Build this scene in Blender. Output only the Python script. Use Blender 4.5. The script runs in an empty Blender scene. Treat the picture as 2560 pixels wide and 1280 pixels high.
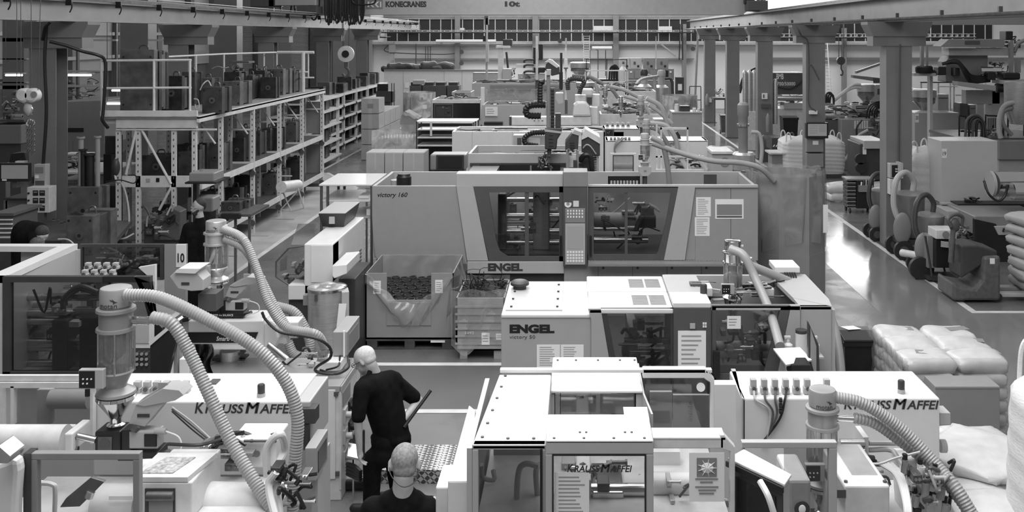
import bpy, math, random
from mathutils import Vector, Matrix
PI = math.pi
sc = bpy.context.scene
# ---------------------------------------------------------------- camera: level, 4.4 m up, shifted lens
H, F, CX, CY = 4.4, 2400.0, 1440.0, 86.0
cd = bpy.data.cameras.new('camera'); cam = bpy.data.objects.new('camera', cd); sc.collection.objects.link(cam)
cam.location = (0, 0, H); cam.rotation_euler = (PI/2, 0, 0)
cd.sensor_width = 36; cd.lens = 36*F/2560; cd.shift_x = (1280-CX)/2560; cd.shift_y = -(640-CY)/2560
cd.clip_start = .1; cd.clip_end = 300
sc.camera = cam
# ---------------------------------------------------------------- light
w = bpy.data.worlds.new('world'); sc.world = w; w.use_nodes = True
bg = w.node_tree.nodes['Background']; bg.inputs[0].default_value = (1, 1, 1, 1); bg.inputs[1].default_value = .27
def area(name, loc, rot, sx, sy, power):
    l = bpy.data.lights.new(name, 'AREA'); l.shape = 'RECTANGLE'; l.size = sx; l.size_y = sy; l.energy = power
    o = bpy.data.objects.new(name, l); o.location = loc; o.rotation_euler = rot; sc.collection.objects.link(o); return o
# roof lights: long skylight strips high over the main bay; then window light, added fills
area('skylight_main', (-1.5, 24, 9.5), (0, 0, 0), 5, 50, 3000)
area('skylight_front', (0, 6, 9.0), (0, 0, 0), 9, 9, 760)
area('skylight_right', (8.5, 26, 9.5), (0, 0, 0), 3, 44, 500)
area('window_daylight', (0, 56.5, 8.3), (-PI/2-.35, 0, 0), 26, 5, 900)
area('fill_back', (4, 49, 10.5), (.5, 0, 0), 34, 5, 1900)  # added fill, tilted at the far wall to brighten it
area('bay_fill', (-15.8, 30, 7.8), (0, 0, 0), 9, 44, 480)  # added fill under the left bay roof, lifts the dark cladding
sc.view_settings.view_transform = 'Standard'; sc.view_settings.look = 'None'
sc.view_settings.gamma = 1; sc.view_settings.use_curve_mapping = False
sc.view_settings.exposure = -0.12
# ---------------------------------------------------------------- materials (all procedural, the photograph is black and white)
def mat(name, v, rough=.5, metal=0., nz=.07, scale=6., bump=0., spec=.5, coat=0., stretch=None):
    m = bpy.data.materials.new(name); m.use_nodes = True; nt = m.node_tree; b = nt.nodes['Principled BSDF']
    b.inputs['Roughness'].default_value = rough; b.inputs['Metallic'].default_value = metal
    b.inputs['Specular IOR Level'].default_value = spec
    if coat: b.inputs['Coat Weight'].default_value = coat; b.inputs['Coat Roughness'].default_value = .12
    tc = nt.nodes.new('ShaderNodeTexCoord'); n = nt.nodes.new('ShaderNodeTexNoise')
    n.inputs['Scale'].default_value = scale; n.inputs['Detail'].default_value = 4
    if stretch:
        mp = nt.nodes.new('ShaderNodeMapping'); mp.inputs['Scale'].default_value = stretch
        nt.links.new(tc.outputs['Object'], mp.inputs[0]); nt.links.new(mp.outputs[0], n.inputs['Vector'])
    else: nt.links.new(tc.outputs['Object'], n.inputs['Vector'])
    r = nt.nodes.new('ShaderNodeValToRGB'); r.color_ramp.elements[0].position = .3; r.color_ramp.elements[1].position = .7
    a, c = max(0, v*(1-nz)), min(1, v*(1+nz))
    r.color_ramp.elements[0].color = (a, a, a, 1); r.color_ramp.elements[1].color = (c, c, c, 1)
    nt.links.new(n.outputs[0], r.inputs[0]); nt.links.new(r.outputs[0], b.inputs['Base Color'])
    if bump:
        bp = nt.nodes.new('ShaderNodeBump'); bp.inputs['Strength'].default_value = bump; bp.inputs['Distance'].default_value = .01
        nt.links.new(n.outputs[0], bp.inputs['Height']); nt.links.new(bp.outputs[0], b.inputs['Normal'])
    return m
def emat(name, v, s):
    m = bpy.data.materials.new(name); m.use_nodes = True; nt = m.node_tree; b = nt.nodes['Principled BSDF']
    b.inputs['Base Color'].default_value = (v*.5, v*.5, v*.5, 1); b.inputs['Emission Color'].default_value = (v, v, v, 1)
    b.inputs['Emission Strength'].default_value = s; return m
def glass(name, tr, gl=.1, rough=.05, body=0., bv=.5):
    """thin pane: tinted see-through plus a clear reflection (and a little milky body)"""
    m = bpy.data.materials.new(name); m.use_nodes = True; nt = m.node_tree; nt.nodes.remove(nt.nodes['Principled BSDF'])
    out = nt.nodes['Material Output']; t = nt.nodes.new('ShaderNodeBsdfTransparent'); t.inputs[0].default_value = (tr, tr, tr, 1)
    g = nt.nodes.new('ShaderNodeBsdfGlossy'); g.inputs['Roughness'].default_value = rough
    x = nt.nodes.new('ShaderNodeMixShader'); fr = nt.nodes.new('ShaderNodeLayerWeight'); fr.inputs[0].default_value = .25
    ma = nt.nodes.new('ShaderNodeMath'); ma.operation = 'MULTIPLY_ADD'; ma.inputs[1].default_value = .5; ma.inputs[2].default_value = gl
    nt.links.new(fr.outputs['Fresnel'], ma.inputs[0]); nt.links.new(ma.outputs[0], x.inputs[0])
    src = t
    if body:
        d = nt.nodes.new('ShaderNodeBsdfDiffuse'); d.inputs[0].default_value = (bv, bv, bv, 1)
        x2 = nt.nodes.new('ShaderNodeMixShader'); nt.links.new(t.outputs[0], x2.inputs[1]); nt.links.new(d.outputs[0], x2.inputs[2]); src = x2
        no = nt.nodes.new('ShaderNodeTexNoise'); no.inputs['Scale'].default_value = 3; no.inputs['Distortion'].default_value = 1.2; no.inputs['Detail'].default_value = 3
        tc = nt.nodes.new('ShaderNodeTexCoord'); nt.links.new(tc.outputs['Object'], no.inputs['Vector'])
        mr = nt.nodes.new('ShaderNodeMapRange'); mr.inputs['From Min'].default_value = .35; mr.inputs['From Max'].default_value = .7
        mr.inputs['To Min'].default_value = body*.45; mr.inputs['To Max'].default_value = min(1, body*1.5)
        nt.links.new(no.outputs[0], mr.inputs[0]); nt.links.new(mr.outputs[0], x2.inputs[0])
        bp = nt.nodes.new('ShaderNodeBump'); bp.inputs['Strength'].default_value = .6; bp.inputs['Distance'].default_value = .02
        nt.links.new(no.outputs[0], bp.inputs['Height']); nt.links.new(bp.outputs[0], g.inputs['Normal']); nt.links.new(bp.outputs[0], d.inputs['Normal'])
    nt.links.new(src.outputs[0], x.inputs[1]); nt.links.new(g.outputs[0], x.inputs[2]); nt.links.new(x.outputs[0], out.inputs[0])
    return m
WH = mat('white_paint', .68, .38, nz=.03, coat=.15)
WD = mat('worn_white_paint', .62, .42, nz=.1, scale=9)
LG = mat('light_grey_paint', .42, .42, nz=.03)
MG = mat('mid_grey_paint', .235, .42, nz=.04)
DG = mat('dark_grey_paint', .085, .45, nz=.08)
VD = mat('charcoal', .045, .45, nz=.15)
BK = mat('black_plastic', .014, .4, nz=.2)
RB = mat('black_rubber', .02, .6, nz=.2)
ST = mat('bright_steel', .62, .22, 1., nz=.08, scale=12)
SB = mat('brushed_steel', .6, .34, .7, nz=.12, scale=5, stretch=(1, 1, 14))
DS = mat('dark_steel', .16, .45, .8, nz=.35, scale=7)
MO = mat('mould_steel', .055, .5, .35, nz=.45, scale=5, bump=.15)
CB = mat('cardboard', .36, .8, nz=.05, scale=4)
CD = mat('grey_cardboard', .27, .8, nz=.05, scale=4)
PA = mat('paper', .8, .8, nz=.02)
PG = mat('grey_print', .33, .8, nz=.1)
HO = mat('hose_plastic', .34, .38, nz=.05)
HD = mat('dark_hose', .05, .45)
CR = mat('crate_plastic', .33, .5, nz=.05)
CO = mat('column_paint', .19, .5, nz=.08, scale=2)
RA = mat('rail_paint', .27, .5, nz=.1, scale=2)
RK = mat('rack_paint', .62, .5, nz=.1, scale=5)
SK = mat('skin', .42, .5, nz=.06, scale=20)
HA = mat('short_hair', .2, .85, nz=.35, scale=90, bump=.4)
HB = mat('dark_hair', .03, .8, nz=.3, scale=60, bump=.5)
FB = mat('black_fabric', .007, .95, nz=.35, scale=14, bump=.5, spec=.12)
WO = mat('wood', .1, .7, nz=.3, scale=6)
BR = mat('back_wall_paint', .8, .7, nz=.04, scale=.7)
CL = mat('cladding', .27, .6, nz=.1, scale=.5)
CG = mat('chrome', .8, .1, 1., nz=.03)
BW = mat('woven_bag', .66, .6, nz=.08, scale=20, bump=.35, stretch=(1, 1, 5))
BP = mat('printed_sack', .56, .35, nz=.1, scale=7, bump=.5)
GL = glass('clear_guard', .9, .05)
GT = glass('tinted_guard', .72, .06)
GD = glass('dark_guard', .55, .05)
GV = glass('hopper_glass', .82, .1, body=.18, bv=.6)
FM = glass('plastic_film', .92, .05, .22, body=.16, bv=.75)
FW = glass('white_film', .6, .08, .3, body=.6, bv=.78)
LE = emat('lamp_tube', 1, 6.); SCM = emat('screen_glow', .5, .45); SCD = mat('dark_screen', .02, .15)
WL = emat('daylit_pane', 1, 7.)

# ---------------------------------------------------------------- mesh helpers
def X(px, Y): return (px-CX)*Y/F
def Z(py, Y): return H-(py-CY)*Y/F
def P(px, py, Y): return Vector((X(px, Y), Y, Z(py, Y)))
def YF(py): return H*F/(py-CY)                       # distance of the floor point seen at that row
WLOC = {}
class G:
    def __init__(s): s.v = []; s.f = []; s.sm = []
    def add(s, vs, fs, sm=False):
        n = len(s.v); s.v += [tuple(v) for v in vs]; s.f += [tuple(i+n for i in f) for f in fs]; s.sm += [sm]*len(fs); return s
    def box(s, x0, x1, y0, y1, z0, z1):
        x0, x1 = sorted((x0, x1)); y0, y1 = sorted((y0, y1)); z0, z1 = sorted((z0, z1))
        vs = [(x, y, z) for z in (z0, z1) for x, y in ((x0, y0), (x1, y0), (x1, y1), (x0, y1))]
        return s.add(vs, [(3, 2, 1, 0), (4, 5, 6, 7), (0, 1, 5, 4), (1, 2, 6, 5), (2, 3, 7, 6), (3, 0, 4, 7)])
    def pb(s, a, b, c, d, Y, D):                     # box whose front fills pixels a..c, b..d at distance Y; d None = down to the floor
        return s.box(X(a, Y), X(c, Y), Y, Y+D, 0 if d is None else Z(d, Y), Z(b, Y))
    def obox(s, c, sz, rot=(0, 0, 0)):
        from mathutils import Euler
        m = Euler(rot).to_matrix(); c = Vector(c); h = [q/2 for q in sz]
        vs = [c+m@Vector((x*h[0], y*h[1], z*h[2])) for z in (-1, 1) for x, y in ((-1, -1), (1, -1), (1, 1), (-1, 1))]
        return s.add(vs, [(3, 2, 1, 0), (4, 5, 6, 7), (0, 1, 5, 4), (1, 2, 6, 5), (2, 3, 7, 6), (3, 0, 4, 7)])
    def prism(s, poly, a, b, ax='y'):                # 2-D outline pushed along an axis: y: (x,z), x: (y,z), z: (x,y)
        def q(p, t): return {'y': (p[0], t, p[1]), 'x': (t, p[0], p[1]), 'z': (p[0], p[1], t)}[ax]
        ar = sum(poly[i][0]*poly[(i+1) % len(poly)][1]-poly[(i+1) % len(poly)][0]*poly[i][1] for i in range(len(poly)))
        if (ar < 0) != (ax == 'y'): poly = poly[::-1]
        if ax == 'y': poly = poly[::-1]; 
        n = len(poly); vs = [q(p, a) for p in poly]+[q(p, b) for p in poly]
        fs = [tuple(range(n)), tuple(range(2*n-1, n-1, -1))]+[(i, i+n, (i+1) % n+n, (i+1) % n) for i in range(n)]
        return s.add(vs, fs)
    def pp(s, pts, Y, D): return s.prism([(X(a, Y), Z(b, Y)) for a, b in pts], Y, Y+D)
    def ring(s, c, ax, r, n, ph=0):
        ax = Vector(ax).normalized(); u = ax.orthogonal().normalized(); w_ = ax.cross(u)
        return [c+u*(r*math.cos(2*PI*i/n+ph))+w_*(r*math.sin(2*PI*i/n+ph)) for i in range(n)]
    def cyl(s, a, b, r, r1=None, n=18, cap=True):
        a = Vector(a); b = Vector(b); r1 = r if r1 is None else r1; d = b-a
        va = s.ring(a, d, r, n); vb = s.ring(b, d, r1, n)
        s.add(va+vb, [(i, (i+1) % n, (i+1) % n+n, i+n) for i in range(n)], True)
        if cap: s.add(va, [tuple(range(n-1, -1, -1))]); s.add(vb, [tuple(range(n))])
        return s
    def lathe(s, prof, c, n=28, axis='z'):           # profile of (radius, height), bottom to top
        c = Vector(c); vs = []
        for r, z in prof:
            for i in range(n):
                a = 2*PI*i/n; p = (r*math.cos(a), r*math.sin(a), z)
                if axis == 'x': p = (z, p[0], p[1])
                if axis == 'y': p = (p[0], z, p[1])
                vs.append(c+Vector(p))
        m = len(prof); s.add(vs, [(j*n+i, j*n+(i+1) % n, (j+1)*n+(i+1) % n, (j+1)*n+i) for j in range(m-1) for i in range(n)], True)
        k = len(s.v)-m*n
        s.f += [tuple(k+i for i in range(n-1, -1, -1)), tuple(k+(m-1)*n+i for i in range(n))]; s.sm += [False, False]
        return s
    def tube(s, pts, r, n=8, sub=6, rib=0, pitch=.024):
        pts = [Vector(p) for p in pts]
        if len(pts) > 2 and sub > 1:
            q = [pts[0]*2-pts[1]]+pts+[pts[-1]*2-pts[-2]]; o = []
            for i in range(1, len(q)-2):
                for k in range(sub):
                    t = k/sub; a, b, c, d = q[i-1:i+3]
                    o.append(.5*((2*b)+(c-a)*t+(2*a-5*b+4*c-d)*t*t+(3*b-a-3*c+d)*t**3))
            pts = o+[pts[-1]]
        if rib:                                      # corrugated hose: resample at half the rib pitch
            L = [0.]
            for a, b in zip(pts, pts[1:]): L.append(L[-1]+(b-a).length)
            m = max(4, int(L[-1]/(pitch/2))); o = []; j = 0
            for k in range(m+1):
                t = L[-1]*k/m
                while j < len(L)-2 and L[j+1] < t: j += 1
                u = (t-L[j])/max(1e-9, L[j+1]-L[j]); o.append(pts[j].lerp(pts[j+1], min(1, u)))
            pts = o
        vs = []; d = (pts[1]-pts[0]).normalized(); u = d.orthogonal().normalized()
        for i, p in enumerate(pts):
            t = (pts[min(i+1, len(pts)-1)]-pts[max(i-1, 0)]).normalized()
            u = (u-t*u.dot(t)).normalized(); w_ = t.cross(u); rr = r*(1+(rib if i % 2 else -rib))
            vs += [p+u*(rr*math.cos(2*PI*k/n))+w_*(rr*math.sin(2*PI*k/n)) for k in range(n)]
        m = len(pts)
        s.add(vs, [(j*n+i, j*n+(i+1) % n, (j+1)*n+(i+1) % n, (j+1)*n+i) for j in range(m-1) for i in range(n)], True)
        s.add(vs[:n], [tuple(range(n-1, -1, -1))]); s.add(vs[-n:], [tuple(range(n))]); return s
    def ell(s, c, r, nu=20, nv=12, rot=None):
        c = Vector(c); vs = []; M = rot or Matrix.Identity(3)
        for j in range(nv+1):
            t = PI*j/nv-PI/2
            for i in range(nu):
                a = 2*PI*i/nu; vs.append(c+M@Vector((r[0]*math.cos(t)*math.cos(a), r[1]*math.cos(t)*math.sin(a), r[2]*math.sin(t))))
        return s.add(vs, [(j*nu+i, j*nu+(i+1) % nu, (j+1)*nu+(i+1) % nu, (j+1)*nu+i) for j in range(nv) for i in range(nu)], True)
    def surf(s, fn, nu, nv, closed=False):
        vs = [fn(i/(nu if closed else nu-1), j/(nv-1)) for j in range(nv) for i in range(nu)]
        return s.add(vs, [(j*nu+i, j*nu+(i+1) % nu, (j+1)*nu+(i+1) % nu, (j+1)*nu+i) for j in range(nv-1) for i in range(nu if closed else nu-1)], True)
    def o(s, name, m, parent=None, bev=0., label=None, cat=None, group=None, kind=None, mods=None):
        xs, ys, zs = zip(*s.v); og = Vector(((min(xs)+max(xs))/2, (min(ys)+max(ys))/2, min(zs)))
        me = bpy.data.meshes.new(name); me.from_pydata([tuple(Vector(v)-og) for v in s.v], [], s.f)
        me.polygons.foreach_set('use_smooth', s.sm); me.materials.append(m); me.update()
        if any(s.sm): me.set_sharp_from_angle(angle=.62)
        ob = bpy.data.objects.new(name, me); sc.collection.objects.link(ob)
        if parent is not None: ob.parent = parent; ob.location = og-WLOC[parent]
        else: ob.location = og
        WLOC[ob] = og
        if bev:
            b = ob.modifiers.new('edge', 'BEVEL'); b.width = bev; b.segments = 2; b.limit_method = 'ANGLE'; b.angle_limit = .9
        if label: ob['label'] = label
        if cat: ob['category'] = cat
        if group: ob['group'] = group
        if kind: ob['kind'] = kind
        return ob
def T(name, label, cat, loc, group=None, kind=None):
    o = bpy.data.objects.new(name, None); sc.collection.objects.link(o); o.location = loc; o.empty_display_size = .2
    WLOC[o] = Vector(loc)
    if kind: o['kind'] = kind
    if label: o['label'] = label
    if cat: o['category'] = cat
    if group: o['group'] = group
    return o
KIDS = {}
def dup(root, loc, label=None, rz=None, scale=None, group=None):
    def cp(o, par):
        c = o.copy(); sc.collection.objects.link(c)
        if par is not None: c.parent = par
        for ch in [k for k in list(sc.collection.objects) if k.parent == o and k != c]: cp(ch, c)
        return c
    bpy.context.view_layer.update()
    r = cp(root, None); r.location = loc; WLOC[r] = Vector(loc)
    if rz is not None: r.rotation_euler.z = rz
    if scale: r.scale = scale if hasattr(scale, '__len__') else (scale,)*3
    if label: r['label'] = label
    if group: r['group'] = group
    return r
def text(body, a, b, c, d, Y, m, parent, name='lettering', off=.0, shear=0., ext=.002, face='front', side=None):
    """lettering filling pixels a..c, b..d on a face at distance Y (or four metric numbers with face='side')"""
    cu = bpy.data.curves.new(name, 'FONT'); cu.body = body; cu.offset = off; cu.extrude = .02; cu.shear = shear
    cu.resolution_u = 3
    t = bpy.data.objects.new('tmp', cu); sc.collection.objects.link(t); bpy.context.view_layer.update()
    me = bpy.data.meshes.new_from_object(t.evaluated_get(bpy.context.evaluated_depsgraph_get())); bpy.data.objects.remove(t)
    vs = [v.co.copy() for v in me.vertices]; fs = [tuple(p.vertices) for p in me.polygons]
    x0 = min(v.x for v in vs); x1 = max(v.x for v in vs); y0 = min(v.y for v in vs); y1 = max(v.y for v in vs)
    if face == 'front': A, B, C, D_ = X(a, Y), Z(b, Y), X(c, Y), Z(d, Y)
    else: A, B, C, D_ = a, b, c, d
    g = G()
    for v in vs:
        u = A+(v.x-x0)/(x1-x0)*(C-A); z = D_+(v.y-y0)/(y1-y0)*(B-D_); e = -ext if v.z > 0 else 0
        g.v.append((u, Y+e-.0005, z) if face == 'front' else (side+e-.0005, u, z))
    g.f = fs; g.sm = [False]*len(fs)
    return g.o(name, m, parent)
def km(a, b, c, d, Y, m, par):
    w_ = c-a; h = d-b
    for s_, u, v, q in (('K', 0, .095, 0), ('RAUSS', .105, .5, .16), ('M', .515, .65, 0), ('AFFEI', .66, 1, .16)): text(s_, a+w_*u, b+h*q, a+w_*v, d, Y, m, par, off=0 if s_ == 'M' else .02, shear=.2); s_ == 'M' and text(s_, a+w_*(u+.012), b+h*q, a+w_*(v+.012), d, Y, m, par, shear=.2)
def sheet(a, b, c, d, Y, parent, m=None, lines=6, name='notice', seed=1, extra=None):
    """a printed sheet fixed to a face: paper with rows of print"""
    p = G().pb(a, b, c, d, Y-.003, .003).o(name, m or PA, parent); rnd = random.Random(seed); g = G()
    hh = (d-b)/(lines+1.5)
    for i in range(lines):
        yy = b+hh*(i+1); g.pb(a+(c-a)*.12, yy, a+(c-a)*rnd.uniform(.55, .9), yy+hh*.35, Y-.0042, .001)
    g.o('print', PG, p); return p
# ================================================================ THE SETTING
def structure(g, name, m, bev=0, label=None): return g.o(name, m, kind='structure', bev=bev, label=label)
def floor_mat(name, v, rough, nz):
    m = mat(name, v, rough, nz=nz, scale=.8, spec=.8); nt = m.node_tree; b = nt.nodes['Principled BSDF']
    n = nt.nodes.new('ShaderNodeTexNoise'); n.inputs['Scale'].default_value = 1.7; n.inputs['Detail'].default_value = 7; n.inputs['Distortion'].default_value = .6
    tc = nt.nodes.new('ShaderNodeTexCoord'); nt.links.new(tc.outputs['Object'], n.inputs['Vector'])
    r = nt.nodes.new('ShaderNodeMapRange'); r.inputs['From Min'].default_value = .35; r.inputs['From Max'].default_value = .65
    r.inputs['To Min'].default_value = rough*.75; r.inputs['To Max'].default_value = rough*1.4
    nt.links.new(n.outputs[0], r.inputs[0]); nt.links.new(r.outputs[0], b.inputs['Roughness'])
    return m
FL = floor_mat('floor_paint', .145, .27, .16); FA = floor_mat('aisle_paint', .2, .13, .12); FD = floor_mat('dusty_glare_floor', .42, .4, .25); LN = mat('line_paint', .62, .5, nz=.15, scale=3)  # rack zone floor: dust tone, paled further to stand in for glare
structure(G().box(-22, 32, 1, 58, -.2, 0), 'floor', FL)
def fpoly(name, m, pts, z=.003): return structure(G().prism(pts, z-.003, z, 'z'), name, m)
fpoly('floor_aisle_right', FA, [(4.8, 15.2), (4.8, 50), (6.3, 50), (6.3, 15.2), (12, 15.2), (12, 10), (5.0, 10), (4.1, 14.5)])
fpoly('floor_rack_zone', FD, [(-8.2, 12), (-6.33, 12), (-6.33, 27.5), (-7.9, 30.5), (-8.2, 30.5)])
fpoly('floor_cross_aisle', mat('cross_aisle_paint', .105, .4, nz=.1, scale=1), [(-6, 11.24), (0, 11.24), (0, 12.76), (-6, 12.76)])
def line(i, x0, y0, x1, y1, w_=.11):
    d = Vector((x1-x0, y1-y0)).normalized()*w_/2; n = Vector((-d.y, d.x))
    fpoly('floor_marking_%d' % i, LN, [(x0+n.x, y0+n.y), (x0-n.x, y0-n.y), (x1-n.x, y1-n.y), (x1+n.x, y1+n.y)], .006)
line(1, -6.28, 11.5, -6.28, 27.5); line(2, -6.28, 27.5, -7.9, 30.5); line(3, -8.22, 30.5, -8.22, 46)
line(4, 6.3, 15.25, 6.3, 50); line(5, 6.25, 15.2, 12, 15.2); line(6, 4.8, 19, 4.8, 50, .08)
line(7, -6, 12.8, 1, 12.8); line(8, -6, 11.2, 1, 11.2)
# far wall with its band of windows
structure(G().box(-12.2, 32, 57, 57.3, 0, 12), 'wall_back', BR)
structure(G().box(-22, -12.2, 57, 57.3, 0, 12), 'wall_back_left', CL)
structure(G().box(-22.3, -22, 1, 57.3, 0, 9), 'wall_left', CL)
structure(G().box(-22.3, -10.2, 1, 57.3, 8, 8.2), 'shade_ceiling', MG)  # unseen roof over the left bay only, added to keep it dark
structure(G().box(32, 32.3, 1, 57.3, 0, 12), 'wall_right', CL)
wt = T('window_1', None, None, (0, 57, 4), kind='structure')
yw = 56.9
G().box(X(968, yw), X(2480, yw), yw, yw+.06, Z(103, yw), Z(47, yw)).o('dark_pane', mat('window_dark', .035, .25), wt)
G().box(-12.2, 25, yw, yw+.05, 5.75, 6.9).box(-20, 25, yw, yw+.05, 7.2, 10.4).o('daylight_and_fill_pane', WL, wt)  # upper pane's left end, over the cladding, is added to brighten the floor
g = G().box(X(960, yw), 25, yw-.12, yw, 5.3, 5.4).box(X(960, yw), 25, yw-.1, yw, 5.62, 5.75).box(X(960, yw), 25, yw-.1, yw, 3.92, 4.0)
for i in range(56):
    x = X(965, yw)+i*.645; g.box(x, x+.05, yw-.05, yw, 4.0, 10.4)
g.o('window_frame', WD, wt)
G().box(X(960, yw), 25, yw-.2, yw-.02, 5.38, 5.64).o('lintel', RA, wt)
# painted brick detail, rails and pipes on the far wall
for i, (a, b, c, d, m) in enumerate([(930, 105, 1735, 111, WD), (935, 112, 1730, 115, MG), (985, 146, 1735, 149, MG), (1735, 105, 2560, 112, WD), (1900, 144, 2560, 150, MG)]):
    structure(G().pb(a, b, c, d, 56.6, .3), 'trim_%d' % (i+1), m)
for i, (a, b, c, d) in enumerate([(1137, 36, 1149, 175), (1533, 30, 1547, 150), (1331, 36, 1345, 112), (2108, 70, 2117, 200), (1706, 60, 1716, 130)]):
    structure(G().pb(a, b, c, None, 56.3, .4), 'column_back.%03d' % i, MG)
# ribbed shutters and dark panels on the left end wall
for i, (a, b, c, d) in enumerate([(592, 30, 631, 230), (728, 60, 771, 220)]):
    g = G()
    for k in range(int((d-b)/3.2)): g.pb(a, b+k*3.2, c, b+k*3.2+2.4, 56.7, .3)
    t = g.o('door_%d' % (i+1), LG, kind='structure')
for i, (a, c, b, d, v) in enumerate([(640, 672, 60, 260, DG), (690, 726, 60, 260, MG), (775, 800, 60, 260, DG), (832, 890, 60, 240, MG), (900, 930, 90, 240, LG)]):
    structure(G().pb(a, b, c, None, 56.5, .4), 'wall_panel_%d' % (i+1), v)
# pale cladding bays down the left wall, dark posts between
for i in range(9):
    y = 20+i*4.2
    structure(G().box(-22, -21.8, y+.7, y+4.1, 2.7, 7.5), 'wall_left_cladding_%d' % (i+1), LG if i % 2 else WD)
    structure(G().box(-22, -21.5, y, y+.5, 0, 8), 'column_left_wall.%03d' % i, CO)
for i, (z0, z1) in enumerate([(3.3, 3.45), (4.35, 4.5)]): structure(G().box(-21.5, -21.4, 18, 56, z0, z1), 'trim_%d' % (i+8), LG)
for i, (a, c, Y) in enumerate([(300, 370, 33.5), (535, 592, 40), (6, 60, 30)]):
    structure(G().box(X(a, Y), X(c, Y), Y, Y+.7, 0, 8), 'column_left_bay.%03d' % i, CO)
# steel columns carrying the crane rails
def column(x0, x1, Y, ztop, i, side, br=.55):
    t = T('column.%03d' % i, None, None, ((x0+x1)/2, Y+.2, 0), kind='structure')
    G().box(x0, x1, Y, Y+.025, 0, ztop).box(x0, x1, Y+.4, Y+.425, 0, ztop).box((x0+x1)/2-.01, (x0+x1)/2+.01, Y+.02, Y+.4, 0, ztop).box(x0-.001, x0+.07, Y+.02, Y+.4, 0, ztop).o('column_shaft', CO, t)
    G().box(x0-.06, x1+.06, Y-.06, Y+.48, 0, .03).o('base_plate', DG, t)
    a, b = (x0-.28, x1+.28) if side > 0 else (x0-.1, x1+.5)
    G().box(a, b, Y-.02, Y+.4, ztop-.5, ztop).prism([(a-.12, ztop), (b+.12, ztop), (b+.12, ztop-.06), (b, ztop-.3), (a, ztop-.3), (a-.12, ztop-.06)], Y-.05, Y+.43).o('bracket', CO, t)
    return t
for i, Y in enumerate([19.8, 26.7, 33.8, 40.7, 47.7]): column(6.4, 6.93, Y, 4.66, i, 1)
for i, Y in enumerate([17.9, 24.0, 30.8, 37.7, 44.6]): column(-10.2, -9.7, Y, 4.64, i+5, -1)
def rail(name, x0, x1, z0, z1, i):
    t = T(name, None, None, ((x0+x1)/2, 30, z0), kind='structure')
    xm = (x0+x1)/2
    G().box(x0, x1, 3.5, 55, z0, z0+.035).box(x0, x1, 3.5, 55, z1-.035, z1).box(xm-.012, xm+.012, 3.5, 55, z0+.03, z1-.03).o('beam_web', RA, t)
    G().box(xm-.04, xm+.04, 3.5, 55, z1, z1+.07).o('crane_track', DS, t)
    return t, xm
t, xm = rail('beam_left', -9.62, -9.3, 4.64, 5.04, 0)
for k in range(26):
    y = 8+k*1.9; G().box(-9.31, -9.2, y, y+.05, 4.93, 5.06).tube([(-9.22, y+.02, 5.06), (-9.2, y+.02, 4.9), (-9.24, y+.02, 4.8)], .012, 5, 3).o('cable_clip', BK, t)
G().tube([(-9.2, 5, 5.1), (-9.2, 56, 5.1)], .02, 6).tube([(-9.12, 5, 5.15), (-9.12, 56, 5.15)], .014, 6).o('conductor_bar', LG, t)
t, xm = rail('beam_right', 6.35, 6.75, 4.66, 5.18, 1)
for k in range(18):
    y = 12+k*2.3; G().box(6.3, 6.36, y, y+.05, 4.7, 4.82).o('cable_clip', DG, t)
G().tube([(6.3, 4, 4.71), (6.3, 56, 4.71)], .025, 6).o('conductor_bar', DS, t)
G().box(9.6, 10.0, 22, 56, 5.5, 6.1).o('beam_outer', LG, kind='structure')
G().box(11, 30, 35, 35.5, 4.75, 5.3).o('beam_cross', LG, kind='structure')
# ================================================================ shared machine details
def innards(par, a, b, c, d, Y, D, seed, n=12, bright=.4):
    """the working parts seen inside a guard: barrels, rods, valve blocks, hoses"""
    r = random.Random(seed); w_, h = c-a, d-b
    for i in range(n):
        k = r.random(); x = a+r.random()*w_*.75; y = b+r.random()*h*.8; yy = Y+r.random()*D; s = F/yy
        m = r.choice([ST, SB, DS, MG, LG]) if r.random() < bright else r.choice([BK, VD, DG, DS])
        if k < .35:
            ww = min(r.uniform(.06, .2)*w_, c-x); hh = min(r.uniform(.05, .2)*h, d-y)
            g = G().pb(x, y, x+ww, y+hh, yy, .12).pb(x+ww*.15, y-hh*.18, x+ww*.55, y, yy+.02, .06)
            for q in range(2): g.cyl(P(x+ww*(.3+.4*q), y+hh*.5, yy-.02), P(x+ww*(.3+.4*q), y+hh*.5, yy), hh*.18/s, n=10)
            g.o(r.choice(['valve_block', 'drive_block', 'terminal_block']), m, par, bev=.004)
        elif k < .6:
            L = min(r.uniform(.15, .4)*w_, c-x); rr = r.uniform(.015, .05)*h/s
            p = P(x, y, yy); q = P(x+L, y, yy)
            G().cyl(p, q, rr, n=14).cyl(p+Vector((L*.2/s, 0, 0)), p+Vector((L*.27/s, 0, 0)), rr*1.35, n=14).cyl(q-Vector((L*.1/s, 0, 0)), q, rr*1.5, n=14).o(r.choice(['cylinder_rod', 'pipe', 'barrel']), r.choice([ST, SB, LG, DS]), par)
        else:
            pts = [P(x+r.uniform(0, .3)*w_*q/2, min(d, y+r.uniform(-.15, .25)*h), yy+r.uniform(-.04, .04)) for q in range(4)]
            pts = [Vector((min(p.x, X(c, yy)), p.y, p.z)) for p in pts]
            G().tube(pts, r.uniform(.008, .018), 7, 4).o(r.choice(['cable', 'pressure_hose']), r.choice([BK, BK, DG, LG]), par)
def rods(par, a, c, ys, Y, r, m=None, name='tie_bar'):
    for y in ys: G().cyl(P(a, y, Y), P(c, y, Y), r, n=16).o(name, m or ST, par)
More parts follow.
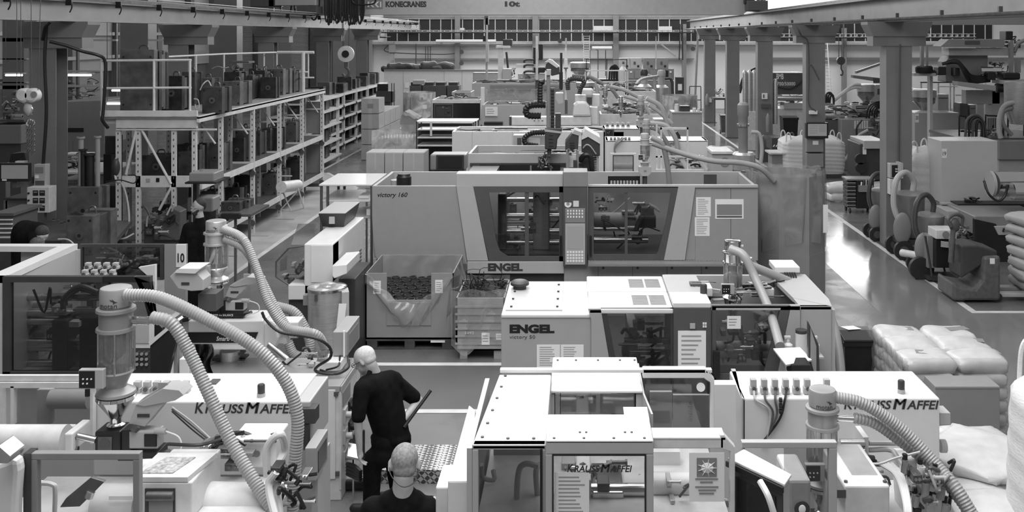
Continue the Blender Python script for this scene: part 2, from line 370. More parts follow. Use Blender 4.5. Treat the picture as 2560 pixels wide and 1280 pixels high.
def grille(par, a, b, c, d, Y, n, m=None):
    g = G()
    for i in range(n): g.pb(a, b+(d-b)*i/n, c, b+(d-b)*(i+.5)/n, Y-.004, .006)
    return g.o('vent_grille', m or DG, par)
def hose(pts, r, m=None, parent=None, rib=.07, name='conveying_hose', n=12, pitch=.024, **kw):
    return G().tube([P(*p) for p in pts], r, n, 8, rib, pitch).o(name, m or HO, parent, **kw)
def lamp_stack(par, px, b, d, Y, r=.03, m=None):
    z0, z1 = Z(d, Y), Z(b, Y); x = X(px, Y); h = z1-z0
    G().cyl((x, Y, z0), (x, Y, z0+h*.3), r*1.1, n=14).o('lamp_base', LG, par)
    o = G().lathe([(r, z0+h*.3), (r, z0+h*.92), (r*.8, z1)], (x, Y, 0), 16).o('beacon_lamp', m or VD, par)
def fixture(par, a, b, c, d, Y, m=None):
    """connector plug standing on a machine top"""
    w_ = (c-a)/F*Y; z0, z1 = Z(d, Y), Z(b, Y); x = (X(a, Y)+X(c, Y))/2; h = z1-z0
    p = G().box(x-w_/2, x+w_/2, Y, Y+.06, z0, z0+h*.45).box(x-w_*.4, x+w_*.4, Y+.005, Y+.055, z0+h*.45, z1).o('plug', m or LG, par, bev=.004)
    G().cyl((x, Y-.012, z0+h*.4), (x, Y, z0+h*.4), w_*.28, n=10).o('plug_socket', DG, p)

# ================================================================ VICTORY 160 (large machine in the middle)
Y0 = 15.0
t = T('injection_moulding_machine', 'long grey enclosed moulding machine with two dark tinted doors, behind the lined cardboard box', 'machine', (X(1410, Y0), Y0, 0))
eg = t; LY = mat('machine_side_grey', .31, .42, nz=.03)
G().pp([(930, 465), (1141, 465), (1168, 660), (950, 660), (938, 640), (932, 590), (930, 540)], Y0, .06).o('side_panel', LY, t, bev=.006)
G().pp([(1141, 465), (1183, 467), (1222, 652), (1168, 652)], Y0-.03, .08).o('slanted_panel', LG, t)
G().pb(1140, 434, 1408, 467, Y0-.02, .3).o('top_cover', LG, t, bev=.01)
g = G().pp([(1183, 467), (1408, 467), (1408, 481), (1222, 481), (1222, 482), (1240, 600), (1250, 628), (1270, 641), (1408, 641), (1408, 654), (1221, 654)], Y0-.03, .04).pb(1398, 467, 1408, 654, Y0-.03, .04)
d = g.o('sliding_door', DG, t)
G().pp([(1222, 481), (1398, 481), (1398, 641), (1270, 641), (1250, 628), (1240, 600)], Y0-.012, .006).o('door_window', GT, d)
G().pb(1312, 478, 1322, 642, Y0-.02, .02).o('door_rib', DG, d)
G().pb(1399, 590, 1404, 640, Y0-.07, .04).o('door_handle', BK, d)
G().pb(1168, 654, 1410, 684, Y0-.04, .12).o('name_strip', LG, t, bev=.006)
text('ENGEL', 1220, 658, 1307, 678, Y0-.04, VD, t, off=.06)
G().pb(1165, 684, 1410, None, Y0+.05, .4).o('base', VD, t)
text('victory 160', 944, 481, 1019, 496, Y0, BK, t, off=.015, shear=.25)
# control column
g = G().prism([(X(1408, Y0), Z(430, Y0)), (X(1468, Y0), Z(430, Y0)), (X(1468, Y0), Z(662, Y0)), (X(1408, Y0), Z(662, Y0))], Y0-.12, Y0+.3)
cp = g.o('control_column', DG, t, bev=.012)
G().pb(1408, 430, 1469, 467, Y0-.13, .44).o('column_head', MG, t, bev=.008)
yc = Y0-.12
G().cyl(P(1420, 510, yc-.004), P(1420, 510, yc), .055, n=20).o('pictogram', WH, cp); G().pb(1433, 502, 1447, 517, yc-.004, .004).o('pictogram', WH, cp)
G().cyl(P(1420, 510, yc-.006), P(1420, 510, yc-.003), .025, n=12).o('pictogram_mark', MG, cp)
g = G().pb(1413, 521, 1463, 557, yc-.012, .012); g.o('key_panel', MG, cp, bev=.004)
g = G()
for j, y in enumerate([525, 532, 540]):
    for i in range(6): g.pb(1418+i*7.2, y, 1421.5+i*7.2, y+4.5, yc-.018, .006)
g.o('push_buttons', PA, cp)
G().pb(1413, 559, 1463, 662, yc-.02, .02).o('screen_housing', LG, cp, bev=.006)
G().pb(1418, 566, 1458, 622, yc-.023, .004).o('control_screen', emat('panel_screen', .32, .5), cp)
g = G()
for j in range(4):
    for i in range(6): g.pb(1417+i*7.2, 628+j*7.4, 1422+i*7.2, 633+j*7.4, yc-.026, .006)
g.o('keypad', PA, cp)
# right door
g = G().pp([(1470, 467), (1696, 467), (1692, 482), (1484, 482), (1484, 636), (1640, 636), (1645, 630), (1664, 560), (1678, 482), (1692, 482), (1660, 650), (1470, 650)], Y0-.03, .04)
d = g.o('sliding_door', DG, t)
G().pp([(1484, 482), (1692, 482), (1660, 636), (1484, 636)], Y0-.008, .006).o('door_window', GT, d)
G().pb(1562, 482, 1569, 636, Y0-.02, .02).o('door_rib', DG, d); G().pb(1474, 590, 1479, 640, Y0-.07, .04).o('door_handle', BK, d)
G().pp([(1696, 467), (1738, 467), (1712, 650), (1660, 650)], Y0-.04, .06).o('slanted_panel', LG, t)
G().pb(1738, 467, 1895, 652, Y0, .06).pp([(1738, 467), (1738, 650), (1712, 650)], Y0, .06).o('side_panel', LY, t, bev=.006)
G().pb(1826.5, 470, 1827.5, 650, Y0-.002, .004).o('panel_seam', VD, t)
G().pb(1470, 463, 1895, 469, Y0-.03, .1).o('top_rail', LG, t)
g = G()
for i in range(58): g.pb(1470+i*7.2, 651, 1475+i*7.2, 654, Y0-.3, .008)
g.box(X(1470, Y0), X(1888, Y0), Y0-.29, Y0+.05, Z(655, Y0), Z(650, Y0)); g.o('step_ledge', MG, t)
G().pb(1410, 662, 1892, None, Y0-.02, .5).o('base_panel', LY, t, bev=.006)
for i in range(5): G().cyl(P(1508+i*86, 670, Y0-.03), P(1508+i*86, 670, Y0), .02, n=12).o('latch', DG, t)
g = G()
for i in range(5): g.pb(1495+i*86, 664, 1496+i*86, 700, Y0-.024, .004)
g.o('panel_seam', DG, t)
# tub behind the front: side, rear wall, floor tray
YR = 16.55
G().box(X(930, Y0), X(930, Y0)+.05, Y0+.06, YR, .9, Z(465, Y0)).box(X(1895, Y0)-.05, X(1895, Y0), Y0+.06, YR, .9, Z(467, Y0)).box(X(930, Y0), X(1895, Y0), YR, YR+.05, .9, Z(465, Y0)).o('rear_wall', LG, t, bev=.005)
G().box(X(930, Y0)+.05, X(1895, Y0)-.05, Y0+.1, YR, .02, .95).o('machine_bed', DG, t)
G().box(X(1408, Y0)+.02, X(1468, Y0)-.02, Y0+.35, YR-.3, .95, 2.05).o('fixed_platen', DG, t, bev=.02)
G().box(X(1330, Y0), X(1372, Y0), Y0+.35, YR-.35, .95, 1.9).o('moving_platen', SB, t, bev=.02)
G().box(X(1240, Y0), X(1262, Y0), Y0+.35, YR-.35, .95, 1.85).o('end_plate', DG, t, bev=.02)
rods(t, 1250, 1410, [500, 540, 578, 606], Y0+.45, .045)
rods(t, 1262, 1335, [555, 570], Y0+.6, .09, SB, 'clamp_cylinder')
G().cyl(P(1485, 548, Y0+.5), P(1600, 548, Y0+.5), .11, n=20).o('plasticising_barrel', LG, t); G().cyl(P(1485, 572, Y0+.45), P(1590, 572, Y0+.45), .04, n=16).o('injection_cylinder', ST, t)
G().cyl(P(1485, 600, Y0+.45), P(1620, 600, Y0+.45), .05, n=16).o('guide_rail', ST, t)
G().pb(1596, 540, 1640, 570, Y0+.4, .4).pb(1605, 520, 1635, 541, Y0+.45, .3).o('drive_unit', VD, t, bev=.01)
G().cyl(P(1590, 575, Y0+.35), P(1604, 540, Y0+.35), .04, n=12).o('damper', DS, t)
innards(t, 1260, 486, 1400, 625, Y0+.3, .4, 3, 22, .5); innards(t, 1490, 500, 1650, 625, Y0+.3, .4, 4, 26, .5)
innards(t, 1480, 488, 1560, 520, Y0+.6, .3, 14, 8, .7)
G().cyl(P(994, 463, Y0+.8), P(994, 463, Y0+.8)+Vector((0, 0, .09)), .11, n=24).o('filler_base', LG, t)
G().lathe([(.115, 0), (.12, .03), (.12, .15), (.105, .17), (.1, .2)], P(1010, 465, Y0+.6), 24).o('oil_filter', BK, t)
G().box(X(1052, Y0), X(1085, Y0), Y0+.6, Y0+.62, 1.75, 1.84).o('tray_bracket', DG, t)
g = G()
for i in range(9): g.pb(1526+i*8, 452, 1531+i*8, 466, Y0+1.0, .02)
g.o('heater_fins', LG, t)
G().pb(1520, 440, 1600, 466, Y0+1.1, .04).o('vent_box', BK, t)
G().pb(1760, 436, 1792, 466, Y0+1.2, .05).o('hinge_block', DG, t, bev=.005)
sheet(1740, 493, 1777, 541, Y0, t, seed=1, lines=9); sheet(1737, 543, 1774, 590, Y0, t, seed=2, lines=9)
p = G().pb(1788, 498, 1859, 547, Y0-.004, .004).o('notice_board', PA, t); G().pb(1792, 511, 1855, 538, Y0-.006, .002).o('print', MG, p); G().pb(1792, 540, 1855, 544, Y0-.006, .002).o('print', DG, p)

# ================================================================ VICTORY 50 (in front, right)
Y5 = 9.4
t = T('injection_moulding_machine', 'light grey moulding machine with two white vented top covers', 'machine', (X(1600, Y5), Y5, 0))
FG = mat('machine_front_grey', .37, .42, nz=.03)
G().pb(1253, 786, 1478, None, Y5, .05).o('front_panel', FG, t, bev=.006)
zt = Z(785, Y5); yb = YR5 = 10.65
G().box(X(1253, Y5), X(1478, Y5), Y5-.01, YR5, zt-.04, zt).o('top_panel', WH, t, bev=.012)
x0, x1 = X(1262, Y5), X(1405, Y5)
G().box(x0, x1, Y5+.1, YR5-.1, zt, zt+.012).o('hatch_plate', LG, t)
g = G()
for a in (x0, x1):
    for k in range(4): g.cyl((a+(.05 if a == x0 else -.05), Y5+.2+k*.28, zt+.012), (a+(.05 if a == x0 else -.05), Y5+.2+k*.28, zt+.025), .012, n=8)
g.o('hatch_screws', VD, t)
G().lathe([(.07, 0), (.07, .05), (.1, .055), (.1, .08), (.07, .1)], (X(1298, 10.2), 10.3, zt), 20).o('filler_cap', VD, t)
text('ENGEL', 1274, 811, 1386, 833, Y5, BK, t, off=.06); text('victory 50', 1274, 838, 1338, 849, Y5, VD, t, off=-.005)
sheet(1342, 862, 1400, 920, Y5, t, seed=3, lines=9); sheet(1402, 862, 1459, 920, Y5, t, seed=4, lines=9)
G().pp([(1470, 772), (1502, 772), (1528, 930), (1528, 1100), (1478, 1100), (1478, 800)], Y5-.03, .06).o('slanted_panel', FG, t)
# two white vented covers, stepping down towards the back
for i, (a, b, c, d, Ya, D) in enumerate([(1472, 770, 1684, 0, Y5-.03, .62), (1468, 0, 1668, 0, Y5+.62, .62)]):
    z = Z(770, Y5); xa = X(1472, Y5) if i == 0 else X(1470, Y5+.0); xb = X(1683, Y5)
    o = G().box(xa, xb, Ya, Ya+D, z-.05, z).o('vented_cover', WH, t, bev=.012)
    for q in range(2):
        g = G(); cx = X(1604, Y5)+q*(.175)
        for k in range(9): g.box(cx-.075, cx+.08, Ya+.14+k*.04, Ya+.16+k*.04, z+.0005, z+.004)
        g.o('vent_slots', MG, o)
g = G().pb(1502, 771, 1684, 776, Y5-.02, .03).pb(1676, 771, 1684, 935, Y5-.02, .03).pp([(1502, 776), (1516, 776), (1546, 935), (1530, 935)], Y5-.02, .03)
d = g.o('door', VD, t)
G().pp([(1505, 774), (1680, 774), (1680, 1050), (1555, 1050)], Y5+.005, .006).o('door_window', GD, d)
g = G().pb(1684, 768, 1777, 1050, Y5-.05, .35); cc = g.o('control_column', DG, t, bev=.01)
G().pb(1683, 757, 1778, 770, Y5-.05, .4).o('column_cap', WH, t, bev=.008)
G().box(X(1683, Y5), X(1778, Y5), Y5+.1, Y5+1.2, Z(768, Y5)-.02, Z(768, Y5)+.02).o('column_cover', LG, t, bev=.006)
yc = Y5-.05
G().pb(1725, 809, 1738, 822, yc-.01, .01).o('emergency_switch', LG, cc)
g = G()
for i in range(2):
    for j in range(2): g.pb(1757+i*5.5, 807+j*7, 1761+i*5.5, 812+j*7, yc-.01, .01)
g.o('push_buttons', PA, cc)
sheet(1695, 827, 1765, 935, yc, cc, name='setting_sheet', seed=6, lines=8)
lamp_stack(t, 1759, 710, 750, Y5+.3, .035)
# right door and housing
g = G().pb(1780, 764, 1976, 770, Y5-.02, .04).pb(1780, 770, 1790, 955, Y5-.02, .04).pp([(1976, 764), (1976, 770), (1940, 955), (1905, 955), (1952, 770)], Y5-.02, .04).pb(1780, 935, 1940, 955, Y5-.02, .04)
d = g.o('door', DG, t)
G().pp([(1790, 770), (1952, 770), (1912, 940), (1790, 940)], Y5+.005, .006).o('door_window', GT, d)
G().pb(1784, 880, 1800, 945, Y5-.07, .05).o('door_handle', BK, d)
G().pp([(1976, 764), (2000, 764), (2000, 1000), (1915, 1000), (1940, 955)], Y5-.02, .05).o('slanted_panel', FG, t)
G().pb(2000, 766, 2079, None, Y5, .05).o('front_panel', FG, t, bev=.006)
G().pb(1500, 1050, 2000, None, Y5, .05).o('base_panel', LG, t)
G().box(X(2000, Y5), X(2079, Y5), Y5, 10.4, Z(766, Y5)-.03, Z(766, Y5)).prism([(X(2079, Y5), Y5), (X(2079, Y5)+.04, Y5+.25), (X(2079, Y5)+.04, YR5), (X(1990, Y5), YR5), (X(1990, Y5), YR5-.25), (X(2000, Y5), Y5+.3)], Z(766, Y5)-.04, Z(766, Y5)+.003, 'z').o('top_panel', LG, t)
G().box(X(2079, Y5)-.03, X(2079, Y5)+.04, Y5+.02, YR5, 0, Z(766, Y5)-.04).o('end_panel', LG, t)
G().box(X(1690, Y5), X(2070, Y5), YR5-.05, YR5, .7, Z(766, Y5)).o('rear_panel', LG, t)
G().box(X(1778, Y5), X(2000, Y5), Y5-.02, Y5+.06, Z(766, Y5)-.03, Z(766, Y5)+.005).o('top_rail', LG, t)
G().box(X(1500, Y5), X(2000, Y5), Y5+.1, YR5-.06, .02, .75).o('machine_bed', DG, t)
G().box(X(1253, Y5)+.05, X(1478, Y5)-.05, Y5+.1, YR5-.06, 0, 1.4).o('hydraulic_cabinet', DG, t)
G().box(X(1700, Y5), X(1740, Y5), Y5+.4, YR5-.2, .75, 1.5).o('fixed_platen', LG, t, bev=.02)
G().box(X(1575, Y5), X(1600, Y5), Y5+.35, YR5-.3, .75, 1.42).o('moving_platen', SB, t, bev=.02)
rods(t, 1560, 1700, [850, 880, 905], Y5+.35, .03)
rods(t, 1790, 1930, [865, 883], Y5+.35, .05, LG, 'barrel')
innards(t, 1540, 800, 1672, 930, Y5+.15, .3, 7, 24, .5); innards(t, 1800, 800, 1935, 930, Y5+.15, .35, 8, 30, .5)
sheet(1818, 790, 1852, 822, Y5-.0, t, seed=9, lines=3, name='warning_label')
for i, (a, b, c, d) in enumerate([(1728, 720, 1782, 742), (1880, 722, 1936, 746)]):
    G().pb(a, b, c, d, Y5+.8, .3).o('white_cover_box', WH, t, bev=.01)
innards(t, 1725, 705, 1960, 755, Y5+.5, .5, 12, 26, .4)
bx = G().pb(1938, 668, 2000, 682, YR5-.1, .35).o('junction_box', WH, t, bev=.006)
for q in range(5): G().tube([P(1962+q*6, 682, YR5-.1), P(1966+q*6, 692, YR5-.15), P(1962+q*7, 705, YR5-.2)], .01, 6).o('cable', BK, bx)

# ================================================================ machine with the sign 10 (left, second row)
Y1 = 9.15
t = T('injection_moulding_machine', 'large moulding machine with dark tinted sliding guard and a 10 sign, at left', 'machine', (X(300, Y1), Y1, 0))
m10 = t
G().pb(-160, 692, 8, None, Y1, .05).o('end_panel', WD, t)
zt = Z(692, Y1)
g = G().pb(6, 692, 375, 706, Y1-.03, .06).pb(6, 706, 25, 938, Y1-.03, .06).pb(6, 930, 375, 945, Y1-.03, .06).pb(255, 706, 270, 930, Y1-.03, .05)
d = g.o('sliding_guard', VD, t)
G().pb(25, 706, 375, 932, Y1, .008).o('guard_window', GD, d)
G().pp([(256, 692), (335, 692), (352, 703), (362, 722), (385, 800), (405, 820), (405, 950), (375, 950), (375, 706), (256, 706)], Y1-.04, .06).o('guard_edge', BK, t)
rods(t, 25, 250, [742, 781, 803, 855, 868, 908], Y1+.45, .04)
rods(t, 25, 120, [820, 765], Y1+.6, .09, SB, 'clamp_cylinder')
G().pb(128, 800, 168, 930, Y1+.3, .5).o('moving_platen', VD, t, bev=.02); G().pb(196, 795, 250, 930, Y1+.25, .6).o('mould_half', BK, t, bev=.02)
G().pb(172, 805, 197, 818, Y1+.2, .1).o('data_plate', LG, t)
innards(t, 30, 715, 250, 925, Y1+.3, .5, 21, 20, .45)
G().tube([P(158, 772, Y1+.3), P(160, 745, Y1+.3), P(200, 716, Y1+.3), P(245, 730, Y1+.3)], .025, 8).tube([P(164, 772, Y1+.4), P(166, 748, Y1+.4), P(200, 722, Y1+.4), P(245, 735, Y1+.4)], .025, 8).o('bent_pipe', DS, t)
# pale top frame running back
xa, xb = X(-160, Y1), X(6, Y1)
G().prism([(X(-160, Y1), Y1), (X(12, Y1), Y1), (X(194, 10.6), 10.45), (X(194, 10.6), 10.6), (X(-160, 10.6), 10.6), (X(-160, 10.6), 10.5), (X(150, 10.5), 10.45), (X(-35, Y1), Y1+.05)], zt-.06, zt, 'z').o('top_frame', WH, t)
G().box(X(-160, Y1), X(5, Y1), 10.55, 10.6, .8, zt-.06).box(X(194, 10.6)-.05, X(194, 10.6), 10.4, 10.6, .8, zt-.06).o('rear_panel', LG, t)
G().prism([(X(194, 10.6)-.02, 10.58), (X(194, 10.6), 10.6), (X(8, Y1), Y1+.02), (X(8, Y1)-.02, Y1)], .8, zt-.06, 'z').o('inner_panel', LG, t)
# rear black frame and flap with number
yq = 10.6
g = G().pb(197, 611, 440, 618, yq, .05).pb(197, 618, 205, 700, yq, .05).pb(400, 618, 408, 700, yq, .05)
d = g.o('rear_guard', VD, t); G().pb(205, 618, 400, 700, yq+.02, .006).o('guard_window', GD, d)
G().pb(440, 612, 464, 668, yq-.02, .02).o('number_plate', WH, t); text('10', 444, 633, 461, 656, yq-.022, BK, t, off=.02)
G().pb(411, 612, 464, 760, yq-.015, .06).o('guard_post', MG, t)
G().prism([(X(306, 9.6), Z(690, 9.6)), (X(413, 10.2), Z(648, 10.2)), (X(413, 10.2), Z(710, 10.2)), (X(360, 9.7), Z(722, 9.7))], 9.95, 10.0).o('service_flap', WH, t)
for i in range(8):
    a = 201+(i % 4)*23+(i//4)*8; b = 676-(i//4)*18; fixture(t, a, b, a+16, b+16, 9.9-.2*(i//4)*-1, LG)
innards(t, 230, 622, 395, 690, yq+.15, .4, 23, 18, .3)
# bed / control cabinet to the right: long steel deck
yd, yr = 9.05, 9.85
zd = Z(966, yd)
G().prism([(X(470, yd), yd), (X(855, yd), yd), (X(855, yd), yr), (X(470, yd), yr)], zd-.05, zd, 'z').o('steel_deck', SB, t)
cb = G().pb(640, 968, 853, None, yd+.01, .78).box(X(853, yd)-.02, X(853, yd), yd, yr, .1, zd).o('control_cabinet', WD, t, bev=.008)
G().pb(768, 975, 838, 1198, yd-.006, .014).o('cabinet_door', WH, cb, bev=.003)
[G().pb(a, b, a+10, b+11, yd-.01, .02).o('door_latch', DG, cb) for a, b in ((834.5, 980), (838, 1180))]
G().pb(470, 968, 640, None, yd+.3, .4).o('bed_frame', LG, t)
xs = X(853, yd)
def sb(y0, y1, z0, z1, e): return (xs, xs+e, y0, y1, z0, z1)
for i in range(9):
    r = random.Random(i); y = 9.12+(i % 3)*.2; z = .3+(i//3)*.2
    G().box(xs, xs+.02, y, y+.12, z, z+.13).cyl((xs, y+.06, z+.065), (xs+.075, y+.06, z+.065), .03, n=12).o('socket', [LG, BK, DG][i % 3], cb)
G().box(xs, xs+.006, 9.1, 9.4, .86, 1.0).o('rating_plate', MG, cb)
# injection unit above the deck
G().pb(470, 802, 657, 875, 9.5, .38).o('injection_cover', WH, t, bev=.012)
G().pp([(470, 831), (645, 831), (634, 857), (470, 857)], 9.49, .02).o('name_band', BK, t); text('SmartPower', 541, 841, 605, 852, 9.49, WH, t, off=.01, shear=.2)
G().pb(472, 860, 640, 872, 9.62, .5).o('lower_rail', LG, t); G().pb(470, 928, 620, 966, 9.62, .1).o('rear_trough', LG, t); G().pb(470, 792, 660, 800, 9.9, .1).pb(690, 805, 745, 830, 9.6, .2).o('rear_motor_cover', WD, t, bev=.01)
G().cyl(P(575, 875, 9.8), P(575, 912, 9.8), .1, n=20).o('drive_flange', SB, t)
G().pp([(657, 808), (675, 800), (690, 812), (695, 845), (680, 880), (664, 880), (657, 860)], 9.55, .25).o('gear_housing', WH, t, bev=.02)
G().cyl(P(700, 838, 9.75), P(722, 838, 9.75), .08, n=16).o('motor_flange', WD, t); G().cyl(P(722, 838, 9.75), P(745, 838, 9.75), .03, n=10).o('shaft', ST, t)
G().cyl(P(672, 862, 9.5), P(718, 900, 9.4), .03, n=12).o('stay_bar', ST, t)
innards(t, 478, 876, 640, 918, 9.7, .2, 25, 12, .5)
innards(t, 690, 880, 800, 965, 9.5, .2, 26, 10, .2)
for z, nm in [(.0, 'foot')]:
    for a in (500, 600, 660, 840): G().cyl((X(a, yd)-.02, yd+.3, 0), (X(a, yd)-.02, yd+.3, .2), .05, n=10).o('machine_foot', DG, t)
G().pb(-150, 950, 470, None, Y1+.05, .9).o('machine_bed', LG, t)
# panel pc behind the loader hose + its arm
d = G().prism([(X(385, 8.8), Z(850, 8.8)), (X(468, 8.9), Z(785, 8.9)), (X(470, 8.9), Z(800, 8.9)), (X(425, 8.8), Z(944, 8.8)), (X(386, 8.8), Z(944, 8.8))], 8.72, 8.78).o('operating_panel', BK, t)
G().prism([(X(383, 8.8), Z(846, 8.8)), (X(466, 8.9), Z(781, 8.9)), (X(470, 8.9), Z(786, 8.9)), (X(387, 8.8), Z(856, 8.8))], 8.7, 8.8).o('panel_edge', WH, d)
G().pb(330, 795, 380, 870, 8.95, .05).o('screen_bezel', WH, t); G().pb(338, 808, 372, 858, 8.94, .02).o('display', LG, t)
G().pb(328, 870, 382, 940, 8.95, .05).o('key_block', VD, t)
for j in range(3):
    for i in range(3): G().cyl(P(342+i*12, 885+j*13, 8.92), P(342+i*12, 885+j*13, 8.95), .015, n=10).o('button_ring', ST, t)
G().pb(434, 860, 444, 945, 8.85, .05).pb(447, 850, 456, 945, 8.87, .05).o('panel_arm', LG, t); G().pb(448, 898, 472, 940, 8.8, .08).o('junction_box', PA, t, bev=.005)
g = G().surf(lambda u, v: P(485+u*45+5*math.sin(v*9), 860+v*95, 8.9+.05*math.sin(u*14+v*3)), 12, 10); g.o('draped_cover', BK, t)
# ================================================================ vacuum hopper loader (one builder, each placed by itself)
def motan(cx, y0, Y, k, label, lower='balance', text_on=True, group='hopper loaders on the machines', cm=None, name='hopper_loader', lid=None, vk=None):
    u = k/360.; x = X(cx, Y); z = Z(y0, Y); v = (vk or k)/360.
    c = lambda dy: z-dy*v
    root = T(name, label, 'hopper loader', (x, Y, c(345)), group=group)
    cm = cm or SB
    L = lambda prof: G().lathe([(r*u, c(d)) for r, d in prof][::-1] if prof[0][1] < prof[-1][1] else [(r*u, c(d)) for r, d in prof], (x, Y, 0), 32)
    l = L([(30, 0), (36, 2), (38, 6), (38, 46), (35, 50)]).o('lid', lid or cm, root)
    if text_on:
        curved('motan', x, Y, 38.3*u, -.68, .5, c(36), c(46), root)
        curved_bird(x, Y, 38.4*u, .3, c(28), u, root)
    L([(36, 50), (46, 53), (47, 60), (40, 63), (40, 100), (46, 101), (47, 108), (41, 111)]).o('upper_body', cm, root)
    L([(41, 111), (41, 208)]).o('sight_glass', GV, root)
    L([(20, 150), (38, 158), (38, 208), (20, 209)]).o('granulate', LG, root) if k < .9 else None
    for a in (-2.3, -1.2, .2, 1.4, 2.6):
        G().cyl((x+44*u*math.cos(a), Y+44*u*math.sin(a), c(108)), (x+44*u*math.cos(a), Y+44*u*math.sin(a), c(212)), 2.2*u, n=8).o('tie_rod', ST, root)
    L([(42, 208), (44, 212), (36, 222), (26, 244), (26, 250), (46, 262), (48, 268), (42, 272)]).o('lower_cone', cm, root)
    # inlet stubs
    p = Vector((x+36*u, Y, c(84))); G().cyl(p, p+Vector((50*u, -8*u, 0)), 10*u, n=16).o('inlet_pipe', ST, root)
    p2 = Vector((x+30*u, Y, c(30))); G().cyl(p2, p2+Vector((18*u, -2*u, 0)), 9*u, n=16).o('vacuum_port', LG, root)
    b = G().box(x-62*u, x-2*u, Y-62*u, Y-46*u, c(235), c(188)).o('control_box', LG, root, bev=.004)
    G().box(x-60*u, x-22*u, Y-63.5*u, Y-62*u, c(232), c(191)).o('control_face', BK, b)
    for i in range(5): G().cyl((x-50*u+(i % 3)*10*u, Y-65*u, c(210+(i//3)*11)), (x-50*u+(i % 3)*10*u, Y-63*u, c(210+(i//3)*11)), 2.2*u, n=8).o('button', PA, b)
    if lower == 'balance':
        L([(46, 272), (47, 280), (44, 284), (18, 322), (14, 330), (14, 342), (22, 346)]).o('funnel', CG, root)
        bb = G().box(x-38*u, x+26*u, Y-32*u, Y+32*u, c(412), c(352)).o('feeder_block', BK, root, bev=.012)
        G().box(x-29*u, x+6*u, Y-34*u, Y-32*u, c(398), c(364)).o('feeder_plate', DS, bb); G().lathe([(13*u, -35*u), (13*u, -34*u), (9*u, -36*u)][:2], (x-12*u, Y, c(381)), 20, 'y').o('feeder_glass', DG, bb)
        mt = G().box(x+46*u, x+118*u, Y-30*u, Y+10*u, c(396), c(352)).o('dosing_motor', LG, root, bev=.01)
        G().box(x+84*u, x+116*u, Y-32*u, Y+12*u, c(390), c(358)).o('motor_end', BK, mt, bev=.006)
        G().cyl((x+56*u, Y-30*u, c(350)), (x+62*u, Y-26*u, c(340)), 11*u, n=16).o('motor_knob', DS, mt)
        G().box(x+26*u, x+50*u, Y-28*u, Y+24*u, c(405), c(350)).o('gearbox', BK, root, bev=.006)
        bs = G().box(x+20*u, x+118*u, Y-34*u, Y+30*u, c(424), c(404)).o('scale_base', BK, root, bev=.005)
        textm('the BALANCE', x+24*u, x+78*u, c(418), c(409), Y-34*u, PA, bs)
        # tilted additive hopper with hinged lid
        hp = G().prism([(x+44*u, c(335)), (x+84*u, c(342)), (x+150*u, c(262)), (x+130*u, c(246)), (x+62*u, c(286))], Y-26*u, Y+22*u).o('additive_hopper', LG, root, bev=.004)
        G().prism([(x+62*u, c(286)), (x+130*u, c(246)), (x+170*u, c(250)), (x+182*u, c(262)), (x+160*u, c(276)), (x+84*u, c(290))], Y-30*u, Y+30*u).o('hopper_lid', LG, hp, bev=.003)
        G().box(x+108*u, x+132*u, Y-6*u, Y-1*u, c(256), c(240)).o('lid_handle', LG, hp)
        G().box(x+66*u, x+96*u, Y-28*u, Y-26*u, c(318), c(310)).o('maker_plate', VD, hp)
        cbp = G().cyl((x+112*u, Y-30*u, c(350)), (x+140*u, Y-34*u, c(350)), 8*u, n=12).o('connector', LG, root)
        G().tube([(x+140*u, Y-34*u, c(350)), (x+172*u, Y-34*u, c(365)), (x+176*u, Y-34*u, c(395)), (x+140*u, Y-34*u, c(412))], 2*u, 6).o('signal_cable', PA, root)
        G().cyl((x+118*u, Y-20*u, c(418)), (x+146*u, Y-30*u, c(402)), 7*u, n=12).o('outlet_stub', ST, root)
    elif lower == 'hopper':
        L([(36, 272), (36, 300)]).o('neck', cm, root)
        hb = G().prism([(x-56*u, c(300)), (x+56*u, c(300)), (x+56*u, c(352)), (x+30*u, c(385)), (x-30*u, c(385)), (x-56*u, c(352))], Y-45*u, Y+45*u).o('material_hopper', LG, root, bev=.004)
        G().tube([(x-20*u, Y-50*u, c(296)), (x-20*u, Y-52*u, c(288)), (x+20*u, Y-52*u, c(288)), (x+20*u, Y-50*u, c(296))], 2*u, 6, 1).o('hopper_handle', BK, hb)
        G().box(x-12*u, x+12*u, Y-47*u, Y-45*u, c(345), c(330)).o('maker_plate', MG, hb)
        G().cyl((x, Y, c(385)), (x, Y, c(470)), 22*u, n=20).o('outlet', DS, root)
    else:
        L([(42, 272), (36, 300), (16, 345), (14, 380)]).o('funnel', CG, root)
    return root
def curved(s_, x, Y, r, a0, a1, z1, z0, par):
    cu = bpy.data.curves.new('lettering', 'FONT'); cu.body = s_; cu.extrude = .01; cu.resolution_u = 3
    t = bpy.data.objects.new('tmp', cu); sc.collection.objects.link(t); bpy.context.view_layer.update()
    me = bpy.data.meshes.new_from_object(t.evaluated_get(bpy.context.evaluated_depsgraph_get())); bpy.data.objects.remove(t)
    vs = [v.co.copy() for v in me.vertices]; X0 = min(v.x for v in vs); X1 = max(v.x for v in vs); y0 = min(v.y for v in vs); y1 = max(v.y for v in vs)
    g = G()
    for v in vs:
        a = a0+(v.x-X0)/(X1-X0)*(a1-a0); rr = r+(.001 if v.z > 0 else 0)
        g.v.append((x+rr*math.sin(a), Y-rr*math.cos(a), z0+(v.y-y0)/(y1-y0)*(z1-z0)))
    g.f = [tuple(p.vertices) for p in me.polygons]; g.sm = [False]*len(g.f)
    return g.o('lettering', VD, par)
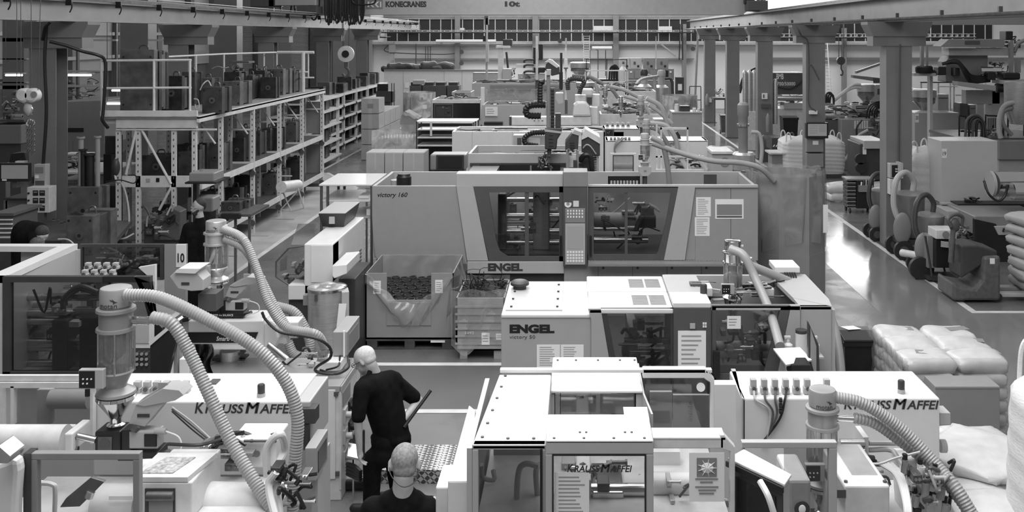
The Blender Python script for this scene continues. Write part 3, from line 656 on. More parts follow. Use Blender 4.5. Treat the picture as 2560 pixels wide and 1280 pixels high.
def curved_bird(x, Y, r, a0, zc, u, par):
    pts = [(-9, 5), (-2, 1), (-4, 6), (3, -1), (9, -3), (4, -4), (-1, -7), (-1, -2), (-8, 2)]
    g = G(); n = len(pts)
    for e in (0, .001):
        for p in pts:
            a = a0+p[0]*u/r; g.v.append((x+(r+e)*math.sin(a), Y-(r+e)*math.cos(a), zc+p[1]*u))
    g.f = [tuple(range(n, 2*n)), tuple(range(n-1, -1, -1))]; g.sm = [False]*2
    g.o('bird_emblem', VD, par)
def textm(s_, xa, xb, z0, z1, Y, m, par, off=.0, shear=0.):
    to_px = lambda x: CX+x*F/Y; to_py = lambda z: CY+(H-z)*F/Y
    return text(s_, to_px(xa), to_py(z1), to_px(xb), to_py(z0), Y, m, par, off=off, shear=shear)

YA = 6.7
motan(290, 716, YA, 1.0, 'steel hopper loader with black dosing feeder, nearest the bottom left', cm=mat('loader_grey', .3, .35, .3, nz=.05), lid=mat('loader_lid', .3, .35, nz=.04))
motan(540, 550, 9.65, .94, 'steel hopper loader with two additive hoppers over the machine with the black name band', cm=SB, vk=.81)
motan(2056, 970, 6.75, .9, 'steel hopper loader in front of the machine with the plug row at lower right', cm=mat('loader_grey_2', .36, .35, .3, nz=.05))
motan(1832, 600, 10.1, .82, 'chrome hopper loader rising from the machine with white vented covers', cm=CG, lower='funnel', text_on=False)
motan(1612, 333, 16.0, .66, 'hopper loader on top of the long grey machine', lower='hopper', text_on=False, cm=LG)
# additive hopper on the left of loader two
t = T('additive_hopper', 'small grey tilted hopper left of the loader over the machine with the black name band', 'hopper', (X(470, 9.2), 9.2, Z(760, 9.2)))
G().pp([(424, 692), (440, 676), (486, 674), (508, 700), (508, 726), (478, 728), (445, 722)], 9.15, .2).o('hopper_body', LG, t, bev=.006)
G().pp([(436, 682), (446, 672), (500, 672), (488, 684)], 9.12, .26).o('hopper_lid', WH, t); G().pb(453, 706, 473, 713, 9.145, .01).o('maker_plate', VD, t)
G().pb(495, 735, 540, 778, 9.25, .2).o('bracket', DG, t)
# ---- hoses
hs = 'conveying hoses of the hopper loaders'
hose([(312, 737, 6.62), (400, 745, 6.6), (520, 800, 6.55), (640, 870, 6.5), (712, 950, 6.5), (743, 1040, 6.5), (738, 1150, 6.5), (728, 1300, 6.5)], .042, label='thick ribbed hose arching from the lower left loader to the right and down', cat='hose', group=hs, rib=.06, pitch=.02)
hose([(378, 793, 6.5), (430, 810, 6.5), (478, 890, 6.5), (520, 980, 6.45), (575, 1100, 6.4), (640, 1210, 6.3), (700, 1300, 6.2)], .042, label='ribbed hose dropping steeply from the chrome inlet of the lower left loader', cat='hose', group=hs, rib=.06, pitch=.02)
hose([(558, 572, 9.6), (610, 600, 9.5), (645, 680, 9.4), (672, 760, 9.3), (715, 818, 9.3), (790, 835, 9.3), (812, 870, 9.4)], .04, label='ribbed hose from the top of the two-hopper loader, bundled with a black cable', cat='hose', group=hs, rib=.06, pitch=.02)
hose([(562, 598, 9.6), (612, 625, 9.5), (655, 700, 9.45), (690, 770, 9.4), (722, 822, 9.4)], .036, label='ribbed hose running close beside the first one at the two-hopper loader', cat='hose', group=hs, rib=.06, pitch=.02)
hose([(2085, 992, 6.74), (2160, 1010, 6.7), (2250, 1070, 6.65), (2330, 1150, 6.55), (2390, 1220, 6.4), (2440, 1300, 6.3)], .04, label='upper ribbed hose from the lower right loader', cat='hose', group=hs, rib=.06, pitch=.02)
hose([(2135, 1044, 6.72), (2190, 1060, 6.72), (2260, 1110, 6.72), (2330, 1168, 6.66), (2400, 1250, 6.5), (2430, 1300, 6.4)], .037, label='lower ribbed hose from the chrome inlet of the lower right loader', cat='hose', group=hs)
hose([(1825, 622, 10.0), (1860, 640, 9.9), (1890, 700, 9.8), (1925, 780, 9.5), (1950, 865, 9.0)], .045, label='smooth grey hose falling in front of the machine with white vented covers', cat='hose', group=hs, rib=.02)
hose([(1850, 655, 10.2), (1950, 695, 10.4), (2030, 735, 10.6), (2078, 800, 10.4), (2095, 870, 10.2), (2103, 945, 10.0)], .05, label='pale hose sweeping over the right end of the vented-cover machine', cat='hose', group=hs, rib=.03)
hose([(1630, 358, 16.0), (1700, 382, 16), (1780, 402, 15.9), (1850, 407, 15.9), (1900, 420, 15.9), (1935, 452, 16.0)], .045, label='long grey hose from the long grey machine into the lined octagonal bin', cat='hose', group=hs, rib=.02)
hose([(1628, 343, 16), (1655, 360, 16), (1668, 410, 16.1), (1674, 470, 16.2)], .045, label='ribbed hose hanging behind the front of the long grey machine', cat='hose', group=hs, rib=.05, pitch=.04)
# ================================================================ nearest machine, left: housing + clamp/injection parts
YH = 7.27
t = T('injection_moulding_machine', 'white moulding machine at lower left with exposed injection unit', 'machine', (X(350, YH), YH, 0))
kl = t
zt = Z(1004, YH)
G().pb(232, 1004, 737, 1190, YH, .62).o('housing', WH, t, bev=.012)
G().pb(736, 1004, 740, 1190, YH+.01, .6).o('housing_end', LG, t)
km(487, 1006, 732, 1033, YH, VD, t)
lamp_stack(t, 653, 960, 992, YH+.1, .028)
G().pb(520, 958, 540, 972, YH+.35, .1).o('wedge_bracket', DG, t)
g = G().pb(735, 1004, 775, 1128, YH+.02, .55); g.o('end_box', LG, t, bev=.01)
G().pb(752, 1022, 788, 1060, YH-.02, .12).pb(758, 1060, 772, 1125, YH-.01, .1).o('guard_switch', VD, t, bev=.005)
for i in range(6): fixture(t, 330+i*24, 956, 350+i*24, 985, YH+.16, LG)
G().box(X(232, YH), X(775, YH), YH+.1, YH+.6, .02, Z(1190, YH)).o('machine_bed', LG, t)
# bottom region: barrel covers, valve plate, cylinders
Yc = 6.5
G().cyl(P(-30, 1097, Yc), P(165, 1097, Yc), .092, n=28).o('clamp_cylinder', WD, t)
G().pb(160, 1084, 181, 1133, 6.35, .24).o('cylinder_head', WH, t, bev=.01)
for (a, b, e) in [(190, 1092, 6.4), (214, 1064, 6.55), (192, 1122, 6.4)]: G().cyl(P(a, b, e)-Vector((.03, 0, 0)), P(a, b, e)+Vector((.01, 0, 0)), .018, n=6).o('cap_bolt', DS, t)
G().cyl(P(195, 1090, Yc-.1), P(240, 1100, Yc-.1), .022, n=12).o('hydraulic_fitting', ST, t)
G().cyl(P(-30, 1066, 6.6), P(190, 1066, 6.6), .014).o('guide_rod', WH, t)
G().cyl(P(350, 1172, 6.35), P(520, 1165, 6.4), .06, n=24).o('barrel_guard', WD, t)
G().prism([(X(350, 6.2), 6.1), (X(485, 6.2), 6.1), (X(505, 6.2), 6.46), (X(352, 6.2), 6.46)], Z(1205, 6.1), Z(1205, 6.1)+.03, 'z').o('guard_top', WD, t)
G().prism([(X(358, 6.2), 6.15), (X(440, 6.2), 6.15), (X(462, 6.2), 6.38), (X(386, 6.2), 6.38)], Z(1205, 6.1)+.03, Z(1205, 6.1)+.036, 'z').o('rusty_plate', mat('rust_speckled', .4, .6, nz=.5, scale=40), t)
G().pb(350, 1206, 480, 1300, 6.1, .5).o('injection_block', WD, t, bev=.01)
G().pb(362, 1222, 437, 1290, 6.09, .02).o('block_opening', VD, t); G().cyl(P(368, 1240, 6.08), P(434, 1240, 6.08), .03, n=14).o('screw_shaft', DS, t); G().pb(372, 1252, 430, 1280, 6.075, .02).o('guide_block', MG, t)
G().cyl(P(490, 1255, 6.4), P(700, 1262, 6.4), .13, n=28).o('barrel_cover', WD, t)
G().cyl(P(245, 1262, 6.3), P(350, 1262, 6.3), .13, n=28).o('nozzle_cover', WD, t)
G().pb(272, 1240, 330, 1250, 6.165, .004).o('warning_strip', PA, t)
G().tube([P(95, 1300, 5.9), P(98, 1215, 5.9), P(110, 1208, 5.9), P(132, 1212, 5.9), P(138, 1225, 5.9), P(136, 1300, 5.9)], .014, 8).o('bent_tube', WH, t)
G().prism([(X(200, 6.3), Z(1222, 6.3)), (X(215, 6.3), Z(1200, 6.3)), (X(275, 6.3), Z(1150, 6.3)), (X(308, 6.3), Z(1160, 6.3)), (X(248, 6.3), Z(1220, 6.3))], 6.05, 6.08).o('feed_chute', DS, t, bev=.004)
G().cyl(P(228, 1228, 6.06), P(222, 1244, 6.06), .025, n=14).o('chute_outlet', SB, t)
G().tube([P(668, 1190, 6.2), P(668, 1120, 6.2), P(700, 1085, 6.2), P(712, 1125, 6.3), P(690, 1180, 6.2), P(700, 1290, 6.1)], .025, 10).o('curved_pipe', WH, t)
G().tube([P(690, 1180, 6.1), P(672, 1215, 6.1), P(690, 1300, 6.0)], .025, 10).o('curved_pipe', WH, t)
G().pb(575, 1100, 690, 1170, 6.7, .3).o('valve_manifold', WH, t, bev=.012); G().pb(590, 1095, 650, 1105, 6.75, .2).o('manifold_cap', WD, t, bev=.006)
for i in range(4): G().cyl(P(590+i*26, 1135, 6.66), P(590+i*26, 1135, 6.7), .022, n=12).o('valve_knob', DS, t)
innards(t, 480, 1080, 700, 1180, 6.6, .2, 31, 20, .6); innards(t, 650, 1170, 790, 1290, 6.1, .2, 32, 22, .6)
G().tube([P(540, 1100, 6.8), P(600, 1085, 6.8), P(650, 1100, 6.8), P(700, 1085, 6.8)], .025, 8).o('pressure_hose', BK, t)
for q in range(3): G().tube([P(430, 1018+q*5, 6.95), P(480, 1055+q*9, 6.9), P(530, 1100+q*6, 6.85)], .006, 6).o('cable', [LG, DG, BK][q], t)
G().tube([P(420, 1110, 6.5), P(500, 1112, 6.5), P(560, 1095, 6.6), P(610, 1080, 6.6)], .012, 6).o('cable', BK, t)
# guard frames at the far bottom left
g = G().pb(-30, 939, 245, 953, 7.22, .03).pb(-30, 957, 245, 970, 7.2, .05).pb(225, 966, 232, 1110, 7.2, .05).pb(26, 966, 34, 1062, 7.2, .05)
g.o('guard_frame', WD, t); G().pb(34, 972, 225, 1060, 7.24, .006).o('guard_window', GT, t)
G().cyl(P(128, 997, 7.5), P(225, 997, 7.5), .075, n=20).o('inner_cylinder', LG, t); G().pb(92, 975, 128, 1060, 7.5, .05).o('inner_plate', LG, t)
G().pb(212, 974, 222, 992, 7.19, .03).o('hinge', BK, t)
g = G().pb(76, 1134, 348, 1150, 5.7, .05).pb(332, 1150, 348, 1400, 5.7, .05).pb(76, 1150, 92, 1400, 5.7, .05)
g.o('guard_frame', MG, t, bev=.004); G().pb(92, 1150, 332, 1400, 5.72, .006).o('guard_window', GL, t)
G().pb(58, 1134, 76, 1400, 5.69, .08).o('guard_post', VD, t)
G().pp([(-20, 1165), (30, 1148), (42, 1152), (46, 1180), (40, 1260), (36, 1400), (-20, 1400)], 5.6, .09).o('side_cover', WH, t, bev=.03)
G().prism([(X(-5, 5.5), Z(1128, 5.5)), (X(8, 5.5), Z(1104, 5.5)), (X(40, 5.5), Z(1132, 5.5)), (X(32, 5.5), Z(1150, 5.5)), (X(-5, 5.5), Z(1150, 5.5))], 5.45, 5.6).o('limit_switch', ST, t, bev=.006)
G().box(X(-60, 5.9), X(700, 6.3), 5.95, 6.7, .02, Z(1300, 6.1)).o('machine_bed', WD, t)

# control box with a screen at the housing's corner, grey boxes on the deck
def small_box(label, front, side, Y, sx, D, hook=None, cat='box', name='operating_box', m=None, screen=None):
    a, b, c, d = front; t = T(name, label, cat, (X((a+c)/2, Y), Y, Z(d, Y)))
    G().pb(a, b, c, d, Y, D).o('casing', LY, t, bev=.006)
    if screen:
        x = X(c, Y); G().box(x, x+.004, Y+D*.15, Y+D*.85, Z(d-(d-b)*.15, Y), Z(b+(d-b)*.2, Y)).o('screen', screen, t)
    return t
t = small_box('grey operating box with dark screen hanging at the lower left machine corner', (762, 1120, 790, 1203), None, 7.0, 0, .34, screen=SCD)
G().box(X(770, 7.0), X(785, 7.0), 7.1, 7.25, Z(1203, 7.0)-.5, Z(1203, 7.0)).o('support_arm', LG, t)
t = small_box('square grey electrical box with vented cover on the steel deck', (832, 830, 868, 890), None, 9.5, 0, .55, screen=MG)
G().pb(858, 828, 862, 892, 9.48, .02).o('cover_seam', PA, t); G().pb(852, 890, 866, 905, 9.6, .1).o('bracket', DG, t)
t = T('connector_box', 'white connector box with loose cables on the steel deck', 'box', (X(820, 9.4), 9.4, Z(925, 9.4)))
G().pb(787, 905, 852, 928, 9.35, .25).o('casing', WH, t, bev=.01)
G().tube([P(800, 925, 9.3), P(840, 935, 9.25), (X(870, 9.3), 9.3, Z(920, 9.3)), P(872, 900, 9.4)], .012, 7).o('cable', BK, t)
G().tube([P(815, 925, 9.3), P(845, 915, 9.3), P(850, 890, 9.5)], .01, 7).o('cable', BK, t)
g = G().tube([P(655, 780, 9.15), P(665, 800, 9.15), P(700, 830, 9.12), P(760, 840, 9.12), P(800, 850, 9.12), P(825, 870, 9.15), P(825, 895, 9.15), P(795, 915, 9.2), P(790, 928, 9.25), P(830, 935, 9.25), P(862, 925, 9.3)], .014, 8, 6, .08, .03)
g.o('black_cable', BK, label='black corrugated cable looping down onto the steel deck', cat='cable')
t = T('angled_outlet', 'clear angled outlet pipe of the hose on the steel deck', 'pipe', (X(810, 9.4), 9.4, Z(900, 9.4)))
G().tube([P(812, 868, 9.4), P(806, 900, 9.4), P(815, 930, 9.4)], .05, 14).o('pipe_bend', GV, t); G().cyl(P(805, 884, 9.4), P(805, 890, 9.4), .055, n=16).o('clamp_band', ST, t)

# ================================================================ nearest machine, centre right: white enclosure, housing behind
YE, YB = 5.5, 6.62
t = T('injection_moulding_machine', 'white moulding machine at lower right with glazed safety doors and bolted roof plates', 'machine', (X(1500, YE), YE, 0))
zc = Z(1112, YE)
G().pb(1180, 1112, 1365, 1124, YE, .06).pb(1180, 1124, 1196, 1400, YE, .06).pb(1354, 1124, 1364, 1400, YE, .06).o('front_frame', LG, t, bev=.006)
G().pb(1196, 1124, 1354, 1400, YE+.02, .006).o('door_window', GT, t); G().pb(1350, 1124, 1356, 1300, YE-.01, .02).o('rubber_seal', BK, t)
xl = X(1180, YE)
G().prism([(xl, YE), (X(1365, YE), YE), (X(1365, YE), YB+.02), (X(1248, YB), YB+.02)], zc-.03, zc, 'z').o('roof_plate', WH, t, bev=.008)
g = G()
for i in range(6): g.cyl((xl+.05+.012*i, YE+.1+i*.2, zc), (xl+.05+.012*i, YE+.1+i*.2, zc+.008), .01, n=8)
g.cyl((xl+.2, YE+.08, zc), (xl+.2, YE+.08, zc+.008), .01, n=8).cyl((xl+.35, YE+.08, zc), (xl+.35, YE+.08, zc+.008), .01, n=8)
g.o('roof_bolts', DG, t)
G().box(xl-.03, xl, YE, YB, 0, zc-.02).o('side_panel', LG, t)
G().pb(1250, 925, 1780, 932, YB, .05).o('rear_rail', WH, t)
# front projecting door box: roof plate higher, dark frame, window
zf = Z(1098, YE-.08); ya = YE-.1
o = G().box(X(1364, ya), X(1634, ya), ya, ya+.38, zf-.02, zf).o('door_roof', WH, t, bev=.008)
g = G()
for px in (1385, 1460, 1535, 1612): g.cyl((X(px, ya), ya+.03, zf), (X(px, ya), ya+.03, zf+.006), .008, n=8)
for px in (1450, 1466, 1565, 1582): g.cyl((X(px, ya), ya+.11, zf), (X(px, ya), ya+.11, zf+.006), .007, n=8)
g.o('roof_bolts', DG, o)
g = G().pb(1364, 1102, 1634, 1136, ya, .1).pb(1364, 1136, 1381, 1400, ya, .1).pb(1615, 1136, 1634, 1400, ya, .1)
d = g.o('safety_door', LG, t, bev=.005)
g = G().pb(1381, 1136, 1615, 1140, ya-.004, .03).pb(1381, 1140, 1384, 1400, ya-.004, .03).pb(1612, 1140, 1615, 1400, ya-.004, .03); g.o('rubber_seal', BK, d)
G().pb(1384, 1140, 1612, 1400, ya+.03, .006).o('door_window', GT, d)
km(1418, 1160, 1580, 1180, ya+.03, VD, d)
sheet(1386, 1182, 1473, 1330, ya+.028, d, seed=11, lines=14)
# rear projecting door box
yb = YB-.12; zb = Z(984, yb)-.0
o = G().box(X(1376, yb), X(1607, yb), yb, yb+.68, zb, zb+.02).o('door_roof', WH, t, bev=.008)
g = G()
for px in (1390, 1440, 1500, 1560, 1600): g.cyl((X(px, yb), yb+.6, zb+.02), (X(px, yb), yb+.6, zb+.028), .008, n=8)
g.o('roof_bolts', DG, o)
g = G().pb(1376, 986, 1386, 1120, yb+.02, .06).pb(1588, 986, 1607, 1120, yb+.02, .06)
d = g.o('safety_door', LG, t); [G().pb(a, 986, c, 1045, yb+.02, .03).o('rubber_seal', BK, d) for a, c in ((1386, 1388), (1400, 1402), (1586, 1590))]
G().pb(1386, 986, 1588, 1120, yb+.06, .006).o('door_window', GT, d)
G().pb(1403, 990, 1490, 1030, yb+.1, .005).pb(1500, 985, 1588, 1034, yb+.12, .005).o('notice', PA, d); text('XM60 210C2', 1435, 988, 1490, 995, yb+.095, VD, d)
xg = X(1607, yb)
G().prism([(ya+.38, zf), (ya+.38, zf-.15), (yb+.6, zf-.35), (yb+.6, zb), (yb, zb)], xg, xg+.012, 'x').o('door_end', LG, t)
G().box(X(1560, ya+.4), X(1634, ya), ya+.3, ya+.5, zf-.02, zf-.004).o('roof_plate', WH, t)
# right front section: rail, glazing and poster, angled end
g = G().pb(1632, 1096, 1810, 1122, YE-.02, .06).pp([(1810, 1087), (1838, 1118), (1838, 1400), (1826, 1400), (1826, 1130), (1800, 1122), (1800, 1087)], YE-.02, .06)
g.o('front_frame', WD, t, bev=.006)
G().box(X(1632, YE), X(1812, YE), YE-.02, YE+.12, Z(1096, YE), Z(1096, YE)+.012).o('frame_cap', WH, t)
G().pb(1634, 1122, 1826, 1400, YE+.005, .006).o('door_window', GL, t)
p = G().pb(1723, 1132, 1811, 1254, YE-.02, .003).o('poster', PA, t)
G().pb(1742, 1145, 1792, 1192, YE-.023, .002).o('poster_picture', MG, p)
g = G()
for i in range(9):
    a = i*2*PI/9; c = P(1768, 1170, YE-.026); g.cyl(c, c+Vector((math.cos(a)*.055, 0, math.sin(a)*.05)), .006, .001, n=5)
g.ell(P(1768, 1170, YE-.024), (.035, .003, .03), 14, 8); g.o('starburst_print', PA, p)
g = G()
for i, (a, b) in enumerate([(1738, 1795), (1750, 1782), (1738, 1796), (1746, 1790), (1748, 1785)]): g.pb(a, 1196+i*8+(4 if i > 1 else 0), b, 1199+i*8+(4 if i > 1 else 0), YE-.024, .002)
g.o('poster_print', MG, p)
# rear right section
g = G().pb(1607, 922, 1765, 946, YB, .06).pp([(1765, 922), (1786, 948), (1786, 1090), (1775, 1090), (1775, 958), (1760, 946)], YB, .06)
g.o('rear_frame', WH, t, bev=.006); G().pb(1612, 946, 1775, 1090, YB+.02, .006).o('rear_window', GT, t)
G().pb(1625, 980, 1680, 1090, YB+.12, .03).pb(1683, 988, 1775, 1090, YB+.1, .03).o('inner_cover', LG, t)
def vtext():
    o = text('inside', 1700, 1040, 1745, 1050, YB+.095, DG, t); 
    me = o.data
    for v in me.vertices: v.co.x, v.co.z = -(v.co.z-.02)*1.2, v.co.x*1.1+.06
    me.update()
vtext()
G().cyl(P(1752, 968, YB+.05), P(1752, 968, YB-.01), .03, n=20).o('round_handle', WD, t); G().pb(1768, 955, 1774, 985, YB-.01, .02).o('hinge', BK, t)
# inside
rods(t, 1390, 1620, [1225], YE+.35, .04); rods(t, 1632, 1800, [1210, 1245], YE+.4, .07, WH, 'barrel_cover')
G().pb(1632, 1130, 1700, 1300, YE+.75, .1).o('inner_panel', WH, t)
G().tube([P(1290, 1320, YE+.3), P(1295, 1190, YE+.3), P(1312, 1160, YE+.3), P(1345, 1165, YE+.3)], .018, 8).tube([P(1345, 1250, YE+.35), P(1340, 1180, YE+.35), P(1350, 1160, YE+.4)], .018, 8).o('air_hose', LG, t)
G().box(X(1200, YE), X(1345, YE), YE+.9, YE+.95, 0, Z(1150, YE)).o('inner_panel', MG, t)
G().pb(1480, 1230, 1560, 1300, YE+.3, .4).o('mould_half', ST, t, bev=.01); G().pb(1440, 1200, 1478, 1330, YE+.3, .5).o('fixed_platen', WD, t, bev=.01)
innards(t, 1390, 1150, 1600, 1290, YE+.3, .4, 41, 20, .7); innards(t, 1200, 1150, 1350, 1290, YE+.4, .4, 42, 8, .3); innards(t, 1660, 1190, 1820, 1290, YE+.2, .3, 43, 14, .6)
G().box(X(1190, YE), X(1830, YE), YE+.1, YB, .02, Z(1310, YE)).o('machine_bed', WD, t)
# left flank: lower white casing
G().prism([(X(1122, 5.6), 5.55), (X(1180, 5.6), 5.55), (X(1200, 6.6)-.03, 6.6), (X(1190, 6.7)-.05, 6.7)], 0, Z(1202, 5.55), 'z').o('flank_casing', WH, t, bev=.012)
G().pb(1089, 1218, 1122, 1400, 5.6, .3).o('flank_step', WD, t, bev=.01)
# housing at the back right
YK = 7.3
G().pb(1855, 996, 2350, None, YK, .6).o('housing', WH, t, bev=.012)
g = G().prism([(X(1838, 7.95), 7.95), (X(1838, 7.95), 7.93), (X(1855, YK), YK), (X(1855, YK)+.02, YK), (X(1855, YK)+.02, 7.95)], .5, Z(996, YK), 'z'); g.o('housing_end', LG, t)
km(2110, 997, 2347, 1023, YK, VD, t)
lamp_stack(t, 2253, 950, 982, YK+.11, .026)
for i, px in enumerate([1876, 1903, 1930, 1957, 1984, 2011, 2060]): fixture(t, px, 950, px+18, 986, YK+.07, LG)
for i in range(4): G().tube([P(1885+i*27, 978, YK+.05), P(1890+i*24, 1000, YK-.02), P(1925+i*8, 1030+i*6, YK-.03), P(1915-i*4, 1110, YK-.04)], .009, 6).o('cable', [LG, DG, DG, BK][i], t)
g = G()
for i in range(3): g.cyl(P(1948, 1000+i*14, YK-.04), P(1955, 1000+i*14, YK-.04), .02, n=8)
g.o('cable_tie', BK, t)
G().cyl(P(2350, 1115, YK+.2), P(2364, 1115, YK+.2), .05, n=18).o('side_flange', LG, t); G().pb(2350, 1033, 2376, 1062, YK+.1, .15).o('side_bracket', LG, t)
G().pb(1780, 962, 1840, None, 7.2, .1).o('link_panel', WH, t)
# injection unit lower right
Yi = 6.6
g = G().pb(1855, 1106, 2093, 1121, 5.9, .05).pb(2073, 1121, 2093, 1400, 5.9, .05)
g.o('guard_frame', LG, t, bev=.004); G().pb(1960, 1121, 2073, 1400, 5.92, .006).o('guard_window', GT, t)
G().pb(1972, 1200, 2028, 1320, 6.2, .4).o('nozzle_cover', WD, t, bev=.02)
c = P(2005, 1272, 5.91); G().cyl(c, c+Vector((0, -.004, 0)), .048, n=24).o('glove_sign', VD, t)
G().ell(c+Vector((0, -.006, .0)), (.022, .003, .028), 12, 8).o('glove_print', PA, t)
zi = Z(1215, 6.1)
G().box(X(2113, 6.1), X(2225, 6.1), 6.1, 6.8, 0, zi).o('injection_block', WD, t, bev=.012)
G().box(X(2135, 6.2), X(2200, 6.2), 6.25, 6.7, zi, zi+.006).o('cover_plate', SB, t)
g = G()
for a, b in [(2120, 6.15), (2218, 6.15), (2120, 6.75), (2218, 6.75)]: g.cyl((X(a, 6.1), b, zi), (X(a, 6.1), b, zi+.012), .012, n=6)
g.o('block_bolts', DG, t)
G().pb(2092, 1225, 2115, 1245, 6.1, .3).o('rail_end', DG, t)
rods(t, 2100, 2160, [1108, 1128], 6.75, .03, ST, 'hydraulic_fitting'); G().cyl(P(2100, 1140, 6.7), P(2185, 1150, 6.7), .03, n=14).o('rubber_hose', BK, t)
G().pb(2158, 1093, 2172, 1140, 6.75, .2).o('pipe_bracket', WD, t, bev=.004)
G().tube([P(2172, 1108, 6.8), P(2265, 1108, 6.85)], .018, 8).tube([P(2172, 1125, 6.8), P(2225, 1125, 6.8), P(2245, 1145, 6.7), P(2300, 1230, 6.5)], .018, 8).o('rigid_pipe', LG, t)
for i in range(4): G().tube([P(2200+i*10, 1160, 6.75), P(2240+i*6, 1190, 6.6), P(2262+i*4, 1260, 6.3), P(2262+i*5, 1330, 6.2)], .013, 7).o('rigid_pipe', WH, t)
G().tube([P(2135, 1145, 6.6), P(2190, 1160, 6.5), P(2240, 1145, 6.5), P(2300, 1130, 6.5)], .009, 6).o('air_tube', LG, t)
G().pp([(2250, 1150), (2310, 1150), (2350, 1210), (2395, 1290), (2260, 1290)], 6.7, .2).o('valve_plate', WH, t, bev=.01)
r = random.Random(5)
for i in range(9):
    a = 2262+(i % 3)*38+(i//3)*12; b = 1165+(i//3)*42+(i % 3)*12
    c = P(a, b+16, 6.5); v = G().cyl(c, c+Vector((.01, -.0, .075)), .028, n=14).cyl(c+Vector((0, 0, .075)), c+Vector((0, 0, .09)), .02, n=12).o('solenoid_valve', [ST, WD, LG][i % 3], t)
    G().cyl(c+Vector((0, 0, .09)), c+Vector((0, 0, .125)), .018, n=12).o('valve_cap', BK, v)
innards(t, 2255, 1160, 2400, 1300, 6.4, .2, 44, 34, .6); innards(t, 2100, 1150, 2250, 1215, 6.75, .1, 45, 12, .6)
G().box(X(2100, 6.5), X(2400, 6.5), 6.45, 7.2, 0, Z(1320, 6.5)).o('machine_bed', WD, t)
# hand-held style operating terminal with white hood
t = T('operating_terminal', 'white hooded operating terminal with black screen beside the poster', 'control panel', (X(1900, 5.3), 5.3, Z(1290, 5.3)))
zt = 1.93
G().prism([(.885, 5.6), (1.145, 5.27), (1.21, 5.39), (1.0, 5.72)], zt-.015, zt, 'z').o('hood', WH, t, bev=.003)
G().prism([(.9, 5.6), (1.14, 5.3), (1.2, 5.39), (1.0, 5.7)], zt-.75, zt-.014, 'z').o('terminal_body', LG, t, bev=.006)
ru = Vector((.26, -.33, 0)).normalized(); rn = Vector((-ru.y*-1, -ru.x, 0)).normalized(); rn = Vector((-.786, -.618, 0)); c0 = Vector((.885, 5.6, 0))
def tp(name, u0, u1, h0, h1, e, m): a = c0+ru*(u0+u1)/2+rn*e; return G().obox((a.x, a.y, zt-(h0+h1)/2), (u1-u0, .012, h1-h0), (0, 0, -.904)).o(name, m, t)
tp('front_lip', 0, .42, .015, .045, .012, BK); tp('screen_frame', .03, .4, .06, .7, -.008, VD); tp('key_field', .05, .38, .5, .68, -.002, LG); tp('screen', .06, .36, .09, .46, -.0, SCD)
G().box(1.02, 1.1, 5.45, 5.53, 0, zt-.7).o('support_post', LG, t)
G().tube([P(1900, 1203, 5.2), P(1922, 1245, 5.12), P(1945, 1320, 5.1)], .018, 8).o('grab_bar', WH, t)
# top items by machine 50: monitor, bottles, clipboard
t = T('flat_monitor', 'thin black monitor seen edge on behind the white clipboard', 'monitor', (X(2030, 9.0), 9.0, 1.2))
G().prism([(X(2013, 8.9), Z(795, 8.9)), (X(2060, 8.6), Z(852, 8.9)), (X(2063, 8.6), Z(945, 8.9)), (X(2056, 8.6), Z(945, 8.9)), (X(2013, 8.9), Z(900, 8.9))], 8.78, 8.84).o('screen_case', VD, t, bev=.006)
G().prism([(X(2018, 8.9), Z(808, 8.9)), (X(2053, 8.6), Z(855, 8.9)), (X(2053, 8.6), Z(935, 8.9)), (X(2018, 8.9), Z(890, 8.9))], 8.772, 8.78).o('screen', mat('bright_reflecting_screen', .3, .1), t)
G().box(X(2040, 8.8), X(2050, 8.8), 8.85, 8.9, 0, Z(930, 8.9)).o('stand', DG, t)
t = T('clipboard_stand', 'white sheet on a tilted desk with black box below, by the monitor', 'stand', (X(1985, 8.6), 8.6, 0))
G().add([P(1933, 871, 8.75), P(2000, 868, 9.0), P(2030, 900, 8.75), P(1965, 912, 8.45), P(1933, 875, 8.77), P(2000, 872, 9.02), P(2030, 904, 8.77), P(1965, 916, 8.47)], [(0, 1, 2, 3), (7, 6, 5, 4), (0, 3, 7, 4), (3, 2, 6, 7), (2, 1, 5, 6), (1, 0, 4, 5)]).o('paper_sheet', PA, t)
G().pb(1978, 912, 2028, 945, 8.5, .2).o('black_box', BK, t, bev=.01); G().pb(1990, 945, 2010, None, 8.55, .1).o('stand_post', DG, t)
def bottle(label, px, b, d, Y, r, m, pump=True):
    t = T('pump_bottle', label, 'bottle', (X(px, Y), Y, Z(d, Y)), group='bottles by the monitor'); x = X(px, Y); z0, z1 = Z(d, Y), Z(b, Y); h = z1-z0
    G().lathe([(r*.9, z0), (r, z0+h*.05), (r, z0+h*.6), (r*.4, z0+h*.7)], (x, Y, 0), 18).o('bottle_body', m, t)
    G().cyl((x, Y, z0+h*.7), (x, Y, z0+h*.85), r*.35, n=12).box(x-r*.8, x+r*.5, Y-.012, Y+.012, z0+h*.9, z1).cyl((x, Y, z0+h*.85), (x, Y, z0+h*.95), r*.12, n=8).o('pump_head', WH, t)
    return t
t = T('shelf', 'small grey shelf behind the clipboard carrying the bottles', 'shelf', (X(2000, 9.2), 9.2, 0))
G().pb(1955, 893, 2060, 897, 9.15, .25).o('shelf_board', LG, t); G().pb(1965, 897, 1975, None, 9.2, .05).pb(2035, 897, 2045, None, 9.2, .05).o('shelf_post', LG, t)
bottle('white pump bottle left of the round tub behind the clipboard', 1970, 840, 893, 9.25, .045, WH); bottle('white pump bottle right of the round tub, by the black monitor', 2037, 840, 893, 9.25, .045, WH)
t = T('wipes_tub', 'white round wipes tub with dark lid beside the black monitor', 'tub', (X(2003, 9.25), 9.25, Z(893, 9.25)))
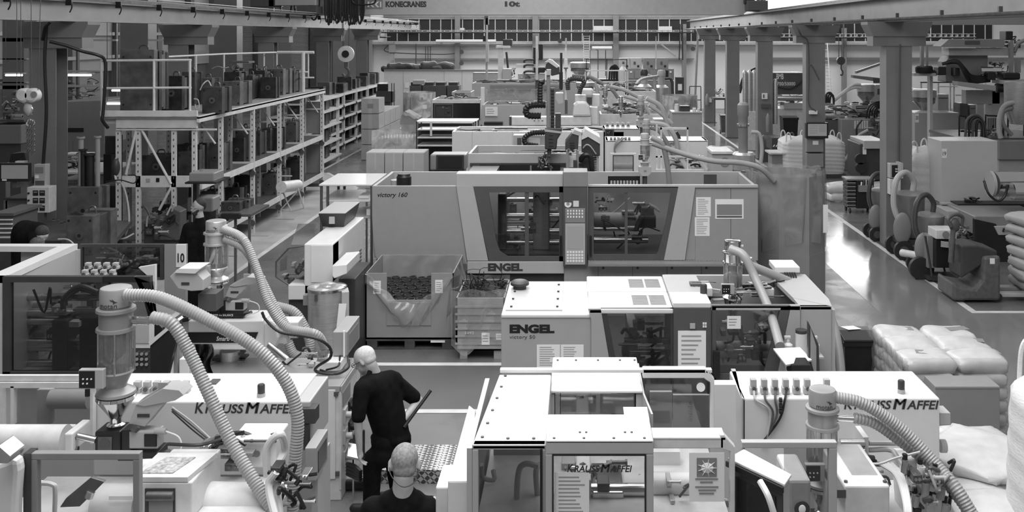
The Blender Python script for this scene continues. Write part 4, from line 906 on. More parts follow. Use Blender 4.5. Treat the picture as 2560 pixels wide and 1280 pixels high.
G().cyl(P(2003, 893, 9.25), P(2003, 832, 9.25), .055, n=20).o('tub_body', WH, t); G().cyl(P(2003, 832, 9.25), P(2003, 824, 9.25), .055, n=20).o('tub_lid', VD, t)
# ================================================================ PEOPLE
def blob(name, prims, m, par, voxel=.014, it=4, **kw):
    g = G()
    for p in prims:
        if p[0] == 'c':
            a, b, r0, r1 = Vector(p[1]), Vector(p[2]), p[3], p[4]
            g.cyl(a, b, r0, r1, 16).ell(a, (r0,)*3, 16, 10).ell(b, (r1,)*3, 16, 10)
        else: g.ell(p[1], p[2], 20, 14, p[3] if len(p) > 3 else None)
    o = g.o(name, m, par, **kw)
    r = o.modifiers.new('skin', 'REMESH'); r.mode = 'VOXEL'; r.voxel_size = voxel; r.use_smooth_shade = True
    s = o.modifiers.new('soft', 'SMOOTH'); s.factor = .5; s.iterations = it
    return o
def hand(w_, d, spread, L=.085):
    """palm and five bent fingers from wrist w_ pointing along d; spread = across the knuckles"""
    w_, d, sp = Vector(w_), Vector(d).normalized(), Vector(spread).normalized(); n = d.cross(sp)
    pr = [('c', w_, w_+d*.05, .026, .03), ('c', w_+d*.05-sp*.018, w_+d*.075-sp*.026, .016, .014), ('c', w_+d*.05+sp*.018, w_+d*.075+sp*.026, .016, .014)]
    for i, (o, l) in enumerate([(-.033, .06), (-.011, .075), (.011, .08), (.033, .07)]):
        k = w_+d*.08+sp*o; m = k+d*l*.5+n*.012; e = m+d*l*.35+n*.034
        pr += [('c', k, m, .0095, .009), ('c', m, e, .009, .008)]
    k = w_+d*.02+sp*.03; m = k+sp*.028+d*.03+n*.01; pr += [('c', k, m, .013, .0105), ('c', m, m+d*.03+n*.015, .0105, .009)]
    return pr
def R3(rx=0, ry=0, rz=0):
    from mathutils import Euler
    return Euler((rx, ry, rz)).to_matrix()
def face(hc, f, up, k=1.):
    """eye, nose, mouth, ear pieces of a head centred hc, looking along f"""
    f = Vector(f).normalized(); up = Vector(up).normalized(); s = f.cross(up).normalized()
    pr = [('c', hc+f*.088*k+up*.005, hc+f*.112*k-up*.03, .01, .016), ('c', hc+f*.088*k-up*.062-s*.018, hc+f*.088*k-up*.062+s*.018, .011, .011), ('e', hc+f*.07*k-up*.092, (.032, .032, .028))]
    for q in (-1, 1):
        pr += [('c', hc+s*.076*q*k-f*.005+up*.012, hc+s*.083*q*k-f*.012-up*.03, .014, .01), ('c', hc+f*.085*k+s*.02*q+up*.03, hc+f*.074*k+s*.05*q+up*.026, .011, .009)]
    return pr, f, up, s
# ---- man 1: bending left at the cabinet
Yp = 8.75
t = T('person', 'grey-haired man in black polo and glasses bending over the white cabinet, holding a dark bar', 'person', (X(960, Yp), Yp, 0))
hc = P(911, 900, Yp+.05); f = Vector((-.82, .2, -.5)); up = Vector((-.5, .1, .84))
pr, f, up, s = face(hc, f, up)
ne = P(940, 950, Yp+.08); le = P(895, 1050, Yp-.22); lw = P(899, 1125, Yp-.2)
re_ = P(1046, 1002, Yp+.32); rs = P(990, 960, Yp+.2); rw = P(1010, 1048, Yp+.1); ls = P(905, 975, Yp-.15)
skin = pr+[('e', hc-f*.01+up*.02, (.1, .078, .1), R3(0, -.5, -.2)), ('e', hc+f*.035-up*.045, (.06, .062, .065)), ('c', hc-f*.03-up*.06, ne, .06, .07),
    ('c', ls, le, .052, .045), ('c', le, lw, .042, .028), ('c', rs, re_, .055, .046), ('c', re_, rw, .045, .03)]
skin += hand(lw, (.1, .1, -1), (0, 1, 0)); skin += hand(rw, (-1, -.2, -.6), (0, 1, .2))
# unseen trunk and legs keep the body one figure
hip = P(982, 1112, Yp+.1)
skin += [('c', ne, P(938, 975, Yp+.03), .07, .07), ('c', P(938, 975, Yp+.03), hip, .07, .07), ('c', hip+Vector((-.07, -.07, -.05)), Vector((hip.x-.17, hip.y-.08, .52)), .05, .04), ('c', Vector((hip.x-.17, hip.y-.08, .52)), Vector((hip.x-.19, hip.y-.05, .08)), .04, .035), ('c', hip+Vector((.03, .08, -.05)), Vector((hip.x-.02, hip.y+.1, .52)), .05, .04), ('c', Vector((hip.x-.02, hip.y+.1, .52)), Vector((hip.x+.02, hip.y+.18, .08)), .04, .035)]
body = blob('body', skin, SK, t, .011, 3)
sh = [('c', P(925, 968, Yp-.06), P(982, 955, Yp+.16), .115, .1), ('c', P(938, 975, Yp), P(975, 1085, Yp+.08), .14, .145), ('c', P(965, 975, Yp+.1), P(985, 1080, Yp+.1), .13, .14), ('e', P(977, 1092, Yp+.09), (.19, .16, .07)),
      ('c', ls+Vector((0, 0, .02)), le.lerp(ls, .12), .075, .066), ('c', rs+Vector((-.03, 0, .02)), rs.lerp(re_, .78), .088, .07), ('c', P(932, 945, Yp+.06), P(937, 958, Yp+.06), .08, .1), ('c', P(915, 960, Yp-.05), P(975, 948, Yp+.12), .08, .085)]
blob('polo_shirt', sh, FB, t, .016, 5)
tr = [('c', P(962, 1100, Yp+.04), P(994, 1100, Yp+.14), .13, .13), ('c', hip+Vector((-.07, -.07, -.05)), Vector((hip.x-.17, hip.y-.08, .52)), .125, .09), ('c', Vector((hip.x-.17, hip.y-.08, .52)), Vector((hip.x-.19, hip.y-.05, .08)), .09, .075),
      ('c', hip+Vector((.03, .08, -.05)), Vector((hip.x-.02, hip.y+.1, .52)), .125, .09), ('c', Vector((hip.x-.02, hip.y+.1, .52)), Vector((hip.x+.02, hip.y+.18, .08)), .09, .075)]
blob('trousers', tr, FB, t, .018, 4)
for q, dx in ((-.19, -.05), (.02, .18)): blob('shoe', [('c', (hip.x+q, hip.y+dx, .05), (hip.x+q-.16, hip.y+dx+.02, .045), .052, .045)], BK, t, .014, 3)
blob('hair', [('e', hc-f*.03+up*.032, (.094, .08, .088), R3(0, -.5, -.2)), ('e', hc-f*.05-up*.01, (.062, .074, .06), R3(0, -.5, -.2))], mat('white_hair', .55, .9, nz=.15, scale=80), t, .012, 2)
gl = G().tube([hc-s*.083+up*.012, hc-s*.08+f*.06+up*.012, hc-s*.065+f*.105+up*.012], .0035, 6, 4).tube([hc+s*.083+up*.012, hc+s*.065+f*.105+up*.012], .0035, 6, 1)
for q in (-1, 1): c = hc+f*.108+s*.034*q+up*.008; gl.tube([c+s*.024*math.cos(a)+up*.018*math.sin(a) for a in [i*PI/5 for i in range(11)]], .003, 6, 1)
gl.o('glasses', VD, t)
G().tube([P(925, 928, Yp-.02), P(918, 945, Yp-.06), P(908, 955, Yp-.06)], .022, 8).o('collar', FB, t)
G().cyl(P(1077, 976, Yp+.2), P(1010, 1068, Yp+.02), .015, n=12).o('hand_bar', BK, None, label='dark bar held in the bending man\'s right hand', cat='bar')
G().cyl(P(908, 1076, Yp-.17), P(908, 1146, Yp-.17), .015, n=12).o('pry_tool', BK, None, label='short dark bar held in the bending man\'s left hand', cat='tool')
# ---- man 2: nearest, seen from behind
Yq = 6.2; cx = X(1011, Yq)
t = T('person', 'man with close-cropped hair in black shirt seen from behind, nearest the bottom edge', 'person', (cx, Yq, 0))
hc = Vector((cx+.0, Yq, 1.625)); f = Vector((-.15, 1, -.3)); up = Vector((0, .3, 1))
pr, f, up, s = face(hc, f, up, 1.05)
pr += [('c', hc+s*q*.09-f*.0+up*.012, hc+s*q*.094-f*.012-up*.035, .018, .012) for q in (-1, 1)]
skin = pr+[('e', hc+up*.025, (.088, .102, .102)), ('e', hc-up*.05+f*.03, (.07, .075, .07)), ('c', hc-up*.06-f*.02, (cx-.01, Yq-.03, 1.4), .064, .072),
    ('c', (cx-.18, Yq, 1.36), (cx-.3, Yq+.03, 1.1), .055, .045), ('c', (cx-.3, Yq+.03, 1.1), (cx-.25, Yq+.25, .95), .042, .03), ('c', (cx+.18, Yq, 1.36), (cx+.28, Yq+.03, 1.1), .055, .045), ('c', (cx+.28, Yq+.03, 1.1), (cx+.2, Yq+.25, .95), .042, .03),
    ('c', (cx, Yq, 1.4), (cx, Yq, .95), .06, .07), ('c', (cx-.09, Yq, .95), (cx-.1, Yq, .1), .08, .05), ('c', (cx+.09, Yq, .95), (cx+.1, Yq, .1), .06, .04)]
skin += hand((cx-.25, Yq+.25, .95), (0, 1, -.2), (1, 0, 0)); skin += hand((cx+.2, Yq+.25, .95), (0, 1, -.2), (-1, 0, 0))
blob('body', skin, SK, t, .011, 3)
blob('shirt', [('c', (cx-.19, Yq-.01, 1.335), (cx+.16, Yq-.01, 1.335), .085, .085), ('c', (cx-.09, Yq-.02, 1.39), (cx+.07, Yq-.02, 1.39), .075, .075), ('c', (cx-.1, Yq, 1.25), (cx-.08, Yq, .95), .14, .13), ('c', (cx+.1, Yq, 1.25), (cx+.08, Yq, .95), .14, .13), ('c', (cx-.2, Yq, 1.33), (cx-.28, Yq+.03, 1.14), .085, .07), ('c', (cx+.17, Yq, 1.33), (cx+.25, Yq+.03, 1.14), .085, .07), ('c', (cx-.01, Yq-.03, 1.36), (cx-.01, Yq-.02, 1.455), .1, .078)], FB, t, .014, 4)
blob('trousers', [('c', (cx-.05, Yq, .95), (cx+.05, Yq, .95), .14, .14), ('c', (cx-.09, Yq, .9), (cx-.11, Yq, .1), .11, .08), ('c', (cx+.09, Yq, .9), (cx+.11, Yq, .1), .11, .08)], FB, t, .02, 3)
for q in (-.11, .11): blob('shoe', [('c', (cx+q, Yq, .05), (cx+q, Yq+.17, .045), .052, .045)], BK, t, .014, 3)
blob('cropped_hair', [('e', hc+up*.032-f*.006, (.0885, .1, .1)), ('e', hc-up*.03-f*.035, (.073, .06, .06))], mat('cropped_hair', .24, .8, nz=.3, scale=60), t, .012, 2)
G().tube([hc-s*.093+up*.01, hc-s*.085-f*.045-up*.05, hc-s*.03-f*.1-up*.105, hc+s*.02-f*.1-up*.12, hc+s*.075-f*.06-up*.09, hc+s*.094-up*.0], .0035, 6).o('glasses_cord', BK, t)
# ---- man 3: bearded, in front of the rack, looking left
Yr = 14.8; cx = X(497, Yr)
t = T('person', 'bearded man in dark shirt and safety glasses standing before the mould rack', 'person', (cx, Yr, 0))
hc = Vector((cx, Yr, 1.74)); f = Vector((-.75, -.6, -.1)); up = Vector((0, 0, 1))
pr, f, up, s = face(hc, f, up)
skin = pr+[('e', hc+up*.02, (.09, .09, .105)), ('e', hc-up*.05+f*.03, (.062, .062, .07)), ('c', hc-up*.06, (cx+.03, Yr, 1.5), .058, .065), ('c', (cx-.17, Yr, 1.42), (cx-.26, Yr-.05, 1.1), .055, .042), ('c', (cx-.26, Yr-.05, 1.1), (cx-.22, Yr-.2, .88), .04, .028), ('c', (cx+.2, Yr, 1.42), (cx+.28, Yr, 1.1), .055, .042), ('c', (cx+.28, Yr, 1.1), (cx+.22, Yr-.2, .88), .04, .028),
    ('c', (cx, Yr, 1.4), (cx, Yr, .95), .06, .07), ('c', (cx-.09, Yr, .95), (cx-.1, Yr, .1), .08, .05), ('c', (cx+.09, Yr, .95), (cx+.1, Yr, .1), .06, .04)]
skin += hand((cx-.22, Yr-.2, .88), (0, -.6, -1), (1, 0, 0)); skin += hand((cx+.22, Yr-.2, .88), (0, -.6, -1), (-1, 0, 0))
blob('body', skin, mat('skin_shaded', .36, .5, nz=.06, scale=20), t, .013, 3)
blob('shirt', [('c', (cx-.15, Yr, 1.42), (cx+.19, Yr, 1.42), .09, .09), ('c', (cx-.08, Yr, 1.3), (cx-.07, Yr, .95), .14, .14), ('c', (cx+.12, Yr, 1.3), (cx+.1, Yr, .95), .14, .14), ('c', (cx-.17, Yr, 1.42), (cx-.25, Yr-.04, 1.12), .08, .06), ('c', (cx+.2, Yr, 1.42), (cx+.27, Yr, 1.12), .08, .06), ('c', (cx+.02, Yr, 1.46), (cx+.02, Yr, 1.55), .09, .072)], FB, t, .02, 4)
blob('trousers', [('c', (cx-.05, Yr, .95), (cx+.07, Yr, .95), .14, .14), ('c', (cx-.09, Yr, .9), (cx-.11, Yr, .1), .11, .08), ('c', (cx+.09, Yr, .9), (cx+.11, Yr, .1), .11, .08)], FB, t, .025, 3)
for q in (-.11, .11): blob('shoe', [('c', (cx+q, Yr, .05), (cx+q-.1, Yr-.12, .045), .052, .045)], BK, t, .016, 3)
blob('hair', [('e', hc+up*.05-f*.02, (.092, .092, .085)), ('e', hc-f*.045+up*.01, (.07, .07, .075))], HB, t, .013, 2)
blob('beard', [('e', hc-up*.085+f*.05, (.055, .055, .045)), ('c', hc-up*.04+f*.03-s*.065, hc-up*.07+f*.07-s*.02, .02, .025), ('c', hc-up*.04+f*.03+s*.065, hc-up*.07+f*.07+s*.02, .02, .025)], HB, t, .013, 2)
G().tube([hc-s*.08+up*.012, hc-s*.06+f*.09+up*.012, hc+f*.108+up*.01, hc+s*.06+f*.09+up*.012, hc+s*.08+up*.012], .005, 6, 3).o('glasses', LG, t)
# ---- man 4 and 5: bent over at the bench, left
def bent(label, hx, hy, Y, bx0, bx1, by, rad, dark=HB):
    t = T('person', label, 'person', (X(bx0+20, Y), Y, 0)); hc = P(hx, hy, Y-.05); f = Vector((.6, -.5, -.65)); up = Vector((.55, -.45, .75))
    pr, f, up, s = face(hc, f, up); bx = X(bx0+10, Y); hz = Z(by, Y)-.2
    c = P((bx0+bx1)/2, by+25, Y+.1)
    skin = pr+[('e', hc, (.09, .09, .105)), ('c', hc-f*.02-up*.05, c+Vector((.15, 0, .02)), .055, .07), ('c', c+Vector((.12, -.18, 0)), c+Vector((.3, -.35, -.25)), .05, .04), ('c', c+Vector((.3, -.35, -.25)), c+Vector((.45, -.2, -.3)), .04, .028), ('c', c, (bx, Y+.1, .95), .1, .12), ('c', (bx, Y, .95), (bx, Y, .1), .08, .05), ('c', (bx, Y+.2, .95), (bx, Y+.2, .1), .08, .05)]
    skin += hand(c+Vector((.45, -.2, -.3)), (1, .2, -.2), (0, 1, 0))
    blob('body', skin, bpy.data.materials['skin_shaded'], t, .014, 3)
    blob('shirt', [('c', P(bx0+22, by+24, Y), P(bx1-22, by+22, Y), .17, .13), ('c', P(bx0+22, by+30, Y+.1), (bx, Y+.1, .9), .18, .16), ('c', c+Vector((.12, -.18, 0)), c+Vector((.25, -.3, -.18)), .08, .065)], FB, t, .02, 4)
    blob('trousers', [('c', (bx, Y, .9), (bx, Y, .1), .12, .08), ('c', (bx, Y+.2, .9), (bx, Y+.2, .1), .12, .08)], FB, t, .03, 2)
    blob('hair', [('e', hc+up*.03-f*.02, (.094, .094, .095))], dark, t, .014, 2)
bent('man in dark top bent low over the bench at far left, balding dark hair', 104, 585, 13.6, 40, 118, 556, .2)
bent('curly-haired head low at far left in front of the balding man', 92, 617, 12.6, 60, 110, 622, .2, mat('curly_hair', .07, .9, nz=.5, scale=50, bump=1))

# ================================================================ STEP PLATE, BOXES AND BINS IN THE CROSS AISLE
TP = mat('tread_plate', .2, .3, .7, nz=.2)
nt = TP.node_tree; vv = nt.nodes.new('ShaderNodeTexWave'); vv.wave_type = 'BANDS'; vv.bands_direction = 'DIAGONAL'; vv.inputs['Scale'].default_value = 9
v2 = nt.nodes.new('ShaderNodeTexChecker'); v2.inputs['Scale'].default_value = 26
mp = nt.nodes.new('ShaderNodeMapping'); mp.inputs['Rotation'].default_value = (0, .78, .78); tcn = nt.nodes.new('ShaderNodeTexCoord')
nt.links.new(tcn.outputs['Object'], mp.inputs[0]); nt.links.new(mp.outputs[0], v2.inputs[0])
mxn = nt.nodes.new('ShaderNodeMixRGB'); mxn.inputs[1].default_value = (.1, .1, .1, 1); mxn.inputs[2].default_value = (.6, .6, .6, 1)
nt.links.new(v2.outputs[1], mxn.inputs[0]); nt.links.new(mxn.outputs[0], nt.nodes['Principled BSDF'].inputs['Base Color'])
bp = nt.nodes.new('ShaderNodeBump'); bp.inputs['Distance'].default_value = .004; nt.links.new(v2.outputs[1], bp.inputs['Height']); nt.links.new(bp.outputs[0], nt.nodes['Principled BSDF'].inputs['Normal'])
t = T('tread_plate_step', 'low step of raised-pattern tread plate beside the bending man', 'step', (-1.5, 9.6, 0))
G().box(-2.05, X(1150, 9.4), 9.4, 9.98, .12, .135).o('step_top', TP, t); G().box(-2.05, X(1150, 9.4), 9.4, 9.41, 0, .12).o('step_riser', TP, t); G().box(-2.0, X(1140, 9.4), 9.45, 9.9, 0, .12).o('step_frame', DG, t)
t = T('foot_pedal', 'dark foot pedal with grey tread on the floor left of the bending man', 'pedal', (X(885, 9.3), 9.3, 0))
G().obox((X(885, 9.3), 9.3, .06), (.32, .14, .09), (0, 0, .1)).o('pedal_base', BK, t, bev=.02); G().obox((X(885, 9.3), 9.3, .11), (.25, .1, .02), (0, 0, .1)).o('pedal_tread', LG, t)
t = T('cable_tray', 'perforated tray with thick cables between the cabinet and the bending man', 'tray', (X(888, 9.1), 9.1, 0))
G().obox(P(890, 1130, 9.1), (.16, .3, .02), (0, .3, .2)).box(X(884, 9.1), X(888, 9.1), 9.05, 9.1, 0, Z(1132, 9.1)).o('tray_body', ST, t)
for q in range(4): G().tube([P(868, 1160+q*8, 9.05), P(885, 1165+q*9, 8.98), P(902, 1180+q*6, 8.9)], .02, 8).o('thick_cable', BK, t)

# ---- gaylord box on a pallet, film lined
Yg = 13.4; x0, x1 = X(914, Yg), X(1134, Yg); D = 1.1; zb = .15; zt = Z(683, Yg)
t = T('pallet', 'wooden pallet under the big grey lined cardboard box', 'pallet', ((x0+x1)/2, Yg, 0))
PL = mat('dark_pallet_wood', .06, .8, nz=.3)
for i in range(5): G().box(x0+.0, x1, Yg+i*.235, Yg+i*.235+.15, .12, .145).o('deck_board', PL, t)
for i in range(3):
    for j in range(3): G().box([x0+.02, (x0+x1)/2-.07, x1-.16][i], [x0+.16, (x0+x1)/2+.07, x1-.02][i], Yg+j*.48+.0, Yg+j*.48+.12, .02, .12).o('block', PL, t)
for j in range(3): G().box(x0, x1, Yg+j*.48, Yg+j*.48+.12, 0, .02).o('bottom_board', PL, t)
G().box(x1-.32, x1-.12, Yg-.006, Yg, .1, .13).o('pallet_label', PA, t)
t = T('gaylord_box', 'large grey cardboard box with cut-down front, lined with clear film, on a pallet', 'box', ((x0+x1)/2, Yg, zb))
xm0, xm1 = X(967, Yg), X(1078, Yg); zc = Z(750, Yg)
G().prism([(x0, zb), (x1, zb), (x1, zt), (xm1, zt), (xm1, zc), (xm0, zc), (xm0, zt), (x0, zt)], Yg, Yg+.015).box(x0, x0+.015, Yg, Yg+D, zb, zt).box(x1-.015, x1, Yg, Yg+D, zb, zt).box(x0, x1, Yg+D, Yg+D+.015, zb, zt).box(x0, x1, Yg, Yg+D, zb, zb+.02).o('box_wall', CD, t)
G().box(xm0+.002, xm1-.002, Yg-.012, Yg, Z(813, Yg), zc-.03).o('folded_flap', CD, t)
for (a, b) in ((933, 702), (1088, 700)): sheet(a, b, a+19, b+33, Yg, t, seed=a, lines=5)
r = random.Random(8)
def film(u, v):
    a = x0+.03+(x1-x0-.06)*u; z = zt+.02-.55*v; return Vector((a, Yg+D-.03-.03*math.sin(u*20+v*4), z))
G().surf(film, 30, 8).o('film_liner', FM, t)
def film2(u, v):                                     # sags over the front opening
    a = x0+(x1-x0)*u; sag = math.sin(u*PI)**1.3; z = zt-.0-.42*sag+(-.26*v*(.5+.8*sag)+.02*math.sin(u*30+v*5))
    return Vector((a, Yg-.02-.06*math.sin(v*PI)*(.4+sag)-.012*math.sin(u*41+v*9), z))
G().surf(film2, 50, 12).o('film_overhang', FM, t)
def film3(u, v): return Vector((x1+.02+.1*v*math.sin(u*PI)+.012*math.sin(u*17), Yg+D*u, zt+.02-.4*v*(.6+.4*math.sin(u*5))))
G().surf(film3, 20, 8).o('film_overhang', FM, t)
n = 0
g0 = None
for j in range(7):
    for i in range(9):
        a = x0+.1+i*.13+(j % 2)*.06; y = Yg+.1+j*.15
        if a > x1-.08: continue
        c = (a, y, zc-.06+.012*((i+j) % 2)+.012*j)
        if g0 is None: g0 = G().lathe([(.04, 0), (.062, 0), (.062, .05), (.045, .05), (.04, 0)], c, 14).o('moulded_ring', VD, None, label='black moulded rings heaped in the lined cardboard box', cat='moulded part', group='moulded rings in the gaylord box')
        else:
            c_ = g0.copy(); c_.location = Vector(c); c_.rotation_euler = (r.uniform(-.1, .1), r.uniform(-.1, .1), 0); sc.collection.objects.link(c_)
G().box(x0+.02, x1-.02, Yg+.02, Yg+D-.03, zb+.03, zc-.07).o('loose_rings', VD, None, label='mass of black rings deep in the cardboard box', cat='moulded parts', kind='stuff')
# ---- plastic crate with film and black scrap
Yk = 13.0; x0, x1 = X(1140, Yk), X(1262, Yk); D = 1.0; zt = Z(745, Yk)
t = T('plastic_crate', 'grey slatted plastic crate draped in clear film, full of black scrap', 'crate', ((x0+x1)/2, Yk, 0))
g = G().box(x0, x1, Yk, Yk+.02, .12, zt).box(x0, x0+.02, Yk, Yk+D, .12, zt).box(x1-.02, x1, Yk, Yk+D, .12, zt).box(x0, x1, Yk+D-.02, Yk+D, .12, zt).box(x0, x1, Yk, Yk+D, .12, .14)
for i in range(6): g.box(x0-.012, x1+.012, Yk-.012, Yk+.0, .2+i*.1, .225+i*.1)
g.o('crate_wall', CR, t)
for a in (x0+.05, x1-.15):
    for b in (Yk+.02, Yk+D-.12):
        G().box(a, a+.1, b, b+.1, 0, .12).o('crate_foot', CR, t)
sheet(1204, 832, 1224, 862, Yk-.012, t, seed=5, lines=3); sheet(1240, 834, 1256, 850, Yk-.012, t, seed=6, lines=2)
text('1492', 1163, 829, 1185, 836, Yk-.013, PA, t)
G().surf(lambda u, v: Vector((x0-.06+(x1-x0+.12)*u, Yk-.05-.05*math.sin(u*13+v*4)-.03*math.sin(v*7), zt+.12-(.75+.12*math.sin(u*7))*v)), 30, 14).o('film_drape', FM, t)
G().surf(lambda u, v: Vector((x0-.05-.05*math.sin(u*9)-.06*v, Yk+D*u, zt+.2-(.7-.2*math.sin(u*4))*v)), 20, 10).o('film_drape', FM, t)
G().surf(lambda u, v: Vector((x0+(x1-x0)*u, Yk+D+.02*math.sin(u*15), zt+.06-.3*v)), 20, 6).o('film_drape', FM, t)
g = G(); r = random.Random(4)
for i in range(90):
    c = Vector((r.uniform(x0+.05, x1-.05), r.uniform(Yk+.05, Yk+D-.1), zt-.02)); h = .1 if i % 9 else .3
    g.tube([c, c+Vector((r.uniform(-.08, .08), r.uniform(-.08, .08), r.uniform(.02, h))), c+Vector((r.uniform(-.15, .15), r.uniform(-.1, .1), r.uniform(0, h)))], .006, 5, 2)
g.box(x0+.03, x1-.03, Yk+.03, Yk+D-.03, .3, zt-.01)
g.o('plastic_scrap', BK, None, label='tangled black plastic sprue scrap filling the grey crate', cat='scrap', kind='stuff')
# ---- octagonal bin with film liner, right of victory 160
Yo = 16.0; xc = X(1985, Yo)+0; r0 = .62; zo = Z(440, Yo)
t = T('octagonal_bin', 'tall grey octagonal cardboard bin lined with clear film, beside the long grey machine', 'bin', (xc, Yo+.6, 0))
def octo(rr, z0, z1, th=.012):
    g = G(); pts = [(xc+rr*math.cos(PI/8+i*PI/4)/math.cos(PI/8), Yo+.6+rr*math.sin(PI/8+i*PI/4)/math.cos(PI/8)) for i in range(8)]
    for i in range(8):
        a, b = pts[i], pts[(i+1) % 8]; q = lambda p, k: (xc+(p[0]-xc)*k, Yo+.6+(p[1]-Yo-.6)*k)
        c, d = q(b, 1-th), q(a, 1-th); g.prism([a, b, c, d], z0, z1, 'z')
    return g
octo(.605, 0, zo-.02).o('bin_wall', CD, t)
octo(.612, .02, Z(640, Yo)).o('lower_sleeve', CD, t)
def liner(u, v):
    a = 2*PI*u; rr = .66+.02*math.sin(a*9+v*3)+.015*math.sin(a*17)
    rr *= 1/max(math.cos((a % (PI/4))-PI/8), .9)*.96; z = zo+.03-v*(1.25+.12*math.sin(a*2+1))
    return Vector((xc+rr*math.cos(a), Yo+.6+rr*math.sin(a), z))
G().surf(liner, 90, 14, True).o('film_liner', FM, t)
def lip(u, v):
    a = 2*PI*u; rr = .6*(1-.12*v)+.015*math.sin(a*11); return Vector((xc+rr*math.cos(a), Yo+.6+rr*math.sin(a), zo+.05-.35*v+.03*math.sin(a*7)))
G().surf(lip, 80, 6, True).o('film_lip', FM, t)
G().pb(2058, 512, 2070, 582, Yo-.05, .01).o('paper_label', PA, t)

# ---- white machine with octagonal clear guard, grey hopper box on it
t = T('small_moulding_machine', 'narrow white machine with clear octagonal guard, seen end on, grey box on top', 'machine', (X(815, 12.6), 12.8, 0))
ys = 12.5; xa, xb = X(760, ys), X(832, ys); zt = Z(610, ys)
G().box(xa, xb, ys, 14.35, .9, zt).o('white_hood', WH, t, bev=.015)
G().box(X(778, ys), xb, ys-.01, ys+.3, Z(705, ys), zt-.02).o('hood_front', WH, t)
G().prism([(X(840, ys), Z(655, ys)), (X(876, ys), Z(652, ys)), (X(876, ys), Z(675, ys)), (X(845, ys), Z(687, ys)), (X(840, ys), Z(680, ys))], ys-.2, 13.05).o('side_duct', WH, t, bev=.01)
g = G()
for k in range(5): g.box(xb, xb+.006, 13.8, 14.15, zt-.45-k*.05, zt-.43-k*.05)
g.o('vent_slots', DG, t)
G().box(X(848, 12.8), X(888, 12.8), 12.8, 13.75, 0, Z(697, 12.8)).o('dark_cabinet', VD, t, bev=.01)
G().box(xa, xb, ys+.1, 14.3, 0, .9).o('machine_bed', DG, t)
pts = [(722, 620), (758, 615), (775, 618), (775, 700), (762, 716), (722, 712), (690, 692), (690, 655)]
G().pp(pts, ys+.1, .012).o('clear_guard', GL, t)
G().tube([P(a, b, ys+.1) for a, b in pts]+[P(*pts[0], ys+.1)], .012, 6, 1).o('guard_edge', DG, t)
G().pp([(700, 650), (718, 640), (716, 675), (700, 678)], ys+.2, .01).o('guard_label', MG, t)
G().prism([(X(722, ys), ys+.1), (X(775, ys), ys+.1), (X(790, 14), 14), (X(745, 14), 14)], Z(616, ys)-.01, Z(616, ys), 'z').o('guard_roof', GL, t)
G().box(X(753, ys), X(768, ys), ys+.2, ys+.5, Z(705, ys), Z(625, ys)).o('platen', WD, t, bev=.01)
G().pb(720, 712, 778, 750, ys, .5).o('front_block', WH, t, bev=.012); G().pb(722, 750, 775, None, ys+.05, .5).o('front_base', VD, t)
innards(t, 700, 650, 775, 715, ys+.25, .3, 51, 16, .4)
t = T('hopper_box', 'dark grey tapered sheet-metal box standing on the narrow white machine', 'box', (X(840, 13.8), 13.8, zt))
z1 = zt+.005; a = X(806, 13.6); b = X(860, 13.6); c = X(800, 13.6); d = X(868, 13.6); zz = Z(531, 13.6)
G().add([(a, 13.6, z1), (b, 13.6, z1), (b, 14.3, z1), (a, 14.3, z1), (c, 13.5, zz), (d, 13.5, zz), (d, 14.4, zz), (c, 14.4, zz)], [(3, 2, 1, 0), (4, 5, 6, 7), (0, 1, 5, 4), (1, 2, 6, 5), (2, 3, 7, 6), (3, 0, 4, 7)]).o('box_body', VD, t, bev=.01)
G().box(c, d, 13.5, 14.4, zz, zz+.012).o('box_lid', LG, t, bev=.004); G().box(X(822, 13.5), X(836, 13.5), 13.51, 13.53, Z(560, 13.5), Z(542, 13.5)).o('emblem', LG, t)
# ---- steel drum with film top and hang-on controller
Yd = 12.0; xc = X(818, Yd); rd = .235; zd = Z(716, Yd)
t = T('steel_drum', 'brushed steel drum hopper with clear film lid behind the steel deck', 'drum', (xc, Yd, 0))
G().lathe([(rd*.75, .3), (rd, .5), (rd, zd-.03)], (xc, Yd, 0), 40).o('drum_body', SB, t)
G().lathe([(rd, zd-.03), (rd*1.03, zd-.03), (rd*1.03, zd), (rd*.98, zd)], (xc, Yd, 0), 40).o('drum_rim', ST, t)
G().surf(lambda u, v: Vector((xc+rd*v*.97*math.cos(2*PI*u), Yd+rd*v*.97*math.sin(2*PI*u), zd+.012*math.sin(9*u*PI)*v+.01*math.cos(v*9))), 40, 8, True).o('film_lid', FW, t)
for a in (-2.2, -.9, .9): G().cyl((xc+.16*math.cos(a), Yd+.16*math.sin(a), 0), (xc+.16*math.cos(a), Yd+.16*math.sin(a), .36), .02, n=10).o('drum_leg', ST, t)
G().obox((xc+rd*1.0, Yd-.06, zd-.25), (.09, .22, .45), (0, 0, .3)).o('controller', LG, t, bev=.006); G().obox((xc+rd*.98, Yd-.24, zd-.36), (.09, .004, .42), (0, .1, .3)).o('paper_sheet', PA, t)
G().box(xc-rd-.05, xc-rd+.02, Yd-.06, Yd+.06, zd-.22, zd-.1).o('clamp', MG, t); G().box(xc-.09, xc-.06, Yd-rd-.02, Yd-rd+.01, zd-.12, zd-.04).o('latch', DS, t)
hose([(690, 765, 11.4), (735, 780, 11.4), (762, 820, 11.4), (775, 860, 11.4), (765, 890, 11.4), (735, 885, 11.4), (720, 855, 11.4)], .055, label='thick ribbed hose coiled beside the steel drum', cat='hose', rib=.05)
